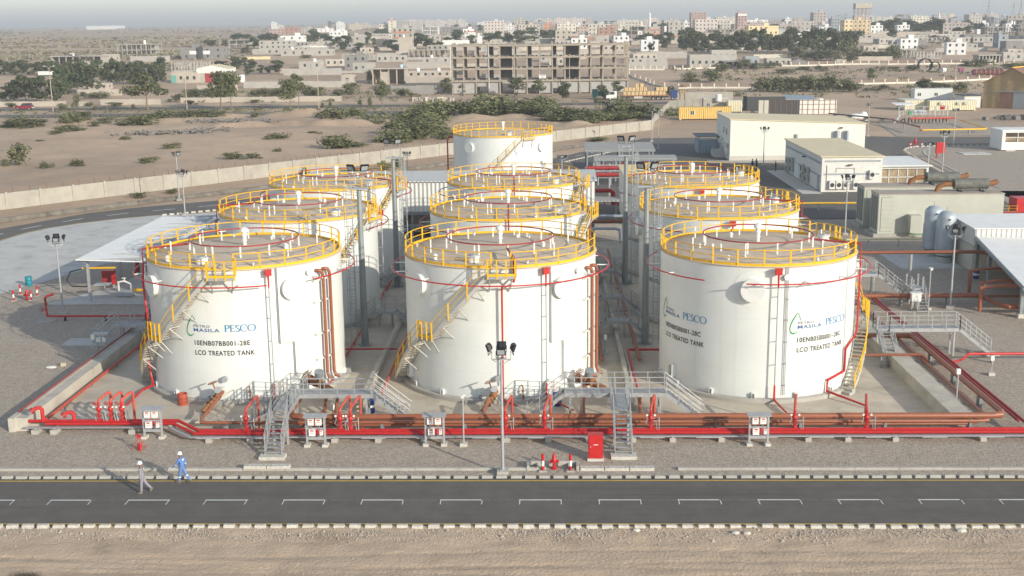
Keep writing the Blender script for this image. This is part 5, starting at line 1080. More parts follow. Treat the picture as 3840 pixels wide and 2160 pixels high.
for i in range(7):
    x, y = 42.6+i*1.1+(i%2)*.6, 100.5+(i*37%11)*1.1
    q = thing('filter_vessel', 'dark piped filter unit below the white canopy at the right edge', 'filter', (x,y,0), 0, 'filter units below the right canopy'); g = MB(); g.cyl((x,y,.3),(x,y,1.7), .3, None, 12); g.sph((x,y,1.7), .3, .3, .2, 12, 4); g.build('vessel', 'grey_steel', q, True); g = MB(); g.tube([(x-.5,y,.2),(x-.5,y,2.3),(x+.3,y,2.4),(x+.6,y,1.6),(x+.6,y,.2)], .1, 8); g.build('pipe', 'brown_pipe', q, True); g = MB(); wheel(g, (x+.6,y-.2,1.4), (0,1,0), .2); g.build('valve_wheel', 'dark_steel', q)
for i, y in enumerate((99.4,101.4,106.5)): pipeline('product_pipe', ['near','middle','far'][i]+' raised brown pipe running below the edge of the right canopy', 'pipe', [(37.6+i*.8,y,.2),(37.6+i*.8,y,2.3),(39.2+i*.6,y,2.5),(60,y,2.5)], .15, 'brown_pipe')
t = thing('foam_skid', 'red foam skid with yellow railings behind the white ribbed building', 'skid', (59,150,0)); obj('deck', 'grate', t, (53.6,62,148.6,152,.6,.75)); obj('tank', 'red', t, (60.2,62.4,149.4,152,.75,2.6)); g = MB(); rail_run(g, [(53.6,148.6,.75),(60,148.6,.75)]); rail_run(g, [(53.6,152,.75),(53.6,148.6,.75)]); g.build('handrail', 'yellow', t); g = MB()
for z in (.4,1.1): g.tube([(51.5,148,z),(62.5,147.6,z)], .13, 8)
g.build('pipe', 'red_dark', t, True)
t = thing('concrete_pad', 'pale rectangular concrete pad behind the overhead brown pipe', 'slab', (40.6,124,0)); obj('slab', 'apron_conc', t, (36.6,43,118.5,126.5,0,.05))
# kiosk, yard furniture
t = thing('white_kiosk', 'white box kiosk with an open window at the right edge of the yard', 'kiosk', (94,233,0)); x0, x1, y0, y1 = 88.9, 100, 230.2, 236.3
obj('wall', 'white', t, (x0,x1,y0,y0+.2,.15,1.7),(x0,x0+.6,y0,y0+.2,1.7,3.9),(x1-.6,x1,y0,y0+.2,1.7,3.9),(x0+.6,x1-.6,y0,y0+.2,3.5,3.9),(x0,x0+.2,y0+.2,y1,.15,3.9),(x1-.2,x1,y0+.2,y1,.15,3.9),(x0+.2,x1-.2,y1-.2,y1,.15,3.9)); obj('roof', 'roof_white', t, (x0-.1,x1+.1,y0-.1,y1+.1,3.9,4.05)); obj('interior', 'glass_room', t, (x0+.2,x1-.2,y0+2,y0+2.1,.2,3.8)); g = MB()
for i in range(5): x = x0+.6+i*2.45; g.box(x-.06,x+.06,y0+.02,y0+.1,1.7,3.5)
g.box(x0+.6,x1-.6,y0+.02,y0+.1,2.5,2.6); g.build('window_frame', 'white', t); obj('step', 'kerb_conc', t, (89.5,91.3,229.4,230.1,0,.2))
t = thing('hose_cabinet', 'red hose cabinet on a post inside the gravel island of the yard', 'fire cabinet', (73.3,219,0)); obj('cabinet', 'red', t, (72.6,74.2,218.7,219.4,.9,2.9)); obj('post', 'red_dark', t, (72.7,72.9,218.9,219.1,0,.9)); obj('post', 'galv', t, (73.9,74.05,218.9,219.1,0,.9))
hydrant(75.5, 240.6, 'red hydrant at the tip of the gravel island of the yard', 1.8)
for x, lb in ((74.3,'left'),(76.6,'right')): bollard(x, 239.9, 'white bollard just '+lb+' of the hydrant at the gravel island', 1.0, .16)
t = thing('manhole_cover', 'pale concrete cover slab in the gravel left of the white kiosk', 'slab', (82,226.5,0)); obj('slab', 'apron_conc', t, (79.6,82.1,224.2,228,0,.12),(82.2,84.8,224.2,228,0,.12))
g = MB(); kp = [(66.9,176),(66.5,186),(66.4,195),(68.4,214),(70.7,232),(72.3,236),(75,239),(80,240),(95,240.3)]
s_ = 0
while True:
    p, a = along(kp, s_)
    if p is None: break
    g.obox((p[0],p[1],0), .75, .3, .22, a); s_ += 1.25
struct(g.build('yard_kerb', 'kerb_conc')); band('yard_kerb_band', [(69.2,178),(68.6,190),(70.2,206),(72.6,225),(74.2,231),(77,235),(84,236.5)], .35, .08, 'kerb_conc')
g = MB(); s_ = 1
while True:
    p, a = along(inner[8:], s_)
    if p is None: break
    g.obox((p[0]+.5*sin(a),p[1]-.5*cos(a),0), .6, .25, .2, a); s_ += 1.0
struct(g.build('ring_road_kerb', 'kerb_conc'))
dk = [(-90,130),(-80,143),(-72.8,152.3),(-68.3,158.4),(-62.1,164.3),(-55.6,172),(-45.2,182.5),(-30,200),(1.9,237.3),(8.2,246.3),(14,253)]
g = MB()
for a, b in zip(dk, dk[1:]): g.bar((*a,.3),(*b,.3), .35, .6)
struct(g.build('drain_kerb', 'kerb_old'))
# boundary wall: posts and panels
t = thing('boundary_wall', 'long pale concrete panel wall along the left and back of the plant', 'wall', (-77.3,164.3,0))
bw = [(-130,103.5),(-77.3,164.3),(25.9,284.4)]; L1 = hypot(103.2,120.1); n_ = 31
dx, dy = 103.2/L1, 120.1/L1
for i in range(-15, n_+1):
    s_ = i*L1/n_; x, y = -77.3+dx*s_, 164.3+dy*s_; a = atan2(dy, dx)
    g = MB(); g.obox((x,y,0), .34, .40, 2.5, a); g.build('post', 'wall_conc', t)
    if i < n_: l_ = L1/n_; g = MB(); g.obox((x+dx*l_/2,y+dy*l_/2,0), l_-.3, .14, 2.35, a); g.obox((x+dx*l_/2+dy*.09,y+dy*l_/2-dx*.09,0), l_-.3, .05, 1.1, a); g.build('panel', 'wall_conc', t)
t = thing('wire_fence', 'rusty wire fence on thin posts outside the concrete boundary wall', 'fence', (-81,167.5,0)); g = MB()
for i in range(-14, 60): s_ = i*2.6; x, y = -80.1+dx*s_, 167.2+dy*s_; g.bar((x,y,0),(x,y,2.3), .07); g.bar((x,y,2.3),(x-.25,y+.2,2.6), .05)
g.build('post', 'rust', t); g = MB()
for z in (.5,1.0,1.5,2.0,2.3): g.bar((-80.1-dx*36,167.2-dy*36,z),(-80.1+dx*153,167.2+dy*153,z), .012)
g.build('wire', 'rust', t)
t = thing('boundary_wall', 'pale concrete wall running on from the boundary wall end towards the gate', 'wall', (26,285,0)); pts = [(26,284.5),(28.4,304),(32.5,327),(34,335),(37.5,354)]
for a, b in zip(pts, pts[1:]): l_ = hypot(b[0]-a[0], b[1]-a[1]); an_ = atan2(b[1]-a[1], b[0]-a[0]); g = MB(); g.obox(((a[0]+b[0])/2,(a[1]+b[1])/2,0), l_-.35, .2, 2.35, an_); g.build('panel', 'wall_conc', t); g = MB(); g.obox((*b,0), .35, .4, 2.5, an_); g.build('post', 'wall_conc', t)
t = thing('compound_wall', 'sandy concrete compound wall with piers behind the yellow container', 'wall', (44,366,0))
for i in range(6): x = 37.8+i*2.6; y = 357+i*2.2; obj('panel', 'wall_conc', t, (x,x+2.3,y-.1,y+.1,0,2.4)); obj('post', 'wall_conc', t, (x+2.3,x+2.6,y-.2,y+.2,0,2.6))
obj('panel', 'wall_conc', t, (53.4,58.5,367.9,368.1,0,4.2)); obj('panel', 'wall_conc', t, (41,53.4,364.9,365.1,0,4.4))
t = thing('watchtower', 'small brown watchtower with a round thatched roof by the yard wall', 'watchtower', (41.9,360,0))
for x in (41.2,42.6):
    for y in (359.4,360.6): obj('leg', 'rust', t, (x-.08,x+.08,y-.08,y+.08,0,4.4))
obj('cabin', 'barn_brown', t, (40.9,42.9,359.1,360.9,4.4,5.6)); MB().lathe([(1.6,6.2),(.1,7.0)], (41.9,360,0), 12).build('roof', 'barn_roof', t)
def container(label, x0, x1, y0, y1, h, mat, wins=(), door=None, z0=.25, acs=()):
    t = thing('container_cabin', label, 'cabin', ((x0+x1)/2,(y0+y1)/2,0), 0, 'container cabins'); obj('body', mat, t, (x0,x1,y0,y1,z0,h)); obj('roof', 'white_dusty' if mat != 'rib_yellow' else 'rib_yellow', t, (x0-.05,x1+.05,y0-.05,y1+.05,h,h+.08))
    for u in wins: w_ = obj('window', 'window', t, (u-.5,u+.5,y0-.05,y0,z0+1.2,z0+2.1)); obj('frame', 'white', w_, (u-.62,u-.5,y0-.07,y0,z0+1.1,z0+2.2),(u+.5,u+.62,y0-.07,y0,z0+1.1,z0+2.2),(u-.05,u+.05,y0-.07,y0,z0+1.2,z0+2.1))
    if door: obj('door', mat, t, (door-.55,door+.55,y0-.06,y0,z0+.1,z0+2.1))
    for u in acs: obj('air_conditioner', 'gen_grey', t, (u-.5,u+.5,y0-.5,y0,z0+1.6,z0+2.3))
    for u in (x0+.3, x1-.3): obj('foot', 'kerb_conc', t, (u-.2,u+.2,y0,y1,0,z0))
    return t
container('long bright yellow container cabin with two windows left of the cream building', 35.8, 49.5, 313.3, 316, 3.25, 'rib_yellow', (39.2,46.5), 42.8)
container('short cream cabin with a dark doorway behind the yellow container', 52.4, 56.4, 338, 341, 3.3, 'rib_cream', (), None); 
container('grey block cabin with a white door behind the yellow container', 46.0, 53, 342.5, 346, 3.8, 'block_wall', (47.4,), 51)
container('long pale ribbed container with three air conditioners on the right', 109, 122, 336.6, 339.5, 2.8, 'rib_cream', (), None, .15, (112,117,119)); container('pale ribbed container with its shaded end left of the long one', 103, 108.4, 339.7, 348, 2.8, 'rib_cream'); container('white and pale blue cabin behind the pale ribbed containers', 119, 131, 383, 387, 3.6, 'white', (120.5,125.8), None)
t = thing('gas_bottle_tank', 'white round tank on the grey block cabin behind the yellow container', 'water tank', (50.2,341.6,0)); g = MB(); g.cyl((50.2,342,3.0),(50.2,342,5.0), .9, None, 14); g.build('body', 'white', t, True)
t = thing('screen_fence', 'grey screen of panels with dark netting behind the cream building', 'fence', (67,330,0))
for i, (a, b, m_) in enumerate(((59.6,62.4,'gen_grey'),(62.4,71,'net_dark'),(71,81.2,'white_dusty'))):
    obj('panel', m_, t, (a,b,329.9,330.0,0,3.9))
g = MB()
for i in range(15): x = 59.6+i*1.52; g.box(x-.06,x+.06,329.8,329.9,0,4.1)
for z in (1.2,2.6,3.7): g.box(71,81.2,329.8,329.88,z,z+.1)
g.build('frame', 'rust', t)
t = thing('dark_shed', 'dark open shed with a ribbed roof behind the grey screen', 'shed', (67,348,0)); obj('wall', 'net_dark', t, (59,70,345,345.1,0,4),(59,59.1,345.1,352,0,4)); g = MB(); slab(g, [(70.5,345,3.2),(79,345,2.8),(79,351,3.8),(70.5,351,4.2)], .1); g.build('roof', 'blue_grey', t)
for x in (70.8,78.6): obj('post', 'rust', t, (x-.1,x+.1,345,345.2,0,2.8))
t = thing('water_tank', 'white round water tank right of the dark shed', 'water tank', (80.3,347,0)); g = MB(); g.cyl((80.3,347,1.0),(80.3,347,3.2), 1.1, None, 16); g.build('body', 'white', t, True); obj('stand', 'rust', t, (79.3,81.3,346.2,347.8,0,1.0))
t = thing('tarpaulin_heap', 'white tarpaulin heap behind the right end of the cream roof', 'heap', (83,312,0)); g = MB(); g.sph((82,312,.5), 2.4, 1.4, .9, 10, 5); g.sph((84,312.5,.7), 1.2, 1.2, 1.2, 10, 5); g.build('sheet', 'white', t)
# brown barn
t = thing('barn', 'large brown gabled barn with a sliding door at the right edge', 'barn', (134,343.3,0)); x0, x1, xr = 126.2, 141.8, 134; y0, y1 = 343.3, 380
g = MB(); g.add([(x0,y0,0),(x1,y0,0),(x1,y0,7.2),(xr,y0,11.4),(x0,y0,7.2),(x0,y1,0),(x1,y1,0),(x1,y1,7.2),(xr,y1,11.4),(x0,y1,7.2)], [(0,1,2,3,4),(9,8,7,6,5),(0,4,9,5),(1,6,7,2)]); g.build('wall', 'barn_brown', t)
g = MB(); slab(g, [(x0-.4,y0-.4,7.15),(xr,y0-.4,11.65),(xr,y1,11.65),(x0-.4,y1,7.15)], .2); slab(g, [(xr,y0-.4,11.65),(x1+.4,y0-.4,7.15),(x1+.4,y1,7.15),(xr,y1,11.65)], .2); g.build('roof', 'barn_roof', t); obj('door', 'barn_roof', t, (131.2,134.6,y0-.15,y0,0,4.6)); obj('door', 'door_grey', t, (134.8,139,y0-.15,y0,0,4.6)); obj('door_rail', 'door_grey', t, (129.8,139.5,y0-.3,y0-.15,4.7,5.0)); obj('barge_board', 'yellow', t, (xr-.3,xr+.3,y0-.5,y1,11.5,11.75)); t.rotation_euler = (0,0,-.69)
t = thing('barn_annex', 'pale lean-to annex at the left side of the brown barn', 'shed', (125,352,0)); obj('wall', 'white_dusty', t, (122.6,127.3,348,356,0,3.4)); obj('roof', 'dark_steel', t, (122.3,127.4,347.7,356.2,3.4,3.6))
# pig launcher skid and yellow gas loop
t = thing('metering_skid', 'grey steel metering skid with railings and a small white roof', 'skid', (94,296,0)); g = MB()
for x in (88,91,94,97,100): g.box(x-.08,x+.08,294.9,295.1,0,4.2)
for z in (2.2,3.2,4.2): g.bar((88,295,z),(100.3,295,z), .1)
g.build('frame', 'galv', t); g = MB(); rail_run(g, [(88,294.6,2.2),(100,294.6,2.2)]); g.build('handrail', 'white', t); g = MB(); slab(g, [(87.4,296,4.6),(92.4,296,4.6),(92.4,300,4.9),(87.4,300,4.9)], .1); g.build('roof', 'roof_white', t); g = MB()
for i in range(7): x = 88.6+i*1.7; g.tube([(x,294.4,.2),(x,294.4,1.0+i%3*.3),(x+.8,294.4,1.3),(x+.9,294.4,.3)], .14, 6)
g.build('pipe', 'dark_steel', t, True); g = MB(); g.tube([(90.5,293.6,1.4),(101.5,293.8,1.4)], .25, 8); g.build('header_pipe', 'red_faded', t, True); obj('vessel', 'vessel', t, (92,95,296,297.5,2.3,3.3)); g = MB(); g.bar((86.5,293.5,.2),(88.3,294.6,2.2), .3, .1); g.build('stair', 'white', t); obj('control_box', 'red', t, (98.6,99.6,296,296.5,3.3,4.3)); obj('valve', 'logo_green', t, (90.2,90.9,294.2,294.6,2.3,3.1))
pipeline('yellow_gas_pipe', 'yellow gas pipe bent round the gravel in front of the metering skid', 'pipe', [(84.9,295,1.4),(84.9,267.5,1.5),(84.9,267.4,.5)], .16, 'brown_pipe', [(84.9,280,1.4)]); pipeline('yellow_gas_pipe', 'straight bright yellow pipe along the yard road in front of the metering skid', 'pipe', [(85.2,267,.9),(99.6,268.2,.9),(100,268.6,.95),(100,269.2,1.0),(102.4,293,1.0)], .17, 'yellow', [(90,267.4,.9),(96,267.9,.9)], 'beam_conc')
t = thing('trench_cover', 'long dark pipe bridge sloping down left of the metering skid', 'pipe rack', (80,305,0)); g = MB(); g.bar((76.5,318,1.0),(87,296,1.0), .9, .25); g.build('deck', 'dark_steel', t)
for i in range(4): x, y = 77.5+i*2.6, 316-i*5.4; obj('support', 'kerb_conc', t, (x-.5,x+.5,y-.4,y+.4,0,.8))

g = MB(); g.sph((-37.4,83.9,.06), .45, .22, .12, 8, 4); o = g.build('sack', 'white_dusty'); tag(o, 'flattened white sack lying on the left gravel', 'sack')
g = MB(); g.obox((-36.7,84.5,0), .4, .3, .25, .4); o = g.build('cardboard_box', 'tread'); tag(o, 'small cardboard box beside the white sack on the left gravel', 'box')
BT = """
frame|-252.7|733|24.4|12|6.8|blk|2|9|two storey concrete house with an open pillared upper floor on the left plain
open|-256.4|646|27.5|12|5.1|blk|1|7|low concrete house with open dark bays behind the left tree belt
house|-246.8|668|7.6|8|4.5|sandst|1|2|small sandy house right of the low house with open bays
house|-186.2|489|7.8|7|2.5|sandst|1|3|small sandstone ruin behind the roadside wall on the left
wall|-175.4|462|17.5|1|2.5|sandst|1|0|sandstone yard wall in front of the small ruin on the left
wall|-223.5|670|22.4|1|3.3|blk|1|0|long pale block wall right of the pillared house on the plain
house|-1340.9|3600|97.5|60|10.6|white|1|0|long white warehouse far off on the left horizon
house|-158.7|519|11.8|9|4.6|sandst|1|4|sandy shop house with a teal shutter beside the red door shed
columns|-176.9|590|19.4|9|5.3|blk|1|13|row of bare concrete columns standing on the sandy shop house
house|-198.2|686|24.8|12|6.8|darkgrey|2|4|grey two storey house with white window panels and a dark stair tower
house|-193.3|719|2.4|4|3.1|blk|1|0|tiny block hut right of the grey house with white panels
frame|-209.7|819|15.9|10|5.9|blk|2|4|small two storey open concrete frame left of the white house
house|-181.1|801|22.5|12|5.5|blk|2|6|unfinished grey house with red stripes in front of the white house
house|-182.9|863|16.9|10|7.2|white|2|3|white two storey house with arched windows behind the unfinished one
wall|-150.9|781|16.2|1|2.7|white|1|0|white topped wall right of the unfinished grey house
wall|-164.8|680|14.9|1|1.6|yellow|1|0|low yellow wall between the palm trees and the grey houses
house|-170.7|728|17.2|8|3.2|blk|1|4|low block house with one round window on the left of town
house|-141.9|709|31|9|3.7|blk|1|6|long low block house row behind a block yard wall
house|-117.6|597|12.4|9|3.6|blk|1|2|block house with a dark doorway among walls left of centre
wall|-109.2|557|27.5|1|3.1|blk|1|0|long block wall with small openings left of centre
wall|-104.4|489|40.8|1|2.6|blk|1|0|lowest long block wall with dark piers above the scrub left of centre
wall|-132.9|478|16.3|1|2.3|sandst|1|0|sandy yard wall in front of the red door shed
house|-597.7|2635|11|10|13.9|white|3|1|white and cream stair tower above the brown brick houses
house|-574.8|2595|14.5|10|7.7|cream|2|1|cream block just right of the white stair tower
house|-308.5|1375|17.3|14|6.2|pink|2|4|brown brick house below the white stair tower
house|-291.5|1375|16.5|14|7.3|brick|2|3|orange brick house right of the brown brick house
house|-304.1|1275|18.2|10|3.4|darkgrey|1|4|dark low house left of the brown brick house
frame|-411.1|2320|20.7|14|15.1|blk|5|4|tall concrete frame tower left of centre on the skyline
house|-370.5|2165|12.1|14|12.3|white|4|2|white block right beside the tall concrete frame tower
house|-282.7|1420|13.9|12|6.5|blk|2|3|pale house left of the tall concrete frame tower
house|-284.9|1540|23.2|12|5|white|2|4|white house with a red sign below the tall concrete frame tower
house|-163.5|891|7|8|2.4|blk|1|1|pale block hut behind the white topped wall
house|-163.9|1220|8.8|12|10.9|cream|3|3|cream house with a red capped tower, left of centre
house|-154.6|1215|7.4|8|14.9|cream|5|1|red capped cream tower of the cream house left of centre
brick4|-91.8|775|14|11|13.7|blk|4|4|grey house with two orange brick floors left of the frame building
house|-85.2|730|7.5|8|9.2|sandst|3|0|plain grey block tower in front of the orange brick floors
house|-117.9|752|7.6|8|9.2|blk|3|1|narrow grey block house among trees left of centre
house|-107.6|802|9.8|9|6.1|sandst|2|1|sandy block house between two dark trees left of centre
frame|-98.6|1036|13.8|12|9.5|white|3|3|white open frame building behind trees left of the frame building
house|-102.6|1330|22.9|14|6.1|darkgrey|2|5|wide grey block behind the trees left of the frame building
house|-80.6|884|7.4|8|5.3|blk|2|2|small ornate house with two arched windows among trees
house|-62.8|1014|9|9|4.9|white|2|2|white house with a red roof edge behind the frame building
house|-45.7|845|3.5|6|5.9|white|3|0|tall narrow white house right of the red edged one
frame|-65.4|680|24.3|12|4.3|scaf|1|14|scaffolded concrete slab with rows of thin props left of the frame building
columns|-103.7|666|20.2|8|3.6|blk|1|12|row of unfinished block walls and pillars left of centre
wall|-87.7|687|17.7|1|2.4|blk|1|0|pale compound wall below the dark trees left of centre
wall|-72.2|661|39.9|1|1.4|blk|1|0|long pale wall below the scaffolded slab
house|-87.3|571|9.9|8|4.3|blk|1|3|low block house with two arched windows left of the frame building
wall|-91.8|567|10.8|1|1.2|blk|1|0|block wall in front of the low house with arched windows
open|-65.8|501|14.1|10|6.7|sandst|1|4|low ruined house with open bays and a fallen stair left of the frame building
house|-52|536|19.5|9|2.6|sandst|1|6|long low house with arched windows beside the frame building
wall|-48.8|497|18.5|1|3.2|sandst|1|0|sandy yard wall with a brown gate beside the frame building
house|-56.7|626|14.4|8|3.1|blk|1|3|low block house below the scaffolded slab
house|-83.8|503|5.1|8|3.8|sandst|1|1|pale house with an orange door left of the ruined house
wall|-48.6|450|19.5|1|3.4|dkwall|1|0|long shaded block wall below the low houses left of the frame building
house|-59.4|799|17.8|10|4.5|white|1|0|long white roofed house just behind the frame building
house|-305.4|2790|41.9|22|15.8|apt|6|9|leftmost of the pale slab apartment blocks on the skyline
house|-257.7|2685|20.1|22|15.2|apt|6|5|second pale apartment block from the left on the skyline
house|-228.6|2620|18.9|22|15.1|apt|6|5|third pale apartment block from the left on the skyline
house|-196.6|2550|17.7|22|15.1|apt|6|4|fourth pale apartment block from the left on the skyline
house|-171.3|2495|15.2|22|14.8|apt|6|4|fifth pale apartment block, nearest the middle of the skyline
house|-154.2|3060|32.2|20|8.3|white|2|8|long low white block on the skyline above the frame building
house|-25.8|1265|11.2|16|14.7|blk|7|3|tall grey block at the left of the dense town centre
frame|-15.6|1330|10.7|16|12.2|blk|6|4|grey frame block right of the tall grey one
house|-9.9|2675|18.5|20|14.4|apt|6|4|pale pink apartment block on the skyline behind the orange house
house|13.3|2455|17|20|14.3|pinkgrey|6|4|pinkish block left of the long apartment row
house|30.3|1955|25.9|20|14.2|apt|6|6|left end of the long pale apartment row on the skyline
house|60.2|2085|27|20|14.6|apt|6|6|middle part of the long pale apartment row on the skyline
house|87|2265|12.5|18|14.6|pinkgrey|6|3|right end of the long pale apartment row on the skyline
house|5.1|1530|11.8|12|7.8|orange|2|2|bright orange house before the skyline
house|26.5|1295|15.8|14|5.6|salmon|2|4|salmon pink house right of the bright orange one
house|37.1|1290|6.4|12|7.6|white|3|2|white house right beside the salmon pink house
house|46.3|1210|17|14|8.4|pinkgrey|3|4|pinkish grey unfinished house with an open top floor
house|51.1|982|13.3|14|7.9|brick|3|3|brown brick house right of the pinkish grey one
frame|87.5|1695|32.7|18|10|green|5|8|pale green frame block on the skyline
house|133.6|1925|31.3|18|10.3|apt|5|6|pale block row left of the minaret
house|13.8|832|11.5|11|9.4|sandst|3|3|three storey sandy house with arched openings behind the frame building
house|27.1|821|15.7|11|5.2|brick|1|5|low orange brick house with white windows behind the frame building
house|44.1|855|14|10|3.5|blk|1|3|low grey house right of the low orange brick house
house|0.9|843|14|10|3.4|blk|1|2|low pale roofed house left of the three storey sandy house
frame|-6.6|987|16.4|12|2.4|blk|1|6|open flat roofed shelter left of the three storey sandy house
frame|70.3|930|15.4|14|9.5|blk|3|4|grey open frame house below the minaret
brick4|86.2|932|14.9|13|9.3|blk|3|3|grey house with an orange brick band right of the open frame house
house|80.8|1250|6.9|10|6.4|cream|2|2|cream house left of the grey open frame house
house|102.2|926|12|14|12.5|blk|4|3|grey block with balconies right of the orange banded house
brick4|95.4|851|10.3|10|6.7|blk|2|3|low house with a red brick corner by the right tree belt
house|63.3|716|10.3|9|6.7|white|2|2|bright white ruined house right of the frame building
wall|63.9|648|27.2|1|3.7|blk|1|0|grey compound wall below the bright white ruined house
house|53.5|613|19.4|9|2.3|blk|1|5|low house with round windows right of the frame building
wall|50.1|572|18.4|1|3.2|blk|1|0|grey block wall right of the frame building
house|171.8|1335|16.5|16|19|pink|7|5|pink brown tower with rows of dark windows, left of the right skyline
house|196.6|1375|17.3|13|9.4|brickpale|3|4|pale brown house with white frames right of the pink brown tower
house|182.1|1105|8.2|14|18|pink|7|3|narrow pink tower with a white roof sign
house|159.7|874|21.8|16|9.9|yellow|3|6|long yellow three storey house behind the right tree belt
house|178.2|933|15.1|12|6|greenish|2|4|grey green house in front of the long yellow house
house|271.2|1186|12|15|17.5|pinkgrey|6|4|grey and pink tower left of the water tower
frame|989.3|3990|37|16|20.3|blk|4|4|grey frame block just left of the water tower
house|249.6|1032|6.8|12|12.2|bluegrey|5|3|blue grey narrow block left of the yellow apartment house
house|256.7|1107|3|8|8.9|cream|3|0|thin pale tower left of the yellow apartment house
house|396.3|1955|10.1|12|10|white|3|3|small white block in the middle of the right skyline
house|248.9|1158|22.2|13|9.3|blk|2|5|long brownish house row left of the grey and pink tower
frame|271.6|1240|13.9|12|5|white|2|5|white framed house row below the grey and pink tower
house|287.7|1620|27.9|13|8.7|white|2|5|white houses with a small red roof behind the long yellow house
house|262.4|1310|13.6|12|5.6|pinkgrey|2|0|plain pink flat block right of the long yellow house
frame|153.5|1033|25|12|4.4|blk|1|8|row of open dark shop frames above the right tree belt
house|128.8|1088|6.3|12|10|white|3|3|white house left of the pink brown tower
house|141.8|1078|10.7|11|6.4|blk|2|3|grey house below the pink brown tower
house|81.6|576|22.6|11|5.9|blk|1|7|long grey block house left of the white pillared fence
house|95.3|633|13.1|9|4.9|blk|1|4|grey upper house on top of the long grey block house
house|101.4|582|6.9|8|4.6|bluegrey|1|2|blue grey gabled house with two arched windows behind the fence
house|111.4|580|6.7|8|3.8|blk|1|2|low grey house right of the blue grey gabled house
house|117.3|580|5.1|8|3.6|blk|1|2|low pale house with arched windows left of the dark roofed shed
gable|124.9|585|9|8|3.2|darkgrey|1|0|dark ribbed gable shed behind the white pillared fence
wall|120.3|639|16.2|1|2.1|cream|1|0|long cream wall behind the grey houses at the fence
house|146.3|589|4.8|6|2.2|sandst|1|1|small sandy hut standing behind the white pillared fence
open|90.2|570|8.2|6|3.4|darkgrey|1|2|dark open garage with a brick edge behind the fence
house|162.7|725|3.2|6|3.3|cream|1|1|small cream hut inside the right tree belt
house|242.7|933|20.1|14|12.3|yellow|4|6|bright yellow four storey apartment house below the water tower
house|487|1320|7.9|14|10.6|darkgrey|4|0|dark end block of the grey apartment row at the right
house|501.3|1305|31.8|16|10.4|blk|4|8|long grey apartment row at the right edge of the skyline
frame|329|871|18.4|12|7.2|blk|2|6|open two storey concrete frame at the right edge
frame|342.4|866|5.6|10|12|darkgrey|4|3|dark tall frame at the extreme right of the town
house|270.4|710|5.6|9|7.6|bluegrey|2|1|shaded blue grey house with one pale window at the right
house|260.1|666|9.6|9|6.1|darkgrey|1|1|dark fronted low house with a white window at the right
open|217.5|587|10.2|8|3.9|blk|1|6|open grey carport frame behind the white pillared fence at the right
house|233.3|598|10|9|4.2|blk|1|2|low grey house behind the carport at the right edge
house|220.9|720|16.3|9|4.5|darkgrey|1|3|grey flat roofed house with roof tanks right of the tree belt
wall|204.2|717|15.7|1|2.3|cream|1|0|broken pale wall among trees right of the tree belt
wall|221.6|795|26.5|1|3.4|blk|1|0|long grey roofed wall below the yellow apartment house
frame|190.4|627|6.8|6|4.7|blk|1|4|small ruined frame with columns behind the fence
columns|199.4|622|12.9|6|4|blk|1|8|bare concrete columns of an unfinished house behind the fence
wall|256.7|727|32.9|1|2.3|blk|1|0|long block wall with dark piers at the right
wall|234.9|677|28.4|1|2.3|blk|1|0|grey ruined wall with dark openings at the right
house|295.4|869|7.6|8|2.8|blk|1|1|low pale roofed house right of the tree belt
house|297|823|20.1|10|3.5|darkgrey|1|2|dark flat shed in front of the right apartment row
house|319.7|956|7.3|10|8.4|pinkgrey|3|2|brown narrow house with white balconies behind the trees
house|416.6|1210|6.2|8|5.4|white|2|1|white house right of the brown narrow house
house|595.6|2065|24.7|16|9.4|cream|3|5|cream block row right of the water tower
frame|603.2|2020|21.9|16|14|pinkgrey|4|5|unfinished brown frame block right of the water tower
house|587.6|1890|27.7|16|11.1|cream|3|6|long cream block with strip windows right of the water tower
house|1036.7|3075|13.3|12|13.9|yellow|4|2|small yellow tower on the right skyline
house|664.7|1930|29.3|14|7.2|bluegrey|2|5|blue grey low row on the right skyline
house|514.7|1450|11.8|13|8.9|pinkgrey|3|3|pinkish unfinished block at the right
house|627.2|1730|12.2|13|7.8|blk|3|3|grey unfinished block left of the dark end block
house|514.3|1855|21.2|13|10.4|greenish|3|2|grey green plain block just right of the water tower
frame|1551.6|4355|21.2|16|18.6|bluegrey|5|3|hazy frame tower far off at the right
house|344.7|955|4.4|6|3.6|white|1|0|small white block hut before the right apartment row
"""
ORD = 'first second third fourth fifth sixth seventh eighth ninth tenth eleventh twelfth thirteenth fourteenth fifteenth sixteenth seventeenth eighteenth nineteenth twentieth twenty-first twenty-second twenty-third twenty-fourth twenty-fifth twenty-sixth twenty-seventh twenty-eighth twenty-ninth thirtieth thirty-first thirty-second thirty-third thirty-fourth thirty-fifth'.split()
D('brush_grey', (.20,.185,.165), .95, .35, .8)
D('stone', (.36,.325,.28), .95, .4, 6)
D('dead_bush', (.10,.085,.06), .95, .3, 9)
D('shutter_teal', (.16,.42,.36), .6, .1, 2)
D('t_frame', (.36,.31,.245), .9, .16, .4)
D('t_shut', (.40,.385,.36), .7, .06, .8)
D('t_core_shade', (.10,.095,.09), .9, .2, .5)  # near-black tone paints in the deep shade under the slabs
D('red_door', (.36,.05,.05), .6, .12, 1)
D('pylon_grey', (.30,.31,.32), .6, .05, 1)
D('fence_white', (.70,.66,.55), .8, .08, 1)
D('car_red', (.28,.02,.04), .25, .05, 2, spec=.7)
D('crate_wood', (.68,.52,.27), .8, .14, .8)
D('truck_rust', (.30,.15,.08), .8, .2, 2)
D('truck_green', (.02,.20,.17), .4, .1, 2)
D('truck_blue', (.03,.06,.18), .4, .1, 2)
D('lamp_tan', (.50,.42,.32), .7, .1, 1)
D('reel_purple', (.30,.07,.16), .7, .15, 2)
D('reel_wood', (.60,.38,.24), .8, .15, 2)
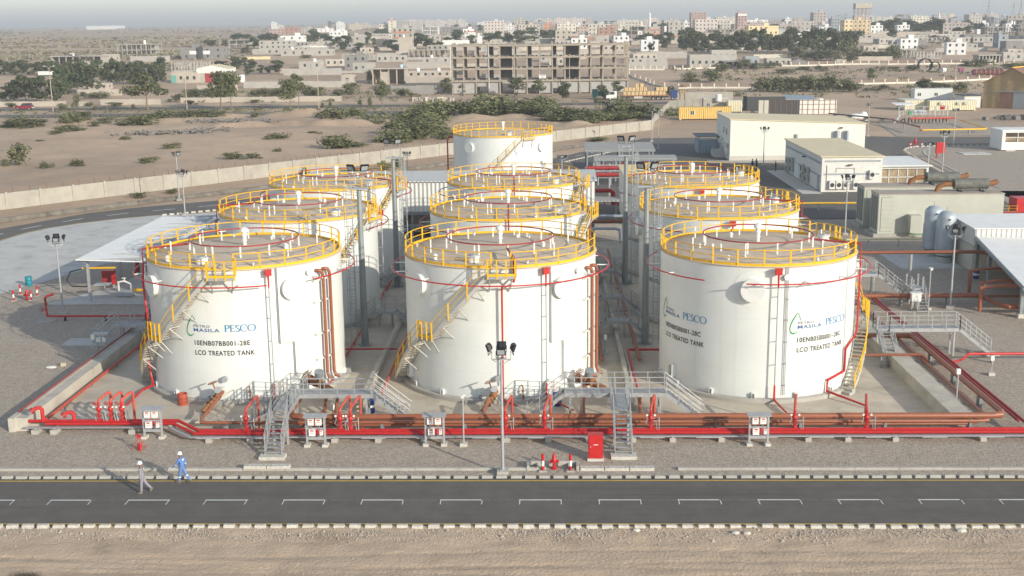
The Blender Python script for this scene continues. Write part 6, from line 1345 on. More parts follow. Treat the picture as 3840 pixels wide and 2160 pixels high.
D('tank_blue', (.42,.56,.66), .5, .06, 1)
# ---------- terrain beyond the plant ----------
def lot_mask(x, y):      # 0 at and inside the boundary wall, 1 well outside it
    d = ((x+77.3)*(-120.1)+(y-164.3)*103.2)/158.3
    return max(0., min(1., (d-4.5)/6))*max(0., min(1., (343-y)/5))
mounds = [(-92,340,6,1.5),(-86,341,5,1.6),(-78,340,5,1.3),(-71,339,7,1.6),(-64,338,7,1.4),(-83,300,5,1.2),(-76,303,7,1.5),(-66,306,6,1.4),(-58,304,6,1.6),(-50,306,7,1.7),(-44,312,6,1.4),(-103,322,10,1.0),(-128,318,9,1.2),(-60,275,12,.7),(-30,300,7,1.2),(-36,322,9,1.5),(-112,285,9,.8),(-20,318,9,1.3),(-8,322,7,1.0),(8,296,5,1.3)]
g = MB(); NX, NY = 190, 120; x0, x1, y0, y1 = -215, 33, 105, 344; rows = []
for j in range(NY+1):
    for i in range(NX+1):
        x = x0+(x1-x0)*i/NX; y = y0+(y1-y0)*j/NY; k = lot_mask(x, y)
        z = .35+.55*mn.noise(V((x*.035,y*.05,2)))+.28*mn.noise(V((x*.12,y*.16,5)))+.14*mn.noise(V((x*.4,y*.45,8)))
        for mx, my, mr, mh in mounds:
            d = hypot(x-mx, (y-my)*1.3)/mr
            if d < 1: z += mh*(1-d*d)**1.5*(1+.35*mn.noise(V((x*.5,y*.5,3))))
        rows.append((x, y, max(-.03, z)*k-.4*(1-k)))
g.add(rows, [(j*(NX+1)+i, j*(NX+1)+i+1, (j+1)*(NX+1)+i+1, (j+1)*(NX+1)+i) for j in range(NY) for i in range(NX) if rows[j*(NX+1)+i][2] > -.39 or rows[(j+1)*(NX+1)+i+1][2] > -.39])
struct(g.build('sand_lot', 'sand', smooth=True))
def lotz(x, y):
    if not (x0 < x < x1 and y0 < y < y1): return TZ(y)
    i = int((x-x0)/(x1-x0)*NX+.5); j = int((y-y0)/(y1-y0)*NY+.5); return max(0, rows[j*(NX+1)+i][2])
sheet('main_road', [(-420,345.5),(60,345.5),(60,358.5),(-420,358.5)], .03, 'asphalt_old'); sheet('main_road', [(-420,378),(70,378),(70,389),(-420,389)], .03, 'asphalt_old'); sheet('yard_ground', [(40,470.5),(190,492),(225,577),(95,570),(45,560),(42,500)], .0, 'sand_dark') if False else None
g = MB()
for i in range(420):
    cx_, cy_, sx_, sy_ = rnd.choice(((-90,318,9,3),(-80,314,8,2.5),(-97,283,10,3),(-85,287,8,3),(-88,284,7,2)))
    x, y = rnd.gauss(cx_, sx_*.5), rnd.gauss(cy_, sy_*.6); a, b = rnd.uniform(0,pi), rnd.uniform(-.3,.5); l = rnd.uniform(.6,2.0); z = lotz(x,y)+rnd.uniform(.1,.7)
    g.bar((x-cos(a)*l/2,y-sin(a)*l/2,z-b*l/2),(x+cos(a)*l/2,y+sin(a)*l/2,z+b*l/2), rnd.uniform(.1,.4))
stuff(g.build('brushwood', 'brush_grey'), 'grey heaps of dry brushwood and rubble on the sandy lot', 'brushwood')
# stones along the near road edge
g = MB()
for i in range(5200):
    x = rnd.uniform(-31,27); y = 54.85-abs(rnd.gauss(0,.55)); r = rnd.uniform(.012,.05)*(2.2 if rnd.random() < .02 else 1)
    g.add([(x-r,y-r*.7,.0),(x+r,y-r*.5,.0),(x+r*.6,y+r,.0),(x-r*.8,y+r*.7,.0),(x+rnd.uniform(-.3,.3)*r,y+rnd.uniform(-.3,.3)*r,.05+r*rnd.uniform(.8,1.5))], [(0,1,4),(1,2,4),(2,3,4),(3,0,4)])
for i in range(1500):
    x = rnd.uniform(-30,26); y = rnd.uniform(44,54.3); r = rnd.uniform(.01,.03)
    g.add([(x-r,y-r*.7,-.01),(x+r,y-r*.5,-.01),(x+r*.6,y+r,-.01),(x-r*.8,y+r*.7,-.01),(x,y,.02+r*rnd.uniform(.8,1.5))], [(0,1,4),(1,2,4),(2,3,4),(3,0,4)])
stuff(g.build('roadside_stones', 'stone'), 'loose stones and rubble along the near edge of the road', 'stones')
for x, y, r, lb in ((9.4,54.3,.22,'grey broken stone at the near road edge, right of the middle'),(9.95,54.25,.2,'pale broken stone beside the grey one at the near road edge'),(20.6,54.55,.26,'orange tinted broken kerb piece at the near road edge on the right'),(4.5,54.6,.2,'flat grey stone at the near road edge')):
    g = MB(); g.sph((x,y,.08), r, r*.7, r*.55, 7, 4); o = g.build('stone', 'kerb_conc'); tag(o, lb, 'stone')
g = MB(); rb = random.Random(5)
for i in range(260):
    x, y = rb.gauss(-24.3,.35), rb.gauss(49.55,.16); a, l = rb.uniform(0,2*pi), rb.uniform(.06,.2); z = rb.uniform(.04,.16)
    g.tube([(x,y,z*.3),(x+l*cos(a),y+l*sin(a),z)], .008, 3)
o = g.build('dead_bush', 'dead_bush'); tag(o, 'small dark dead bush lying on the verge sand at the lower left', 'bush')
# ---------- town ----------
COL = dict(blk=(0.428,0.403,0.359), sandst=(0.477,0.423,0.351), darkgrey=(0.246,0.235,0.224), white=(0.754,0.747,0.718), cream=(0.636,0.593,0.492), yellow=(.76,.62,.37), pink=(0.444,0.321,0.285), brick=(0.384,0.233,0.183), brickpale=(0.445,0.337,0.279), orange=(0.527,0.263,0.159), salmon=(0.585,0.412,0.333), pinkgrey=(0.423,0.373,0.344), apt=(0.596,0.531,0.473), green=(0.391,0.449,0.420), greenish=(0.445,0.453,0.402), bluegrey=(0.319,0.348,0.363), scaf=(0.422,0.379,0.329), dkwall=(0.293,0.279,0.257))
for k, v in COL.items(): D('t_'+k, v, .9, .10, .35)
def house(t, x, y, z, w, d, h, c, fl, nw, near):
    x0, x1 = x-w/2, x+w/2; g = MB(); g.box(x0,x1,y,y+d,z-1,z+h-.35); pw = .18; zt = z+h-.35
    g.box(x0,x1,y,y+pw,zt,z+h); g.box(x0,x1,y+d-pw,y+d,zt,z+h); g.box(x0,x0+pw,y+pw,y+d-pw,zt,z+h); g.box(x1-pw,x1,y+pw,y+d-pw,zt,z+h); wins = []
    st = h/fl; rw = random.Random(int(abs(x)*7+y))
    for f in range(fl):
        for i in range(nw):
            if rw.random() < .07: continue
            u = x0+w*(i+.5)/nw; ww = min(1.1, w/nw*.45); b = z+f*st+st*.32; wins.append((u-ww/2,u+ww/2,y-.05,y-.0,b,b+min(1.4,st*.42)))
        sx = x1 if x < -.03*y else x0
        for i in range(max(1,int(d/4.5))) if nw else ():
            v = y+d*(i+.5)/max(1,int(d/4.5)); b = z+f*st+st*.32; wins.append((sx-.05,sx+.05,v-.45,v+.45,b,b+min(1.4,st*.42)))
    if near:
        g.build('wall', 't_'+c, t)
        for q in wins: MB().box(*q).build('window', 'window', t)
        if wins and fl < 3: MB().box(x-.5,x+.5,y-.06,y,z-.2,z+2.1).build('door', 'door_grey', t)
    else:
        g.cur = 1
        for q in wins: g.box(*q)
        g.build('wall', ['t_'+c, 'window'], t)
        if fl > 3:
            g = MB()
            for f in range(1, fl): g.box(x0-.12,x1+.12,y-.12,y+.0,z+f*st-.12,z+f*st+.05)
            g.build('floor_band', 't_'+c, t)
    if fl > 1: q = random.Random(int(x*3)); a = q.uniform(.15,.6); MB().box(x0+w*a,x0+w*a+min(3.5,w*.3),y+d*.4,y+d*.4+3,z+h-.35,z+h+2.0).build('stair_head', 't_'+c, t)
def frame(t, x, y, z, w, d, h, c, fl, nw, near):
    x0, x1 = x-w/2, x+w/2; st = h/fl; n_ = max(3, min(9, nw)); rw = random.Random(int(abs(x)*5+y))
    for f in range(1, fl+1): MB().box(x0-.4,x1+.4,y-.4,y+d+.4,z+f*st-.35,z+f*st).build('slab', 't_'+c, t)
    g = MB()
    for i in range(n_):
        for j in range(3): u = x0+.2+(w-.4)*i/(n_-1); v = y+.2+(d-.4)*j/2; g.box(u-.2,u+.2,v-.2,v+.2,z-1,z+h-.36)
    g.build('column_row', 't_'+c, t); g = MB()
    for f in range(fl):
        for i in range(n_-1):
            if rw.random() < .45: a = x0+.45+(w-.4)*i/(n_-1); b = x0-.05+(w-.4)*(i+1)/(n_-1); g.box(a,b,y+d*.45,y+d*.45+.2,z+f*st+.02,z+f*st+st-.37)
    if g.v: g.build('infill_wall', 't_'+c, t)
def openh(t, x, y, z, w, d, h, c, fl, nw, near):
    x0, x1 = x-w/2, x+w/2; MB().box(x0-.5,x1+.5,y-.6,y+d,z+h-.5,z+h).build('roof', 't_'+c, t); g = MB(); g.box(x0,x1,y+d-.3,y+d-.05,z-1,z+h-.5); g.box(x0,x0+.25,y+.6,y+d-.3,z-1,z+h-.5); g.box(x1-.25,x1,y+.6,y+d-.3,z-1,z+h-.5); g.build('wall', 't_'+c, t); n_ = max(2, nw)
    for i in range(n_+1): u = x0+.25+(w-.5)*i/n_; MB().box(u-.25,u+.25,y,y+.45,z-1,z+h-.5).build('pier', 't_'+c, t)
    g = MB(); rw = random.Random(int(x)); 
    for i in range(n_):
        if rw.random() < .4: a = x0+.5+(w-.5)*i/n_; b = x0+(w-.5)*(i+1)/n_; g.box(a,b,y+.1,y+.3,z-1,z+h*rw.uniform(.3,.85))
    if g.v: g.build('infill_wall', 't_'+c, t)
def columns(t, x, y, z, w, d, h, c, fl, nw, near):
    x0 = x-w/2; rw = random.Random(int(x)); MB().box(x0,x0+w,y+.2,y+d,z-1,z+.5).build('base', 't_'+c, t)
    for j in range(2):
        for i in range(nw): u = x0+.3+(w-.6)*i/(nw-1)+rw.uniform(-.2,.2); v = y+.5+j*(d-1.2); MB().box(u-.22,u+.22,v-.2,v+.2,z+.5,z+h*rw.uniform(.75,1.)).build('column', 't_'+c, t)
    g = MB()
    for i in range(nw-1):
        if rw.random() < .5: a = x0+.3+(w-.6)*i/(nw-1)+.45; g.box(a,a+(w-.6)/(nw-1)-.9,y+d-.9,y+d-.7,z+.5,z+h*rw.uniform(.3,.9))
    if g.v: g.build('infill_wall', 't_'+c, t)
def wallt(t, x, y, z, w, d, h, c, fl, nw, near):
    x0 = x-w/2; n_ = max(2, int(w/4.5)); rw = random.Random(int(x)); l = w/n_
    for i in range(n_): MB().box(x0+i*l+.14,x0+(i+1)*l-.14,y+.05,y+.25,z-1,z+h*rw.uniform(.92,1)).build('panel', 't_'+c, t)
    for i in range(n_+1): MB().box(x0+i*l-.14,x0+i*l+.14,y,y+.32,z-1,z+h*1.03).build('pier', 't_'+c, t)
def gable(t, x, y, z, w, d, h, c, fl, nw, near):
    g = MB(); a, b = x-w/2, x+w/2; g.add([(a,y,z-1),(b,y,z-1),(b,y,z+h*.5),(x,y,z+h),(a,y,z+h*.5),(a,y+d,z-1),(b,y+d,z-1),(b,y+d,z+h*.5),(x,y+d,z+h),(a,y+d,z+h*.5)], [(0,1,2,3,4),(9,8,7,6,5),(0,4,9,5),(1,6,7,2)]); g.build('wall', 't_'+c, t)
    g = MB(); slab(g, [(a-.3,y-.3,z+h*.5),(x,y-.3,z+h+.15),(x,y+d,z+h+.15),(a-.3,y+d,z+h*.5)], .12); slab(g, [(x,y-.3,z+h+.15),(b+.3,y-.3,z+h*.5),(b+.3,y+d,z+h*.5),(x,y+d,z+h+.15)], .12); g.build('roof', 't_darkgrey', t)
KN = dict(house='house', frame='frame_building', open='open_house', columns='unfinished_house', wall='yard_wall', gable='shed', brick4='house')
KC = dict(house='house', frame='building', open='house', columns='unfinished house', wall='wall', gable='shed', brick4='house')
HOST = {}
for ln in BT.strip().split('\n'):
    k, x, y, w, d, h, c, fl, nw, lb = ln.split('|'); x, y, w, d, h, fl, nw = float(x), float(y), float(w), float(d), float(h), int(fl), int(nw)
    z = TZ(y); t = thing(KN[k], lb, KC[k], (x,y,z)); near = y < 700 or (y < 760 and nw < 4)
    {'house':house,'brick4':house,'frame':frame,'open':openh,'columns':columns,'wall':wallt,'gable':gable}[k](t, x, y, z, w, d, h, c, fl, nw, near)
    HOST[lb] = (t, x, y, z, w, d, h)
    if k == 'brick4':
        st = h/fl
        for f in range(fl)[-2:] if fl > 2 else (fl-1,): MB().box(x-w*.4,x+w*.4,y-.5,y-.06,z+f*st,z+f*st+1.1).build('brick_band', 't_orange', t)
def host(s): return next(v for k_, v in HOST.items() if k_.startswith(s))
t, x, y, z, w, d, h = host('sandy shop house'); MB().box(x-w*.48,x-w*.30,y-.12,y-.06,z,z+h*.72).build('shutter', 'shutter_teal', t)
t, x, y, z, w, d, h = host('grey two storey house with white'); MB().box(x-w*.09,x+w*.02,y-1.2,y-.06,z,z+h+.2).build('stair_tower', 'net_dark', t)
for a in (-.22,.1): MB().box(x+w*a-2,x+w*a+2,y-.14,y-.06,z+h*.42,z+h*.72).build('white_panel', 't_white', t)
for nm, m_ in (('red capped','red_dark'),('white house with a red roof','red_faded')): t, x, y, z, w, d, h = host(nm); MB().box(x-w*.55,x+w*.55,y-.4,y+d*.6,z+h+.0,z+h+.5).build('roof_cap', m_, t)
t, x, y, z, w, d, h = host('narrow pink tower'); MB().box(x-w*.48,x+w*.5,y-.2,y-.06,z+h*.84,z+h*.95).build('roof_sign', 'white', t)
# big unfinished frame building
t = thing('frame_building', 'big unfinished five level concrete frame building with shuttered ground floor', 'building', (-1.6,444,0))
fx = [-34.3,-30.1,-25.4,-20.9,-16.5,-11.0,-6.3,-1.6,3.1,7.8,13.3,17.5,22.0,26.7,31.2]; lv = [5.2,9.6,13.8,18.15]; rf = random.Random(11)
for z in lv: g = MB(); g.box(-35.2,31.9,443.4,463,z-.42,z); g.box(-35.2,31.9,443.34,443.4,z-.62,z+.02); g.build('slab', 't_frame', t)
for x in fx:
    for y in (443.9,449.8,455.6,461.6) if x < 2 else (443.9,447.5,451.2,455.0,458.6,461.6): MB().box(x-.24,x+.24,y-.24,y+.24,-.3,18.5+rf.uniform(0,.5)).build('column', 't_frame', t)
for i, (a, b) in enumerate(zip(fx, fx[1:])):
    op = {2:.45,6:.6,4:.0,8:.62}.get(i, 1.)
    if i in (4,): pass
    if op: MB().box(a+.3,b-.3,444.2,444.3,5.0-(4.7*op),4.75).build('shutter', 't_shut', t)
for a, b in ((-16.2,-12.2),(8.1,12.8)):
    for k in range(3): MB().box(a,b,450.2,455.2,lv[k]+.02,lv[k+1]-.45).build('stair_core', 't_core_shade', t)  # stair cores, their colour darkened to stand for slab shade
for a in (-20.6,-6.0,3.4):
    for k in range(3): MB().box(a,a+1.3,450.1,455,lv[k]+.02,lv[k+1]-.45).build('inner_shade_wall', 't_core_shade', t)  # dark blocks added so the bays read as shaded inside
g = MB()
for i in range(120): x, k = rf.uniform(-34,31), rf.choice((0,1,2)); l = rf.uniform(.3,1.4); g.obox((x,rf.uniform(443.6,446),lv[k]+.02), l, .5, rf.uniform(.1,.5), rf.uniform(0,3))
stuff(g.build('rubble', 't_frame', t))
g = MB(); g.box(-1.9,.7,443.1,443.25,5.7,7.0); g.build('sign_board', 'white', t); g = MB(); g.box(-1.6,.4,443.06,443.1,6.6,6.75); g.box(-1.3,.1,443.06,443.1,6.1,6.2); g.build('sign_text', 'letter_grey', t)
g = MB(); g.tube([(-34.9,443.2,5.5),(-34.9,443.2,18)], .12, 6); g.tube([(-20.6,443.2,.5),(-20.6,443.2,18)], .1, 6); g.build('downpipe', 't_white', t)
# red door shed, far silhouettes
t = thing('shed', 'white gabled shed with a red sliding door and pale yellow roof', 'shed', (-146,521,2.2)); z = 2.1; a, m_, b = -153.6, -146.4, -139.2; y0, y1 = 520.5, 533
g = MB(); g.add([(a,y0,z-1),(b,y0,z-1),(b,y0,z+4.1),(a,y0,z+4.1),(a,y1,z-1),(b,y1,z-1),(b,y1,z+4.1),(a,y1,z+4.1)], [(0,1,2,3),(5,4,7,6),(4,0,3,7),(1,5,6,2)]); g.build('wall', 't_blk', t); g = MB(); g.add([(a,y0-.05,z+4.1),(b,y0-.05,z+4.1),(b,y0-.05,z+6.1),(m_,y0-.05,z+7.6),(a,y0-.05,z+6.1)], [(0,1,2,3,4)]); g.add([(b+.05,y0-.05,z+4.1),(b+.05,y1,z+4.1),(b+.05,y1,z+6.1),(b+.05,y0-.05,z+6.1)], [(0,1,2,3)]); g.build('cladding', 'white', t)
g = MB(); slab(g, [(a-.2,y0-.3,z+6.1),(m_,y0-.3,z+7.75),(m_,y1,z+7.75),(a-.2,y1,z+6.1)], .1); slab(g, [(m_,y0-.3,z+7.75),(b+.2,y0-.3,z+6.1),(b+.2,y1,z+6.1),(m_,y1,z+7.75)], .1); g.build('roof', 'cream_roof', t); MB().box(-149.8,-142.6,y0-.15,y0-.06,z,z+4.0).build('door', 'red_door', t)
t = thing('water_tower', 'brown rectangular water tower on a lattice of steel legs above the town', 'water tower', (238,950,15)); zt = TZ(900)
for i in range(5):
    for j in range(3): x, y = 232.2+i*2.85, 900+j*3; MB().box(x-.12,x+.12,y-.12,y+.12,zt-1,34.7).build('leg', 't_pink', t)
g = MB()
for z in (20,24,28,32):
    for j in range(3): g.bar((232.2,900+j*3,z),(243.6,900+j*3,z), .12)
for i in range(4):
    for z in (20,24,28): g.bar((232.2+i*2.85,900,z),(235.05+i*2.85,900,z+4), .09)
g.build('bracing', 't_pink', t); MB().box(231.4,244.2,899,907,34.7,34.95).build('deck', 't_darkgrey', t); MB().box(231.9,243.8,899.4,906.6,34.95,38.4).build('tank', 't_sandst', t)
def minaret(x, y, ztop, label, r=1.3):
    z = TZ(y); h = ztop-z; t = thing('minaret', label, 'minaret', (x,y,z), 0, 'minarets above the town'); MB().lathe([(r*1.3,-1),(r*1.2,h*.3),(r,h*.31),(r,h*.62),(r*1.7,h*.63),(r*1.7,h*.66),(r*.8,h*.67),(r*.75,h*.88),(r*1.1,h*.885),(r*.9,h*.91),(.05,h)], (x,y,z), 10).build('shaft', 't_white', t, True); MB().box(x-4.5,x+4.5,y+2,y+12,z-1,z+h*.22).build('prayer_hall', 't_white', t)
minaret(114.6,1300,37.8,'tall white minaret standing above the middle of the town'); minaret(-88.2,2600,39.8,'small white minaret far off left of the dense town centre',1.6); minaret(490,1500,35.0,'small white minaret between the trees and the skyline on the right',1.2)
def pylon(x, y, ztop, label):
    z = TZ(y); h = ztop-z; t = thing('pylon', label, 'pylon', (x,y,z), 0, 'power pylons at the right edge'); g = MB(); b = 3.0
    for sx in (-1,1):
        for sy in (-1,1): g.bar((x+sx*b,y+sy*b,z-1),(x+sx*.5,y+sy*.5,z+h*.72), .25); g.bar((x+sx*.5,y+sy*.5,z+h*.72),(x,y,z+h), .2)
    for i in range(7): k0, k1 = b-(b-.5)*i/7, b-(b-.5)*(i+1)/7; z0_, z1_ = z+h*.72*i/7, z+h*.72*(i+1)/7; g.bar((x-k0,y-k0,z0_),(x+k1,y-k1,z1_), .14); g.bar((x+k0,y-k0,z0_),(x-k1,y-k1,z1_), .14)
    g.build('lattice', 'pylon_grey', t); g = MB()
    for q, l in ((.74,6.5),(.85,5.2),(.95,4)): g.bar((x-l,y,z+h*q),(x+l,y,z+h*q), .25); g.bar((x-l,y,z+h*q),(x,y,z+h*(q+.05)), .15); g.bar((x+l,y,z+h*q),(x,y,z+h*(q+.05)), .15)
    g.build('crossarm', 'pylon_grey', t)
pylon(440.2,1200,46,'leftmost and largest lattice power pylon at the right'); pylon(580.8,1500,48,'middle lattice power pylon at the right'); pylon(589.6,1500,51,'rightmost lattice power pylon at the right edge')
# white pillared fences
def pillar_fence(label, pts, hp, gap=()):
    t = thing('pillar_fence', label, 'fence', (pts[0][0],pts[0][1],pts[0][2]))
    for i, (x, y, z) in enumerate(pts):
        MB().box(x-.22,x+.22,y-.22,y+.22,z-.5,z+hp).build('pillar', 'fence_white', t)
        if i+1 < len(pts):
            q = pts[i+1]; g = MB(); g.bar((x+.25,y,z+.15),(q[0]-.25,q[1],q[2]+.15), .25, .9); g.build('base_wall', 'fence_white', t); g = MB()
            for k in (.7,1.1,1.5,hp-.15): g.bar((x,y,z+k),(q[0],q[1],q[2]+k), .035)
            n_ = 6
            for k in range(1, n_): u = V((x,y,z)).lerp(V(q), k/n_); g.bar(u+V((0,0,.6)), u+V((0,0,hp-.15)), .03)
            g.build('mesh_panel', 'rust', t)
pillar_fence('near white pillared fence on the right, left part before the big green thicket', [(52.8,466,.2),(57.4,466.5,.22),(61.7,465.5,.2),(66.6,465.5,.2),(71.1,464.5,.15),(75.9,464,.15),(81,463,.1)], 1.9)
pillar_fence('near white pillared fence on the right, long part past the big green thicket', [(116,471.5,.42),(120.8,473,.47),(126.3,475,.55),(131.3,476,.58),(135.9,476.5,.6),(141,477.5,.64),(145.6,478,.65),(150.5,479,.69),(155.4,480.5,.73),(161,482,.8),(166.3,484,.87),(171.9,486,.95),(177.6,489,1.05),(183,491,1.13),(189,494,1.2)], 1.9)
pillar_fence('far white pillared fence on the right, left part', [(62,565.5,3.83),(65.9,566,3.85),(70.2,567,3.89),(74.6,569,3.96),(79.3,570,4),(83.5,571,4.04),(87.4,571.5,4.05),(92.4,572,4.07)], 2.0)
pillar_fence('far white pillared fence on the right, long part in front of the houses', [(115.4,579,4.33),(119.6,579,4.33),(123.7,579,4.33),(128.1,579.5,4.34),(133.3,580,4.36),(137.7,582,4.44),(142.1,584,4.51),(146.3,585,4.55),(150.6,585,4.55),(154.5,585,4.55),(158.5,585,4.55),(163.2,584,4.51),(167.2,582,4.44),(171.8,582,4.44),(176.1,581,4.4),(180,581,4.4),(184,581,4.4),(188,582,4.44),(193.1,582,4.44),(197.4,582,4.44),(201.9,582,4.44),(206,581,4.4),(209.7,580,4.36),(217.2,579,4.33),(221.3,578,4.29),(225.9,578,4.29)], 2.0)
pillar_fence('white pillared fence just right of the frame building', [(38,566,3.85),(40.6,566,3.85),(43.4,565.5,3.83),(47.3,565,3.82),(50.4,564.5,3.8),(53.3,564,3.78),(56.7,563.5,3.76)], 2.0)
pillar_fence('white pillared fence running towards the camera right of the frame building', [(37.5,545,3.1),(38.2,533,2.65),(39.5,516,2.0),(41.0,507,1.7),(42.5,496,1.3),(43.4,486,.95),(44.4,480,.75),(47.7,470,.36)], 2.0)
for a, b, y, h, lb in ((-240,-163.6,398.9,1.75,'long sandy roadside wall at the far left behind the red car'),(-159.5,-156,399.5,1.5,'short piece of sandy roadside wall right of the gap'),(-153,-132.4,403.5,1.9,'sandy roadside wall with faded painting left of the tall olive trees'),(-127.6,-71,411.5,1.8,'sandy roadside wall behind the tall olive trees')):
    t = thing('roadside_wall', lb, 'wall', ((a+b)/2,y,0), 0, 'sandy roadside walls'); wallt(t, (a+b)/2, y, 0, b-a, 1, h, 'sandst', 1, 0, True)
# ---------- vehicles and roadside things ----------
def vehicle_wheel(t, x, y, z, r, w_=.25, axis='y'):
    g = MB(); d = V((0,w_/2,0)) if axis == 'y' else V((w_/2,0,0)); c = V((x,y,z)); g.cyl(c-d, c+d, r, None, 14); wh = g.build('wheel', 'black', t); g = MB(); g.cyl(c-d*1.05, c+d*1.05, r*.55, None, 10); g.build('rim', 'galv', wh)
t = thing('car', 'dark red estate car on the main road at the far left', 'car', (-170.5,382.5,0)); c_ = (-170.5,382.5)
def ext(pts, y0_, y1_):     # side outline (x,z) extruded across the car
    n_ = len(pts); g = MB(); g.add([(p[0],y0_,p[1]) for p in pts]+[(p[0],y1_,p[1]) for p in pts], [tuple(range(n_)), tuple(range(2*n_-1,n_-1,-1))]+[(i,n_+i,n_+(i+1)%n_,(i+1)%n_) for i in range(n_)]); return g
X = -170.5; ext([(X-2.8,.45),(X-2.85,.95),(X-2.6,1.15),(X-1.2,1.3),(X+2.7,1.35),(X+2.85,.9),(X+2.8,.45)], 381.5, 383.4).build('body', 'car_red', t); ext([(X-1.1,1.3),(X-.2,2.0),(X+2.2,2.05),(X+2.65,1.35)], 381.6, 383.3).build('cabin', 'window', t); ext([(X-.25,2.03),(X+2.25,2.08),(X+2.25,2.14),(X-.25,2.1)], 381.55, 383.35).build('roof', 'car_red', t)
for dx in (-1.9, 1.9):
    for yy in (381.6, 383.3): vehicle_wheel(t, X+dx, yy, .42, .42)
MB().box(X-2.9,X-2.8,381.6,383.3,.5,.7).build('bumper', 'galv', t); MB().box(X+2.82,X+2.9,381.6,383.3,.5,.8).build('bumper', 'white', t)
t = thing('lorry', 'flatbed lorry with a white cab loaded with pale wooden crates', 'lorry', (31,399,0)); MB().box(26.3,42,398,400.6,1.35,1.7).build('flatbed', 'truck_rust', t); MB().box(22.5,42,398.6,400,.9,1.35).build('chassis', 'dark_steel', t); ext([(20.9,.8),(20.9,1.7),(21.8,1.9),(22.2,3.1),(24.4,3.1),(24.4,.8)], 398, 400.4).build('cab', 'white', t); ext([(21.95,2.0),(22.25,2.95),(23.6,2.95),(23.6,2.0)], 397.95, 400.45).build('window', 'window', t); MB().box(30.2,33.0,398.1,398.6,.6,1.3).build('side_box', 'gen_grey', t)
for x in (22.2,26.8,28.2,36.6,38.2,39.9):
    for y in (398.2,400.3): vehicle_wheel(t, x, y, .55, .55, .35)
cr = None; crates = [(26.6+i*1.33,1.72,1.3) for i in range(9)]+[(38.6+i*1.0,1.72,1.3) for i in range(2)]+[(27.0+i*1.28,3.05,1.2) for i in range(6)]+[(37.6+i*1.28,3.05,1.2) for i in range(3)]+[(30.6,4.3,1.15),(32.2,4.3,1.15)]
for i, (x, z, s_) in enumerate(crates):
    if cr is None:
        cr = thing('crate', 'pale wooden crate stacked on the flatbed lorry', 'crate', (0,0,0), 0, 'crates on the flatbed lorry'); MB().box(0,1.2,0,2.1,0,1.22).build('box', 'crate_wood', cr); g = MB()
        for u in (0,.55,1.1): g.box(u,u+.1,-.03,0,0,1.22)
        g.build('batten', 'truck_rust', cr); q = cr
    else: q = dup(cr)
    q.location = (x, 398.2, z)
t = thing('tank_truck', 'dark green truck half hidden by a tree in front of the frame building', 'lorry', (18.4,409,0)); MB().box(16.6,18.2,407.8,410,.6,3.3).build('cab', 'truck_green', t); MB().box(18.4,22.2,407.9,409.9,1.0,2.6).build('body', 'truck_green', t); MB().box(16.55,16.6,408,409.8,2.0,2.9).build('window', 'window', t)
for x in (17.3,21): vehicle_wheel(t, x, 408, .5, .5, .3)
t = thing('lorry_cab', 'dark blue lorry cab behind the loaded flatbed lorry', 'lorry', (43.6,399.5,0)); ext([(42.6,.6),(42.6,2.9),(42.9,3.3),(44.8,3.3),(44.8,.6)], 398.2, 400.6).build('cab', 'truck_blue', t); MB().box(42.55,42.6,398.4,400.4,1.9,2.8).build('window', 'window', t)
for x in (43.1,44.4): vehicle_wheel(t, x, 398.3, .5, .5, .3)
t = thing('trailer', 'long white box trailer parked by the windbreak trees at the far left', 'trailer', (-240,566,3.85)); MB().box(-244,-237,566,568.5,4.5,6.3).build('box', 'white', t); MB().box(-244,-236.6,566.2,568.3,4.15,4.45).build('chassis', 'dark_steel', t); MB().box(-237,-235.4,566,568.4,4.3,6.0).build('cab', 'net_dark', t)
for x in (-242.8,-241.6,-236.2): vehicle_wheel(t, x, 566.1, 4.25, .42, .3)
def street_lamp(x, y, h, label, two=True):
    t = thing('street_lamp', label, 'street lamp', (x,y,0), 0, 'street lamps along the main road'); g = MB(); g.tube([(x,y,-.3),(x,y,h*.5),(x,y,h*.93)], .14, 6, False, .09); g.build('pole', 'lamp_tan', t)
    for s_ in ((-1,1) if two else (1,)): g = MB(); g.tube([(x,y,h*.92),(x+.25*s_,y,h*.98),(x+1.3*s_,y,h)], .06, 5); g.build('arm', 'lamp_tan', t); g = MB(); g.sph((x+1.5*s_,y,h), .42, .25, .14, 8, 4); g.build('lamp_head', 'white_dusty', t)
street_lamp(-156.9,372.5,14.2,'street lamp at the far left in front of the dark tree clump'); street_lamp(-113.7,372.5,14,'street lamp left of the leftmost pair of olive trees',False); street_lamp(-72.1,375.5,14,'street lamp between the olive trees and the low houses',False); street_lamp(9.4,440,14,'street lamp standing in front of the frame building'); street_lamp(146.7,427,11,'tall thin pole behind the pale blue cabin on the right',False); street_lamp(-37,471,11,'thin rusty pole beside the left end of the frame building',False)
for i in range(7):
    x, y = 184.5+i*1.75, 514.6-i*.35; t = thing('cable_reel', ORD[i]+' purple ended cable reel from the left in the row by the fence', 'cable reel', (x,y,2), 0, 'purple cable reels in a row'); z = TZ(y)
    g = MB(); g.cyl((x,y,z+1.25),(x+.9,y+.5,z+1.25), .8, None, 14); g.build('drum', 'reel_wood', t)
    for q in (0,1): g = MB(); g.cyl((x+q*.9,y+q*.5,z+1.25),(x+q*.9+.14,y+q*.5+.08,z+1.25), 1.3, None, 16); g.build('flange', 'reel_purple' if q == 0 else 'reel_wood', t)
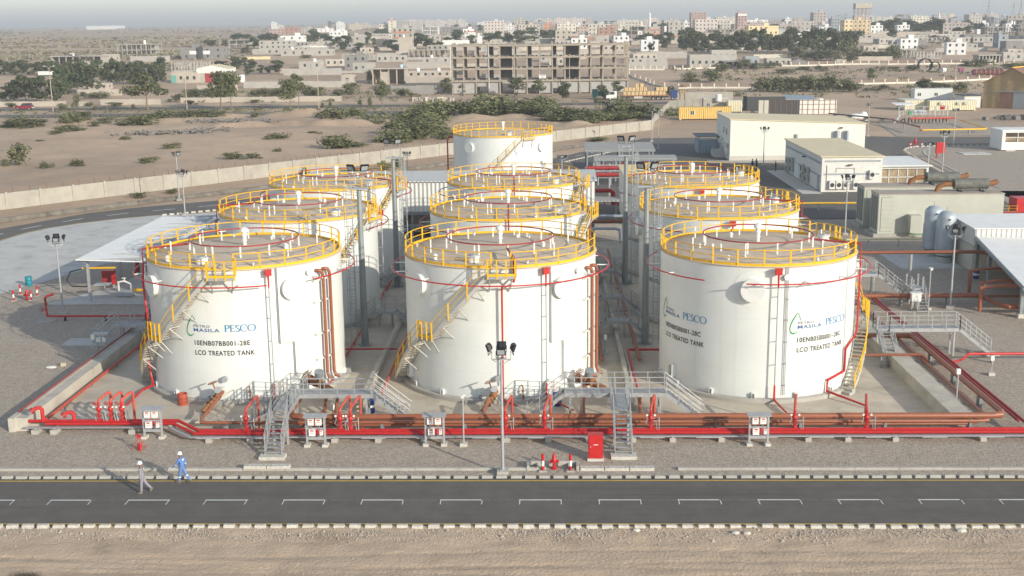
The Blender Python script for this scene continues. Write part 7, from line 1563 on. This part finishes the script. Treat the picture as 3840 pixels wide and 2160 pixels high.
for x, y, r, lb in ((170,534,3.2,'largest dark rusty cut tank section lying in the fenced field'),(174.6,535,2.3,'smaller dark cut tank section beside the largest in the fenced field')):
    t = thing('scrap_tank', lb, 'scrap', (x,y,2.7)); z = TZ(y); g = MB(); g.lathe([(r,0),(r,r*1.1),(r*.9,r*1.1),(r*.9,.1)], (0,0,0), 14, .3, 5.2); vs = [(x+p[0], y+p[2]*.6, z+r*.95+p[1]*.95) for p in g.v]; g.v = vs; g.build('shell', 'dark_steel', t)
t = thing('pipe_section', 'short white pipe section lying beside the cut tank sections', 'pipe', (177.5,533,2.7)); g = MB(); z = TZ(533); g.tube([(176.6,532.5,z+.9),(178.6,534,z+.9)], .95, 14); g.build('pipe', 'white_dusty', t)
g = MB(); z = TZ(535); g.box(185,187.2,534.5,536,z,z+1.6); o = g.build('scrap_box', 'reel_purple'); tag(o, 'small dark purple box standing alone in the fenced field', 'box')
g = MB()
for i in range(26):
    x, y, r = 112+rnd.random()*16, 303+rnd.random()*7, rnd.uniform(.5,1.3); g.obox((x,y,0), r*1.6, r, r*.8, rnd.uniform(0,3), rnd.uniform(-.2,.2))
stuff(g.build('rubble_heap', 'brush_grey'), 'heap of grey rubble and drums in front of the brown barn', 'rubble')
g = MB()
for i in range(40): x, y, r = -46+rnd.random()*15, 404+rnd.random()*3, rnd.uniform(.4,1.2); g.obox((x,y,-.1), r*2, r*.8, r*1.3, rnd.uniform(0,3), rnd.uniform(-.5,.5))
stuff(g.build('rubble_heap', 't_sandst'), 'broken concrete rubble beside the road left of the frame building', 'rubble')
# roof water tanks: label, host, dx, dy, radius, height
for hs, dx, dy, r, h_, lb in (('two storey concrete house with',.18,3,.9,2.6,'white water tank on the pillared two storey house on the plain'),('low concrete house with open dark',-.12,3,1.3,1.8,'white water tank on the low house with open bays'),('low ruined house',.35,4,.75,1.7,'pale blue water tank on the ruined house left of the frame building'),('long low house with arched',-.28,4,.9,1.7,'left white water tank on the long low house by the frame building'),('long low house with arched',.2,4,.9,1.7,'right white water tank on the long low house by the frame building'),('low block house below the scaff',-.2,4,.9,1.7,'white water tank on the low block house below the scaffolded slab'),('plain grey block tower',-.15,3,.7,1.8,'white water tank on the plain grey block tower'),('grey flat roofed house',-.2,3,.9,1.7,'left white water tank on the grey flat roofed house'),('grey flat roofed house',.15,3,.9,1.6,'right blue water tank on the grey flat roofed house'),('long low block house row',-.3,3,.9,1.9,'white water tank on the long low block house row'),('block house with a dark',.1,3,1.0,1.8,'white water tank on the block house among walls')):
    t0, x, y, z, w, d, h = host(hs); X, Y, Z = x+dx*w, y+dy, z+h-.35; t = thing('water_tank', lb, 'water tank', (X,Y,Z), 0, 'roof water tanks'); g = MB(); g.lathe([(r*.97,0),(r,.1),(r,h_*.85),(r*.8,h_),(.01,h_*1.05)], (X,Y,Z+.0), 14); g.build('body', 'tank_blue' if 'blue water' in lb else 'white', t, True)
for x, lb in ((-136,'left'),(-133,'right')):
    t = thing('water_tank', lb+' one of two large white tanks on the ground by the red door shed', 'water tank', (x,518.5,2.1), 0, 'white tanks by the red door shed'); g = MB(); g.lathe([(1.25,0),(1.3,.1),(1.3,3.0),(1.1,3.3),(.01,3.4)], (x,518.5,TZ(518.5)), 16); g.build('body', 'white', t, True)
VT = """
euc|tall olive tree|along the main road|-125.1,366,0.0,10.8,10.1;-102.6,370,0.0,10.8,7.0;-100.7,375,0.0,10.8,5.6;-80.5,370,0.0,8.5,5.3;-79.6,380,0.0,9.5,5.0;-52.4,379,0.0,7.6,4.3;-33.4,403,0.0,7.1,3.6;-9.8,430,0.0,5.9,5.3;-2.7,413,0.0,5.9,4.6;25.7,412,0.0,5.2,3.4
bush|small young tree|planted along the main road|-151.8,378,0.0,4.7,2.2;-132.6,377,0.0,1.6,1.3;-89.4,368,0.0,1.2,1.6;-71.1,376,0.0,1.6,1.0;-68.6,377,0.0,1.8,1.0;-59.7,380,0.0,2.2,1.3;-54.8,370,0.0,3.5,1.2
dense|dark round tree|in the far left clump behind the wall|-200.7,434,0.0,4.6,5.5;-196.5,432,0.0,6.8,5.5;-191.5,429,0.0,8.5,7.4;-186.8,428,0.0,7.6,5.9;-182,424,0.0,8.2,6.8;-169.3,405,0.0,7.8,4.9;-219.3,527,2.4,8.4,6.3;-182.1,443,0.0,8.6,6.3;-189.6,464,0.1,10.3,8.8;-191.1,478,0.7,11.4,7.7;-184,469,0.3,10.7,8.0
bare|brown leafless tree|rising behind the dark clump|-234.8,588,4.7,8.9,12.4
dense|dark green tree|in the windbreak by the white trailer|-266,576,4.2,6.6,4.6;-262.6,575,4.2,5.9,4.6;-259.7,575,4.2,6.0,4.6;-256.8,575,4.2,6.8,4.6;-253.5,574,4.1,6.3,4.6;-250.6,574,4.1,5.2,4.6;-247.3,573,4.1,5.9,4.6;-244.4,573,4.1,6.1,4.6;-241.1,572,4.1,5.8,4.6
dense|dark green tree|in the windbreak behind the sandstone ruin|-197.8,514,2.0,7.8,5.0;-194.7,513,1.9,9.7,5.0;-192,513,1.9,7.7,5.0;-189.3,513,1.9,9.9,5.0;-186.3,512,1.9,8.2,5.0;-183.6,512,1.9,9.0,5.0;-180.9,512,1.9,7.9,5.0;-177.9,511,1.9,9.1,5.0;-175.2,511,1.9,9.2,4.9;-172.5,511,1.9,8.1,4.9;-169.5,510,1.8,7.9,4.9;-180.7,551,3.3,8.4,6.0;-166.9,510,1.8,7.9,4.9
dense|dark tree|among the walls behind the red door shed|-173.5,625,6.0,2.4,8.1;-156.1,601,5.1,5.4,6.1;-157.2,620,5.8,4.4,3.2;-140.4,557,3.5,4.3,4.7;-147,596,4.9,4.6,4.4;-135.6,566,3.9,3.9,3.4;-132.6,566,3.9,3.0,2.4;-126.9,563,3.7,5.9,7.2
dense|dark tree|around the arched white house left of town|-240.9,853,12.7,4.7,7.7;-226,841,12.4,4.7,4.4;-279.8,1070,16.1,4.1,6.6;-273.3,1066,16.1,5.2,7.2;-267.2,1063,16.1,4.3,7.2;-197.1,806,11.7,7.5,5.7;-237.9,995,15.4,4.6,7.3;-230.5,992,15.3,5.7,8.4;-223.9,990,15.3,5.1,7.2;-176.5,885,13.3,6.4,7.0;-171.7,894,13.4,10.0,8.3;-166.8,911,13.8,6.5,9.2;-143.2,819,12.0,6.5,6.9
dense|dark tree|among the houses left of the frame building|-124.4,743,10.3,9.1,7.5;-115.3,741,10.2,5.0,7.9;-124.1,838,12.4,8.9,5.9;-106.4,737,10.1,3.1,6.2;-121,846,12.5,4.7,4.4;-157.6,1121,16.6,6.4,7.5;-155.1,1154,16.9,6.6,9.7;-93.8,732,9.9,6.8,9.8;-83.5,778,11.2,9.1,7.8;-76.8,776,11.2,7.8,9.1;-68.2,762,10.9,4.3,6.0;-70.2,860,12.8,4.4,6.7;-62.3,857,12.7,8.6,10.0;-51.2,840,12.4,6.1,7.0;-39.8,877,13.1,6.4,8.3;-31.9,875,13.1,4.0,6.8;-24.7,844,12.5,7.1,7.0
dense|dark tree|behind and right of the frame building|-18,829,12.2,8.8,11.1;-11.3,1129,16.7,4.6,5.9;-5,1124,16.6,4.6,6.5;6.3,955,14.6,6.5,6.1;57.4,872,13.0,7.8,6.0;65.6,841,12.4,3.4,4.9;62.6,706,8.9,4.8,3.7;80.9,836,12.3,5.2,7.6;74.3,718,9.4,9.9,7.3;84.8,744,10.3,5.8,5.1
dense|dark tree|before the frame building by the lorry|6.1,397,0.0,5.7,4.1;20.3,405,0.0,4.3,3.4;39.4,411,0.0,3.5,2.2;43.5,409,0.0,3.6,2.2
bare|grey brown thin tree|at the foot of the frame building on the left|-29.3,413,0.0,4.6,3.1
dense|dark tree|in the long right hand belt|81.9,686,8.2,12.7,8.7;86.3,685,8.2,11.2,7.6;90.8,685,8.2,10.4,7.2;95.2,684,8.1,10.0,7.5;99.6,683,8.1,11.1,7.9;104,682,8.1,9.3,7.1;108.3,681,8.0,9.3,7.1;112.1,681,8.0,11.8,6.4;116.4,680,8.0,9.2,7.5;120.4,679,8.0,12.2,7.5;123.6,678,7.9,12.5,7.1;127.3,678,7.9,9.9,7.1;130.8,677,7.9,9.2,7.1;134.4,676,7.9,9.2,6.7;138.6,675,7.8,13.2,7.1;143.1,675,7.8,9.2,7.1;146.9,674,7.8,11.3,7.4;150.8,673,7.7,12.8,7.4;155,672,7.7,12.0,7.4;159.4,672,7.7,12.7,8.1;162.9,671,7.7,9.1,7.0;167,670,7.6,10.5,7.3;171.2,669,7.6,11.3,8.1
bush|grey green bush|along the front of the long right tree belt|134.1,634,6.3,5.6,9.1;139.8,625,6.0,3.7,7.6;143.2,616,5.7,4.5,7.8;146.8,611,5.5,5.4,8.4;166.9,665,7.5,6.5,9.5;155.5,607,5.3,4.2,7.3;163.7,621,5.9,4.7,7.5;167,618,5.7,3.5,7.5;171.1,617,5.7,3.8,7.8;174.9,616,5.7,4.2,7.4;179.9,623,5.9,6.4,6.8;181.5,618,5.7,4.6,6.8
dense|dark tree|right of the yellow apartment house|208.5,800,11.6,6.7,8.3;286.8,1041,15.9,7.8,9.7;290.8,1037,15.8,8.9,9.6;295,1034,15.8,9.4,9.0;300.6,1030,15.8,11.0,10.7;302.2,1009,15.6,9.5,10.4;307.6,1005,15.5,8.9,9.8;306.8,983,15.2,7.1,9.1;311.2,980,15.1,8.7,9.6;311.7,960,14.7,11.1,12.5;326.3,954,14.6,4.8,6.8;330.3,952,14.6,4.3,6.7;340.7,967,14.9,5.4,7.4;360.4,1000,15.5,6.7,8.1;381.6,979,15.1,5.2,6.4
bare|grey brown bushy tree|beside the grey house with roof tanks|218.8,693,8.5,2.6,8.3;235.7,728,9.7,6.2,9.5;258.6,776,11.2,3.7,7.0
bush|green bush|along the white pillared fences on the right|61.6,493,1.2,3.1,7.1;68.9,491,1.1,4.5,7.3;80.5,538,2.8,4.1,5.7;94.9,562,3.7,4.2,7.1;100.5,562,3.7,2.6,6.2;81.5,439,0.0,4.9,6.8;109.5,567,3.9,2.6,7.2;85.1,439,0.0,5.0,6.8;88.6,438,0.0,4.7,6.8;109.6,535,2.7,1.7,8.3;92,437,0.0,4.3,6.8;95.6,437,0.0,5.4,6.8;121.1,554,3.4,1.4,6.1;99,436,0.0,5.2,6.8;126.4,545,3.1,2.3,5.7;102.4,435,0.0,4.6,6.7;106,435,0.0,5.3,6.7;109.4,434,0.0,4.2,6.7;114,432,0.0,3.1,7.1;136.9,497,1.3,4.4,3.6;124.5,439,0.0,1.9,5.1;161.5,550,3.3,1.2,5.1;168.4,544,3.1,2.2,5.7;146,447,0.0,2.3,5.2;150.7,448,0.0,1.7,4.9;148.9,425,0.0,3.3,4.4;198.7,565,3.8,2.2,5.2;207.2,563,3.7,2.9,9.5;213.3,547,3.2,2.4,6.6;217.5,547,3.2,2.3,6.0
dense|dark bushy tree|between the white fence and the pale blue cabin|137.9,436,0.0,3.9,4.8
bush|scrub bush|behind the roadside wall left of centre|-180.9,458,0.0,1.6,2.9;-168.9,443,0.0,2.1,8.9;-130.9,415,0.0,2.5,4.5;-133.3,442,0.0,2.8,5.3;-130,442,0.0,2.9,5.3;-126.5,441,0.0,3.2,5.3;-123.2,441,0.0,3.1,5.3;-119.7,440,0.0,3.0,5.2;-186,743,10.3,3.3,7.1;-109.4,445,0.0,2.3,4.3;-106.7,445,0.0,2.7,4.3;-103.8,444,0.0,2.5,4.3;-101.2,444,0.0,2.7,4.3;-98.3,443,0.0,2.5,4.3;-138.3,686,8.2,1.7,6.4;-88.5,439,0.0,3.7,4.7;-84.8,438,0.0,3.2,5.0;-76.5,433,0.0,2.6,4.4;-75.3,452,0.0,3.9,6.6;-75.6,510,1.8,4.9,2.6;-50.6,428,0.0,2.9,7.1
bush|small roadside bush|beside the main road at the far left|-179,392,0.0,1.5,3.6;-153.3,372,0.0,2.3,3.1;-154.4,396,0.0,1.2,2.8;-144.6,376,0.0,1.4,1.5;-145.3,394,0.0,1.2,4.2;-120.2,398,0.0,1.4,3.4;-99.9,407,0.0,0.9,3.9
thick|thicket bush|in the thicket behind the widest tank|-41.9,247,0.0,1.5,6.7;-54.1,335,0.0,2.3,5.9;-45.4,310,0.0,1.6,7.6;-34.2,255,0.0,2.9,5.4;-31.3,253,0.0,2.5,5.9;-32.9,274,0.0,3.8,7.0;-29,262,0.0,4.1,7.7;-33.2,314,0.0,5.0,9.5;-30.4,301,0.0,3.7,7.0;-25.7,272,0.0,3.9,7.9;-28.5,323,0.0,5.1,9.0;-22.6,262,0.0,2.2,4.0;-22.8,322,0.0,4.9,8.2;-19.3,326,0.0,4.8,6.1;-14.6,331,0.0,6.4,8.8;-9.8,325,0.0,4.1,8.3;-6.1,329,0.0,4.5,8.4;-2.3,334,0.0,5.1,8.5;1.9,324,0.0,4.4,9.0;3.2,307,0.0,2.6,6.8;6.1,309,0.0,4.0,8.6;9.5,304,0.0,3.6,7.0;11.7,299,0.0,3.1,6.2;15.6,308,0.0,2.4,7.1;19.7,311,0.0,2.5,7.9;21.5,316,0.0,5.0,7.3;25.2,316,0.0,4.3,6.6
palm|doum palm|in the thicket behind the widest tank|-10.5,335,0.0,7.0,8.9;9.8,376,0.0,1.6,4.2;14.3,317,0.0,6.0,6.2;16.6,319,0.0,6.0,6.3;19,317,0.0,5.9,6.2
bush|low desert bush|on the sandy lot|-141.8,307,0.0,2.3,6.6;-99.2,215,0.0,4.0,3.9;-138.7,305,0.0,1.5,5.4;-135.3,303,0.0,2.4,7.2;-115.4,264,0.0,0.7,2.0;-91,210,0.0,1.5,2.4;-118.4,282,0.0,1.2,3.2;-118.8,288,0.0,1.9,6.6;-128.2,313,0.0,3.2,6.3;-87.1,214,0.0,1.5,2.7;-131.1,330,0.0,2.4,6.0;-119,306,0.0,1.5,2.6;-79.9,209,0.0,0.4,0.8;-119.7,317,0.0,1.7,3.9;-96.9,267,0.0,1.1,2.3;-110.1,307,0.0,2.5,6.2;-106.8,309,0.0,2.9,6.2;-74.9,218,0.0,1.4,3.0;-107.8,322,0.0,2.6,7.6;-79,244,0.0,1.5,3.6;-106.4,332,0.0,2.3,7.8;-75.1,237,0.0,0.7,1.2;-104,341,0.0,1.8,7.6;-101.8,347,0.0,1.5,6.1;-94.1,337,0.0,1.8,5.3;-60.2,224,0.0,1.4,3.6;-57,227,0.0,1.0,2.6;-82.9,333,0.0,1.5,2.4;-73.8,303,0.0,1.1,3.4;-62.4,262,0.0,1.1,1.9;-60.9,265,0.0,1.4,5.5;-54.6,238,0.0,0.9,1.7;-54.3,276,0.0,1.0,3.7;-58.5,325,0.0,3.1,8.0;-43.9,244,0.0,2.6,6.0
"""
# ---------- trees and scrub ----------
D('leaf_dense', (.075,.095,.045), .8, .35, .5, fn=f_trans); D('leaf_euc', (.12,.13,.055), .8, .30, .5, fn=f_trans); D('leaf_bush', (.15,.155,.075), .85, .30, .5, fn=f_trans); D('leaf_thick', (.17,.185,.08), .85, .35, .4, fn=f_trans); D('leaf_bare', (.15,.13,.095), .9, .3, .6, fn=f_trans); D('leaf_palm', (.12,.13,.07), .8, .3, .6, fn=f_trans); D('bark', (.20,.165,.12), .9, .2, 2)
def crown(seed, n, zlo, zhi, nc, spread, ls, zs=.16, hollow=.55):
    q = random.Random(seed); cl = []
    for i in range(nc):
        a = q.uniform(0,2*pi); r = q.uniform(.05,spread); k = q.random(); z = zlo+(zhi-zlo)*k; r *= (1-.45*abs(k-.4))
        cl.append((r*cos(a), r*sin(a), z, q.uniform(.6,1.15)*spread*.52))
    g = MB()
    for i in range(n):
        cx_, cy_, cz_, cr_ = q.choice(cl); d = V((q.gauss(0,1),q.gauss(0,1),q.gauss(0,1))).normalized(); rr_ = cr_*q.uniform(hollow,1.08); p = V((cx_+d.x*rr_, cy_+d.y*rr_, cz_+d.z*rr_*zs/.16*.62))
        if p.z < .0: p.z = q.uniform(0,.05)
        a = V((q.gauss(0,1),q.gauss(0,1),q.gauss(0,.6))).normalized(); b = a.cross(d+V((q.gauss(0,.5),q.gauss(0,.5),q.gauss(0,.5)))).normalized(); s_ = ls*q.uniform(.6,1.4)
        g.add([p-a*s_-b*s_*.5, p+a*s_*.2-b*s_*.7, p+a*s_+b*s_*.4, p-a*s_*.3+b*s_*.7], [(0,1,2,3)])
    xs_ = sorted(abs(v[0]) for v in g.v); ys_ = sorted(abs(v[1]) for v in g.v); zt_ = sorted(v[2] for v in g.v); kx, ky, kz = .5/xs_[int(len(xs_)*.97)], .5/ys_[int(len(ys_)*.97)], 1/zt_[int(len(zt_)*.985)]
    g.v = [(v[0]*kx, v[1]*ky, v[2]*kz) for v in g.v]; return g, [(c[0]*kx, c[1]*ky, c[2]*kz, c[3]) for c in cl]
PROTO = {}
def proto(kind, v):
    if (kind, v) in PROTO: return PROTO[(kind, v)]
    sd = v*17+sum(map(ord, kind))
    if kind == 'dense': g, cl = crown(sd, 1500, .18, .82, 13, .36, .034); mat, tr = 'leaf_dense', .16
    elif kind == 'euc': g, cl = crown(sd, 1300, .36, .86, 12, .36, .030, .13); mat, tr = 'leaf_euc', .42
    elif kind == 'bush': g, cl = crown(sd, 900, .15, .62, 12, .42, .036, .22, .4); mat, tr = 'leaf_bush', .1
    elif kind == 'thick': g, cl = crown(sd, 1300, .12, .68, 15, .45, .034, .2, .4); mat, tr = 'leaf_thick', .1
    elif kind == 'bare': g, cl = crown(sd, 520, .25, .82, 11, .38, .022, .16, .2); mat, tr = 'leaf_bare', .3
    else: g, cl = MB(), []; mat, tr = 'leaf_palm', .6
    q = random.Random(sd); h = MB()
    if kind == 'palm':
        for k in range(4):
            a = q.uniform(0,2*pi); r = q.uniform(.05,.28); top = V((r*cos(a), r*sin(a), q.uniform(.5,.82))); h.tube([(top.x*.5,top.y*.5,-.03),top*.95,top], .022, 5, False, .014)
            for i in range(16):
                an = 2*pi*i/16+q.uniform(-.2,.2); el = q.uniform(-.2,1.1); l = q.uniform(.13,.2); d = V((cos(an)*cos(el), sin(an)*cos(el), sin(el))); s_ = V((-sin(an),cos(an),0))*.022
                m_ = top+d*l*.6; e = top+d*l+V((0,0,-.05)); g.add([top-s_*.3, m_-s_, e, m_+s_, top+s_*.3], [(0,1,2,3,4)])
    else:
        h.tube([(0,0,-.03),(.02,.01,tr*.5),(.0,.02,tr)], .03, 6, False, .02)
        for c_ in cl[:5]: h.tube([(0,.02,tr),((c_[0])*.6,(c_[1])*.6,tr+(c_[2]-tr)*.6),(c_[0],c_[1],c_[2])], .015, 4, False, .006)
    me1 = g.build('crown', mat); me2 = h.build('trunk', 'bark')
    PROTO[(kind, v)] = (me1.data, me2.data)
    for o in (me1, me2): bpy.data.objects.remove(o)
    return PROTO[(kind, v)]
rv = random.Random(21)
def plant(kind, name, label, cat, grp, x, y, z, h, w, v=None):
    v = rv.randrange(4) if v is None else v; m1, m2 = proto(kind, v)
    t = bpy.data.objects.new(name, None); C.objects.link(t); tag(t, label, cat, grp); t.location = (x,y,z); t.scale = (w,w*.95,h); t.rotation_euler = (0,0,rv.uniform(0,6.28))
    for nm, me in (('crown', m1), ('trunk', m2)): o = bpy.data.objects.new(nm, me); C.objects.link(o); o.parent = t
    return t
for ln in VT.strip().split('\n'):
    kind, noun, where, its = ln.split('|'); its = its.split(';'); n = len(its); plural = noun+('es' if noun.endswith('sh') else 's')+' '+where
    for i, it in enumerate(its):
        x, y, z, h, w = map(float, it.split(',')); y += w*.3
        lb = noun+' '+where if n == 1 else ORD[i]+' '+noun+' from the left '+where
        nm = 'palm_tree' if kind == 'palm' else 'bush' if 'bush' in noun else 'tree'
        kk = (1.0, 1.4) if kind == 'thick' else (1.08, 1.15)
        plant(kind, nm, lb, nm.replace('_', ' '), plural, x, y, (lotz(x,y) if y < 344 else TZ(y))-.1, h*kk[0]+.1, w*kk[1])
for x, y, h, w in ((-34,201,1.2,3.5),(-28.5,208,1.6,2.6),(-26.5,210.5,2.0,2),(-40,192.5,2.2,1.6),(12,258.5,.7,5),(-3.5,241.5,.9,3),(-62,175.5,.7,3),(-58,180,.6,2)): plant('thick', 'weed', 'green weeds growing along the inside foot of the boundary wall', 'weeds', 'weeds inside the boundary wall', x, y, 0, h, w)
# far houses and trees of the town
rc = random.Random(33)
fh = []
for i in range(10):
    c = ['blk','white','sandst','pinkgrey','apt','cream','blk','brickpale','bluegrey','white'][i]; w, d, fl = rc.uniform(12,24), rc.uniform(9,14), [1,2,3,2,4,3,4,2,3,1][i]
    t = thing('town_house', 'far hazy flat roofed house crowded into the town skyline', 'house', (0,0,0), 0, 'far houses crowded into the town skyline'); house(t, 0, 0, 0, w, d, fl*3.2, c, fl, int(w/3.2), False); fh.append(t)
k = 0; used = [False]*10
while k < 150:
    y = 1050+2600*rc.random()**1.3; u = rc.uniform(-.19,.43); 
    if u < 0 and rc.random() < .45: continue
    if u < -.08 and y < 1500: continue
    i = rc.randrange(10)
    q = dup(fh[i]) if used[i] else fh[i]; used[i] = True
    q.location = (u*y, y, TZ(y)); q.rotation_euler = (0,0,rc.uniform(-.25,.25)); k += 1
for k in range(70):
    y = 800+1400*rc.random()**1.2; u = rc.uniform(-.17,.43); plant('dense', 'tree', 'small dark tree between the far town houses', 'tree', 'dark trees between the far town houses', u*y, y, TZ(y)-.2, rc.uniform(5,9), rc.uniform(6,12))
occ = [(v[1], v[2]+v[5]/2, v[4]/2+2, v[5]/2+2) for v in HOST.values()]
def free(x, y, r): return not any(abs(x-a) < c+r and abs(y-b) < d+r for a, b, c, d in occ)
bh = []; rm = random.Random(77)
for i in range(8):
    c = ['blk','sandst','blk','darkgrey','sandst','blk','white','blk'][i]; w = [9,13,16,11,8,14,10,18][i]; fl = [1,1,1,2,1,1,2,1][i]
    t = thing('block_house', 'low flat roofed block house between walls in the nearer part of town', 'house', (0,0,0), 0, 'low block houses in the nearer part of town'); house(t, 0, 0, 0, w, 8, fl*3.3, c, fl, w//3, True); bh.append(t)
yw = []
for i in range(4):
    t = thing('yard_wall', 'low block yard wall between the houses in the nearer part of town', 'wall', (0,0,0), 0, 'low yard walls in the nearer part of town'); wallt(t, 0, 0, 0, [14,20,27,34][i], 1, 2.1, ['blk','sandst','blk','sandst'][i], 1, 0, True); yw.append(t)
for P_, cnt, sz in ((bh, 120, 9), (yw, 110, 10)):
    first = [True]*len(P_); k = tries = 0
    while k < cnt and tries < 6000:
        tries += 1; y = 470+640*rm.random(); u = rm.uniform(-.21,.42)
        if (u < -.03 and y < 500) or (-.1 < u < .08 and y < 475) or (u > -.03 and y < 600) or (.09 < u < .27 and 590 < y < 700) or (u < -.16 and y < 560): continue
        if not free(u*y, y, sz): continue
        i = rm.randrange(len(P_)); q = P_[i] if first[i] else dup(P_[i]); first[i] = False
        q.location = (u*y, y, TZ(y)); q.rotation_euler = (0,0,rm.choice((0,0,rm.uniform(-.3,.3),pi/2+rm.uniform(-.2,.2)) if P_ is yw else (0,rm.uniform(-.25,.25)))); occ.append((u*y, y, sz*.6, 5)); k += 1
# scattered scrub of the open plain
g = MB(); rs = random.Random(8)
def scrub(n, fx, fy, fs):
    for i in range(n):
        x, y = fx(), fy(); s = fs(y); z = TZ(y)
        if s <= 0: continue
        for k in range(7):
            p = V((x+rs.gauss(0,s*.8), y+rs.gauss(0,s*.8), z+rs.uniform(.1,.5)*s*.7)); a = V((rs.gauss(0,1),rs.gauss(0,1),rs.gauss(0,.5))).normalized()*s*.6; b = V((rs.gauss(0,1),rs.gauss(0,1),rs.gauss(0,1))).normalized()*s*.45
            g.add([p-a-b, p+a-b*.6, p+a*.8+b, p-a*.7+b*.9], [(0,1,2,3)])
for bnd in ((600,640,500),(690,740,700),(760,800,500),(860,1000,450),(1000,1300,350),(1500,2300,200),(2500,4500,160)):
    for i in range(bnd[2]//3):
        cx_ = rs.uniform(-.47,-.12 if bnd[0] > 800 else -.27); cy_ = rs.uniform(bnd[0], bnd[1]); cx_ *= cy_
        for j in range(rs.randint(1,4)): yy = cy_+rs.gauss(0,6); scrub(1, lambda: cx_+rs.gauss(0,9), lambda: yy, lambda y: .7+y*.0011)
D('leaf_scrub', (.25,.225,.155), .9, .3, .3); stuff(g.build('scrub', 'leaf_scrub'), 'sparse grey green scrub dotted over the open plain at the far left', 'scrub')
g = MB()
def scrub2(n, x0_, x1_, y0_, y1_, s0, s1):
    for i in range(n):
        x, y, s = rs.uniform(x0_,x1_), rs.uniform(y0_,y1_), rs.uniform(s0,s1); z = lotz(x,y) if y < 344 else TZ(y)
        if lot_mask(x,y) < .8 and y < 344 and x < 30: continue
        for k in range(8):
            p = V((x+rs.gauss(0,s*.6), y+rs.gauss(0,s*.6), z+rs.uniform(.05,.6)*s)); a = V((rs.gauss(0,1),rs.gauss(0,1),rs.gauss(0,.8))).normalized()*s*.35; b = V((rs.gauss(0,1),rs.gauss(0,1),rs.gauss(0,1))).normalized()*s*.25
            g.add([p-a-b, p+a-b*.6, p+a*.8+b, p-a*.7+b*.9], [(0,1,2,3)])
scrub2(260,-190,30,195,340,.2,.6); scrub2(500,-190,-60,338,346,.5,1.1); scrub2(400,-190,-20,359,378,.3,.9); scrub2(350,-60,45,325,350,.6,1.6); scrub2(220,45,190,395,470,.5,1.5); scrub2(250,60,220,495,570,.5,1.6); scrub2(250,-130,-40,405,470,.4,1.3)
stuff(g.build('scrub', 'leaf_bush'), 'low dry scrub tufts along the main road and sandy lot', 'scrub')
# ---------- haze ----------
hb = MB().box(-21000, 21000, -600, 23000, -1.2, 135).build('haze', 'white')
hb.data.materials.clear(); hm = bpy.data.materials.new('haze'); hm.use_nodes = True; hn = hm.node_tree
hn.nodes.remove(hn.nodes['Principled BSDF']); pv = hn.nodes.new('ShaderNodeVolumePrincipled')
pv.inputs['Color'].default_value = (.90, .94, .96, 1); pv.inputs['Density'].default_value = .00026; pv.inputs['Anisotropy'].default_value = .1
hn.links.new(pv.outputs[0], hn.nodes['Material Output'].inputs['Volume']); hb.data.materials.append(hm)
stuff(hb, 'pale dusty haze lying over the plain and the town', 'haze')
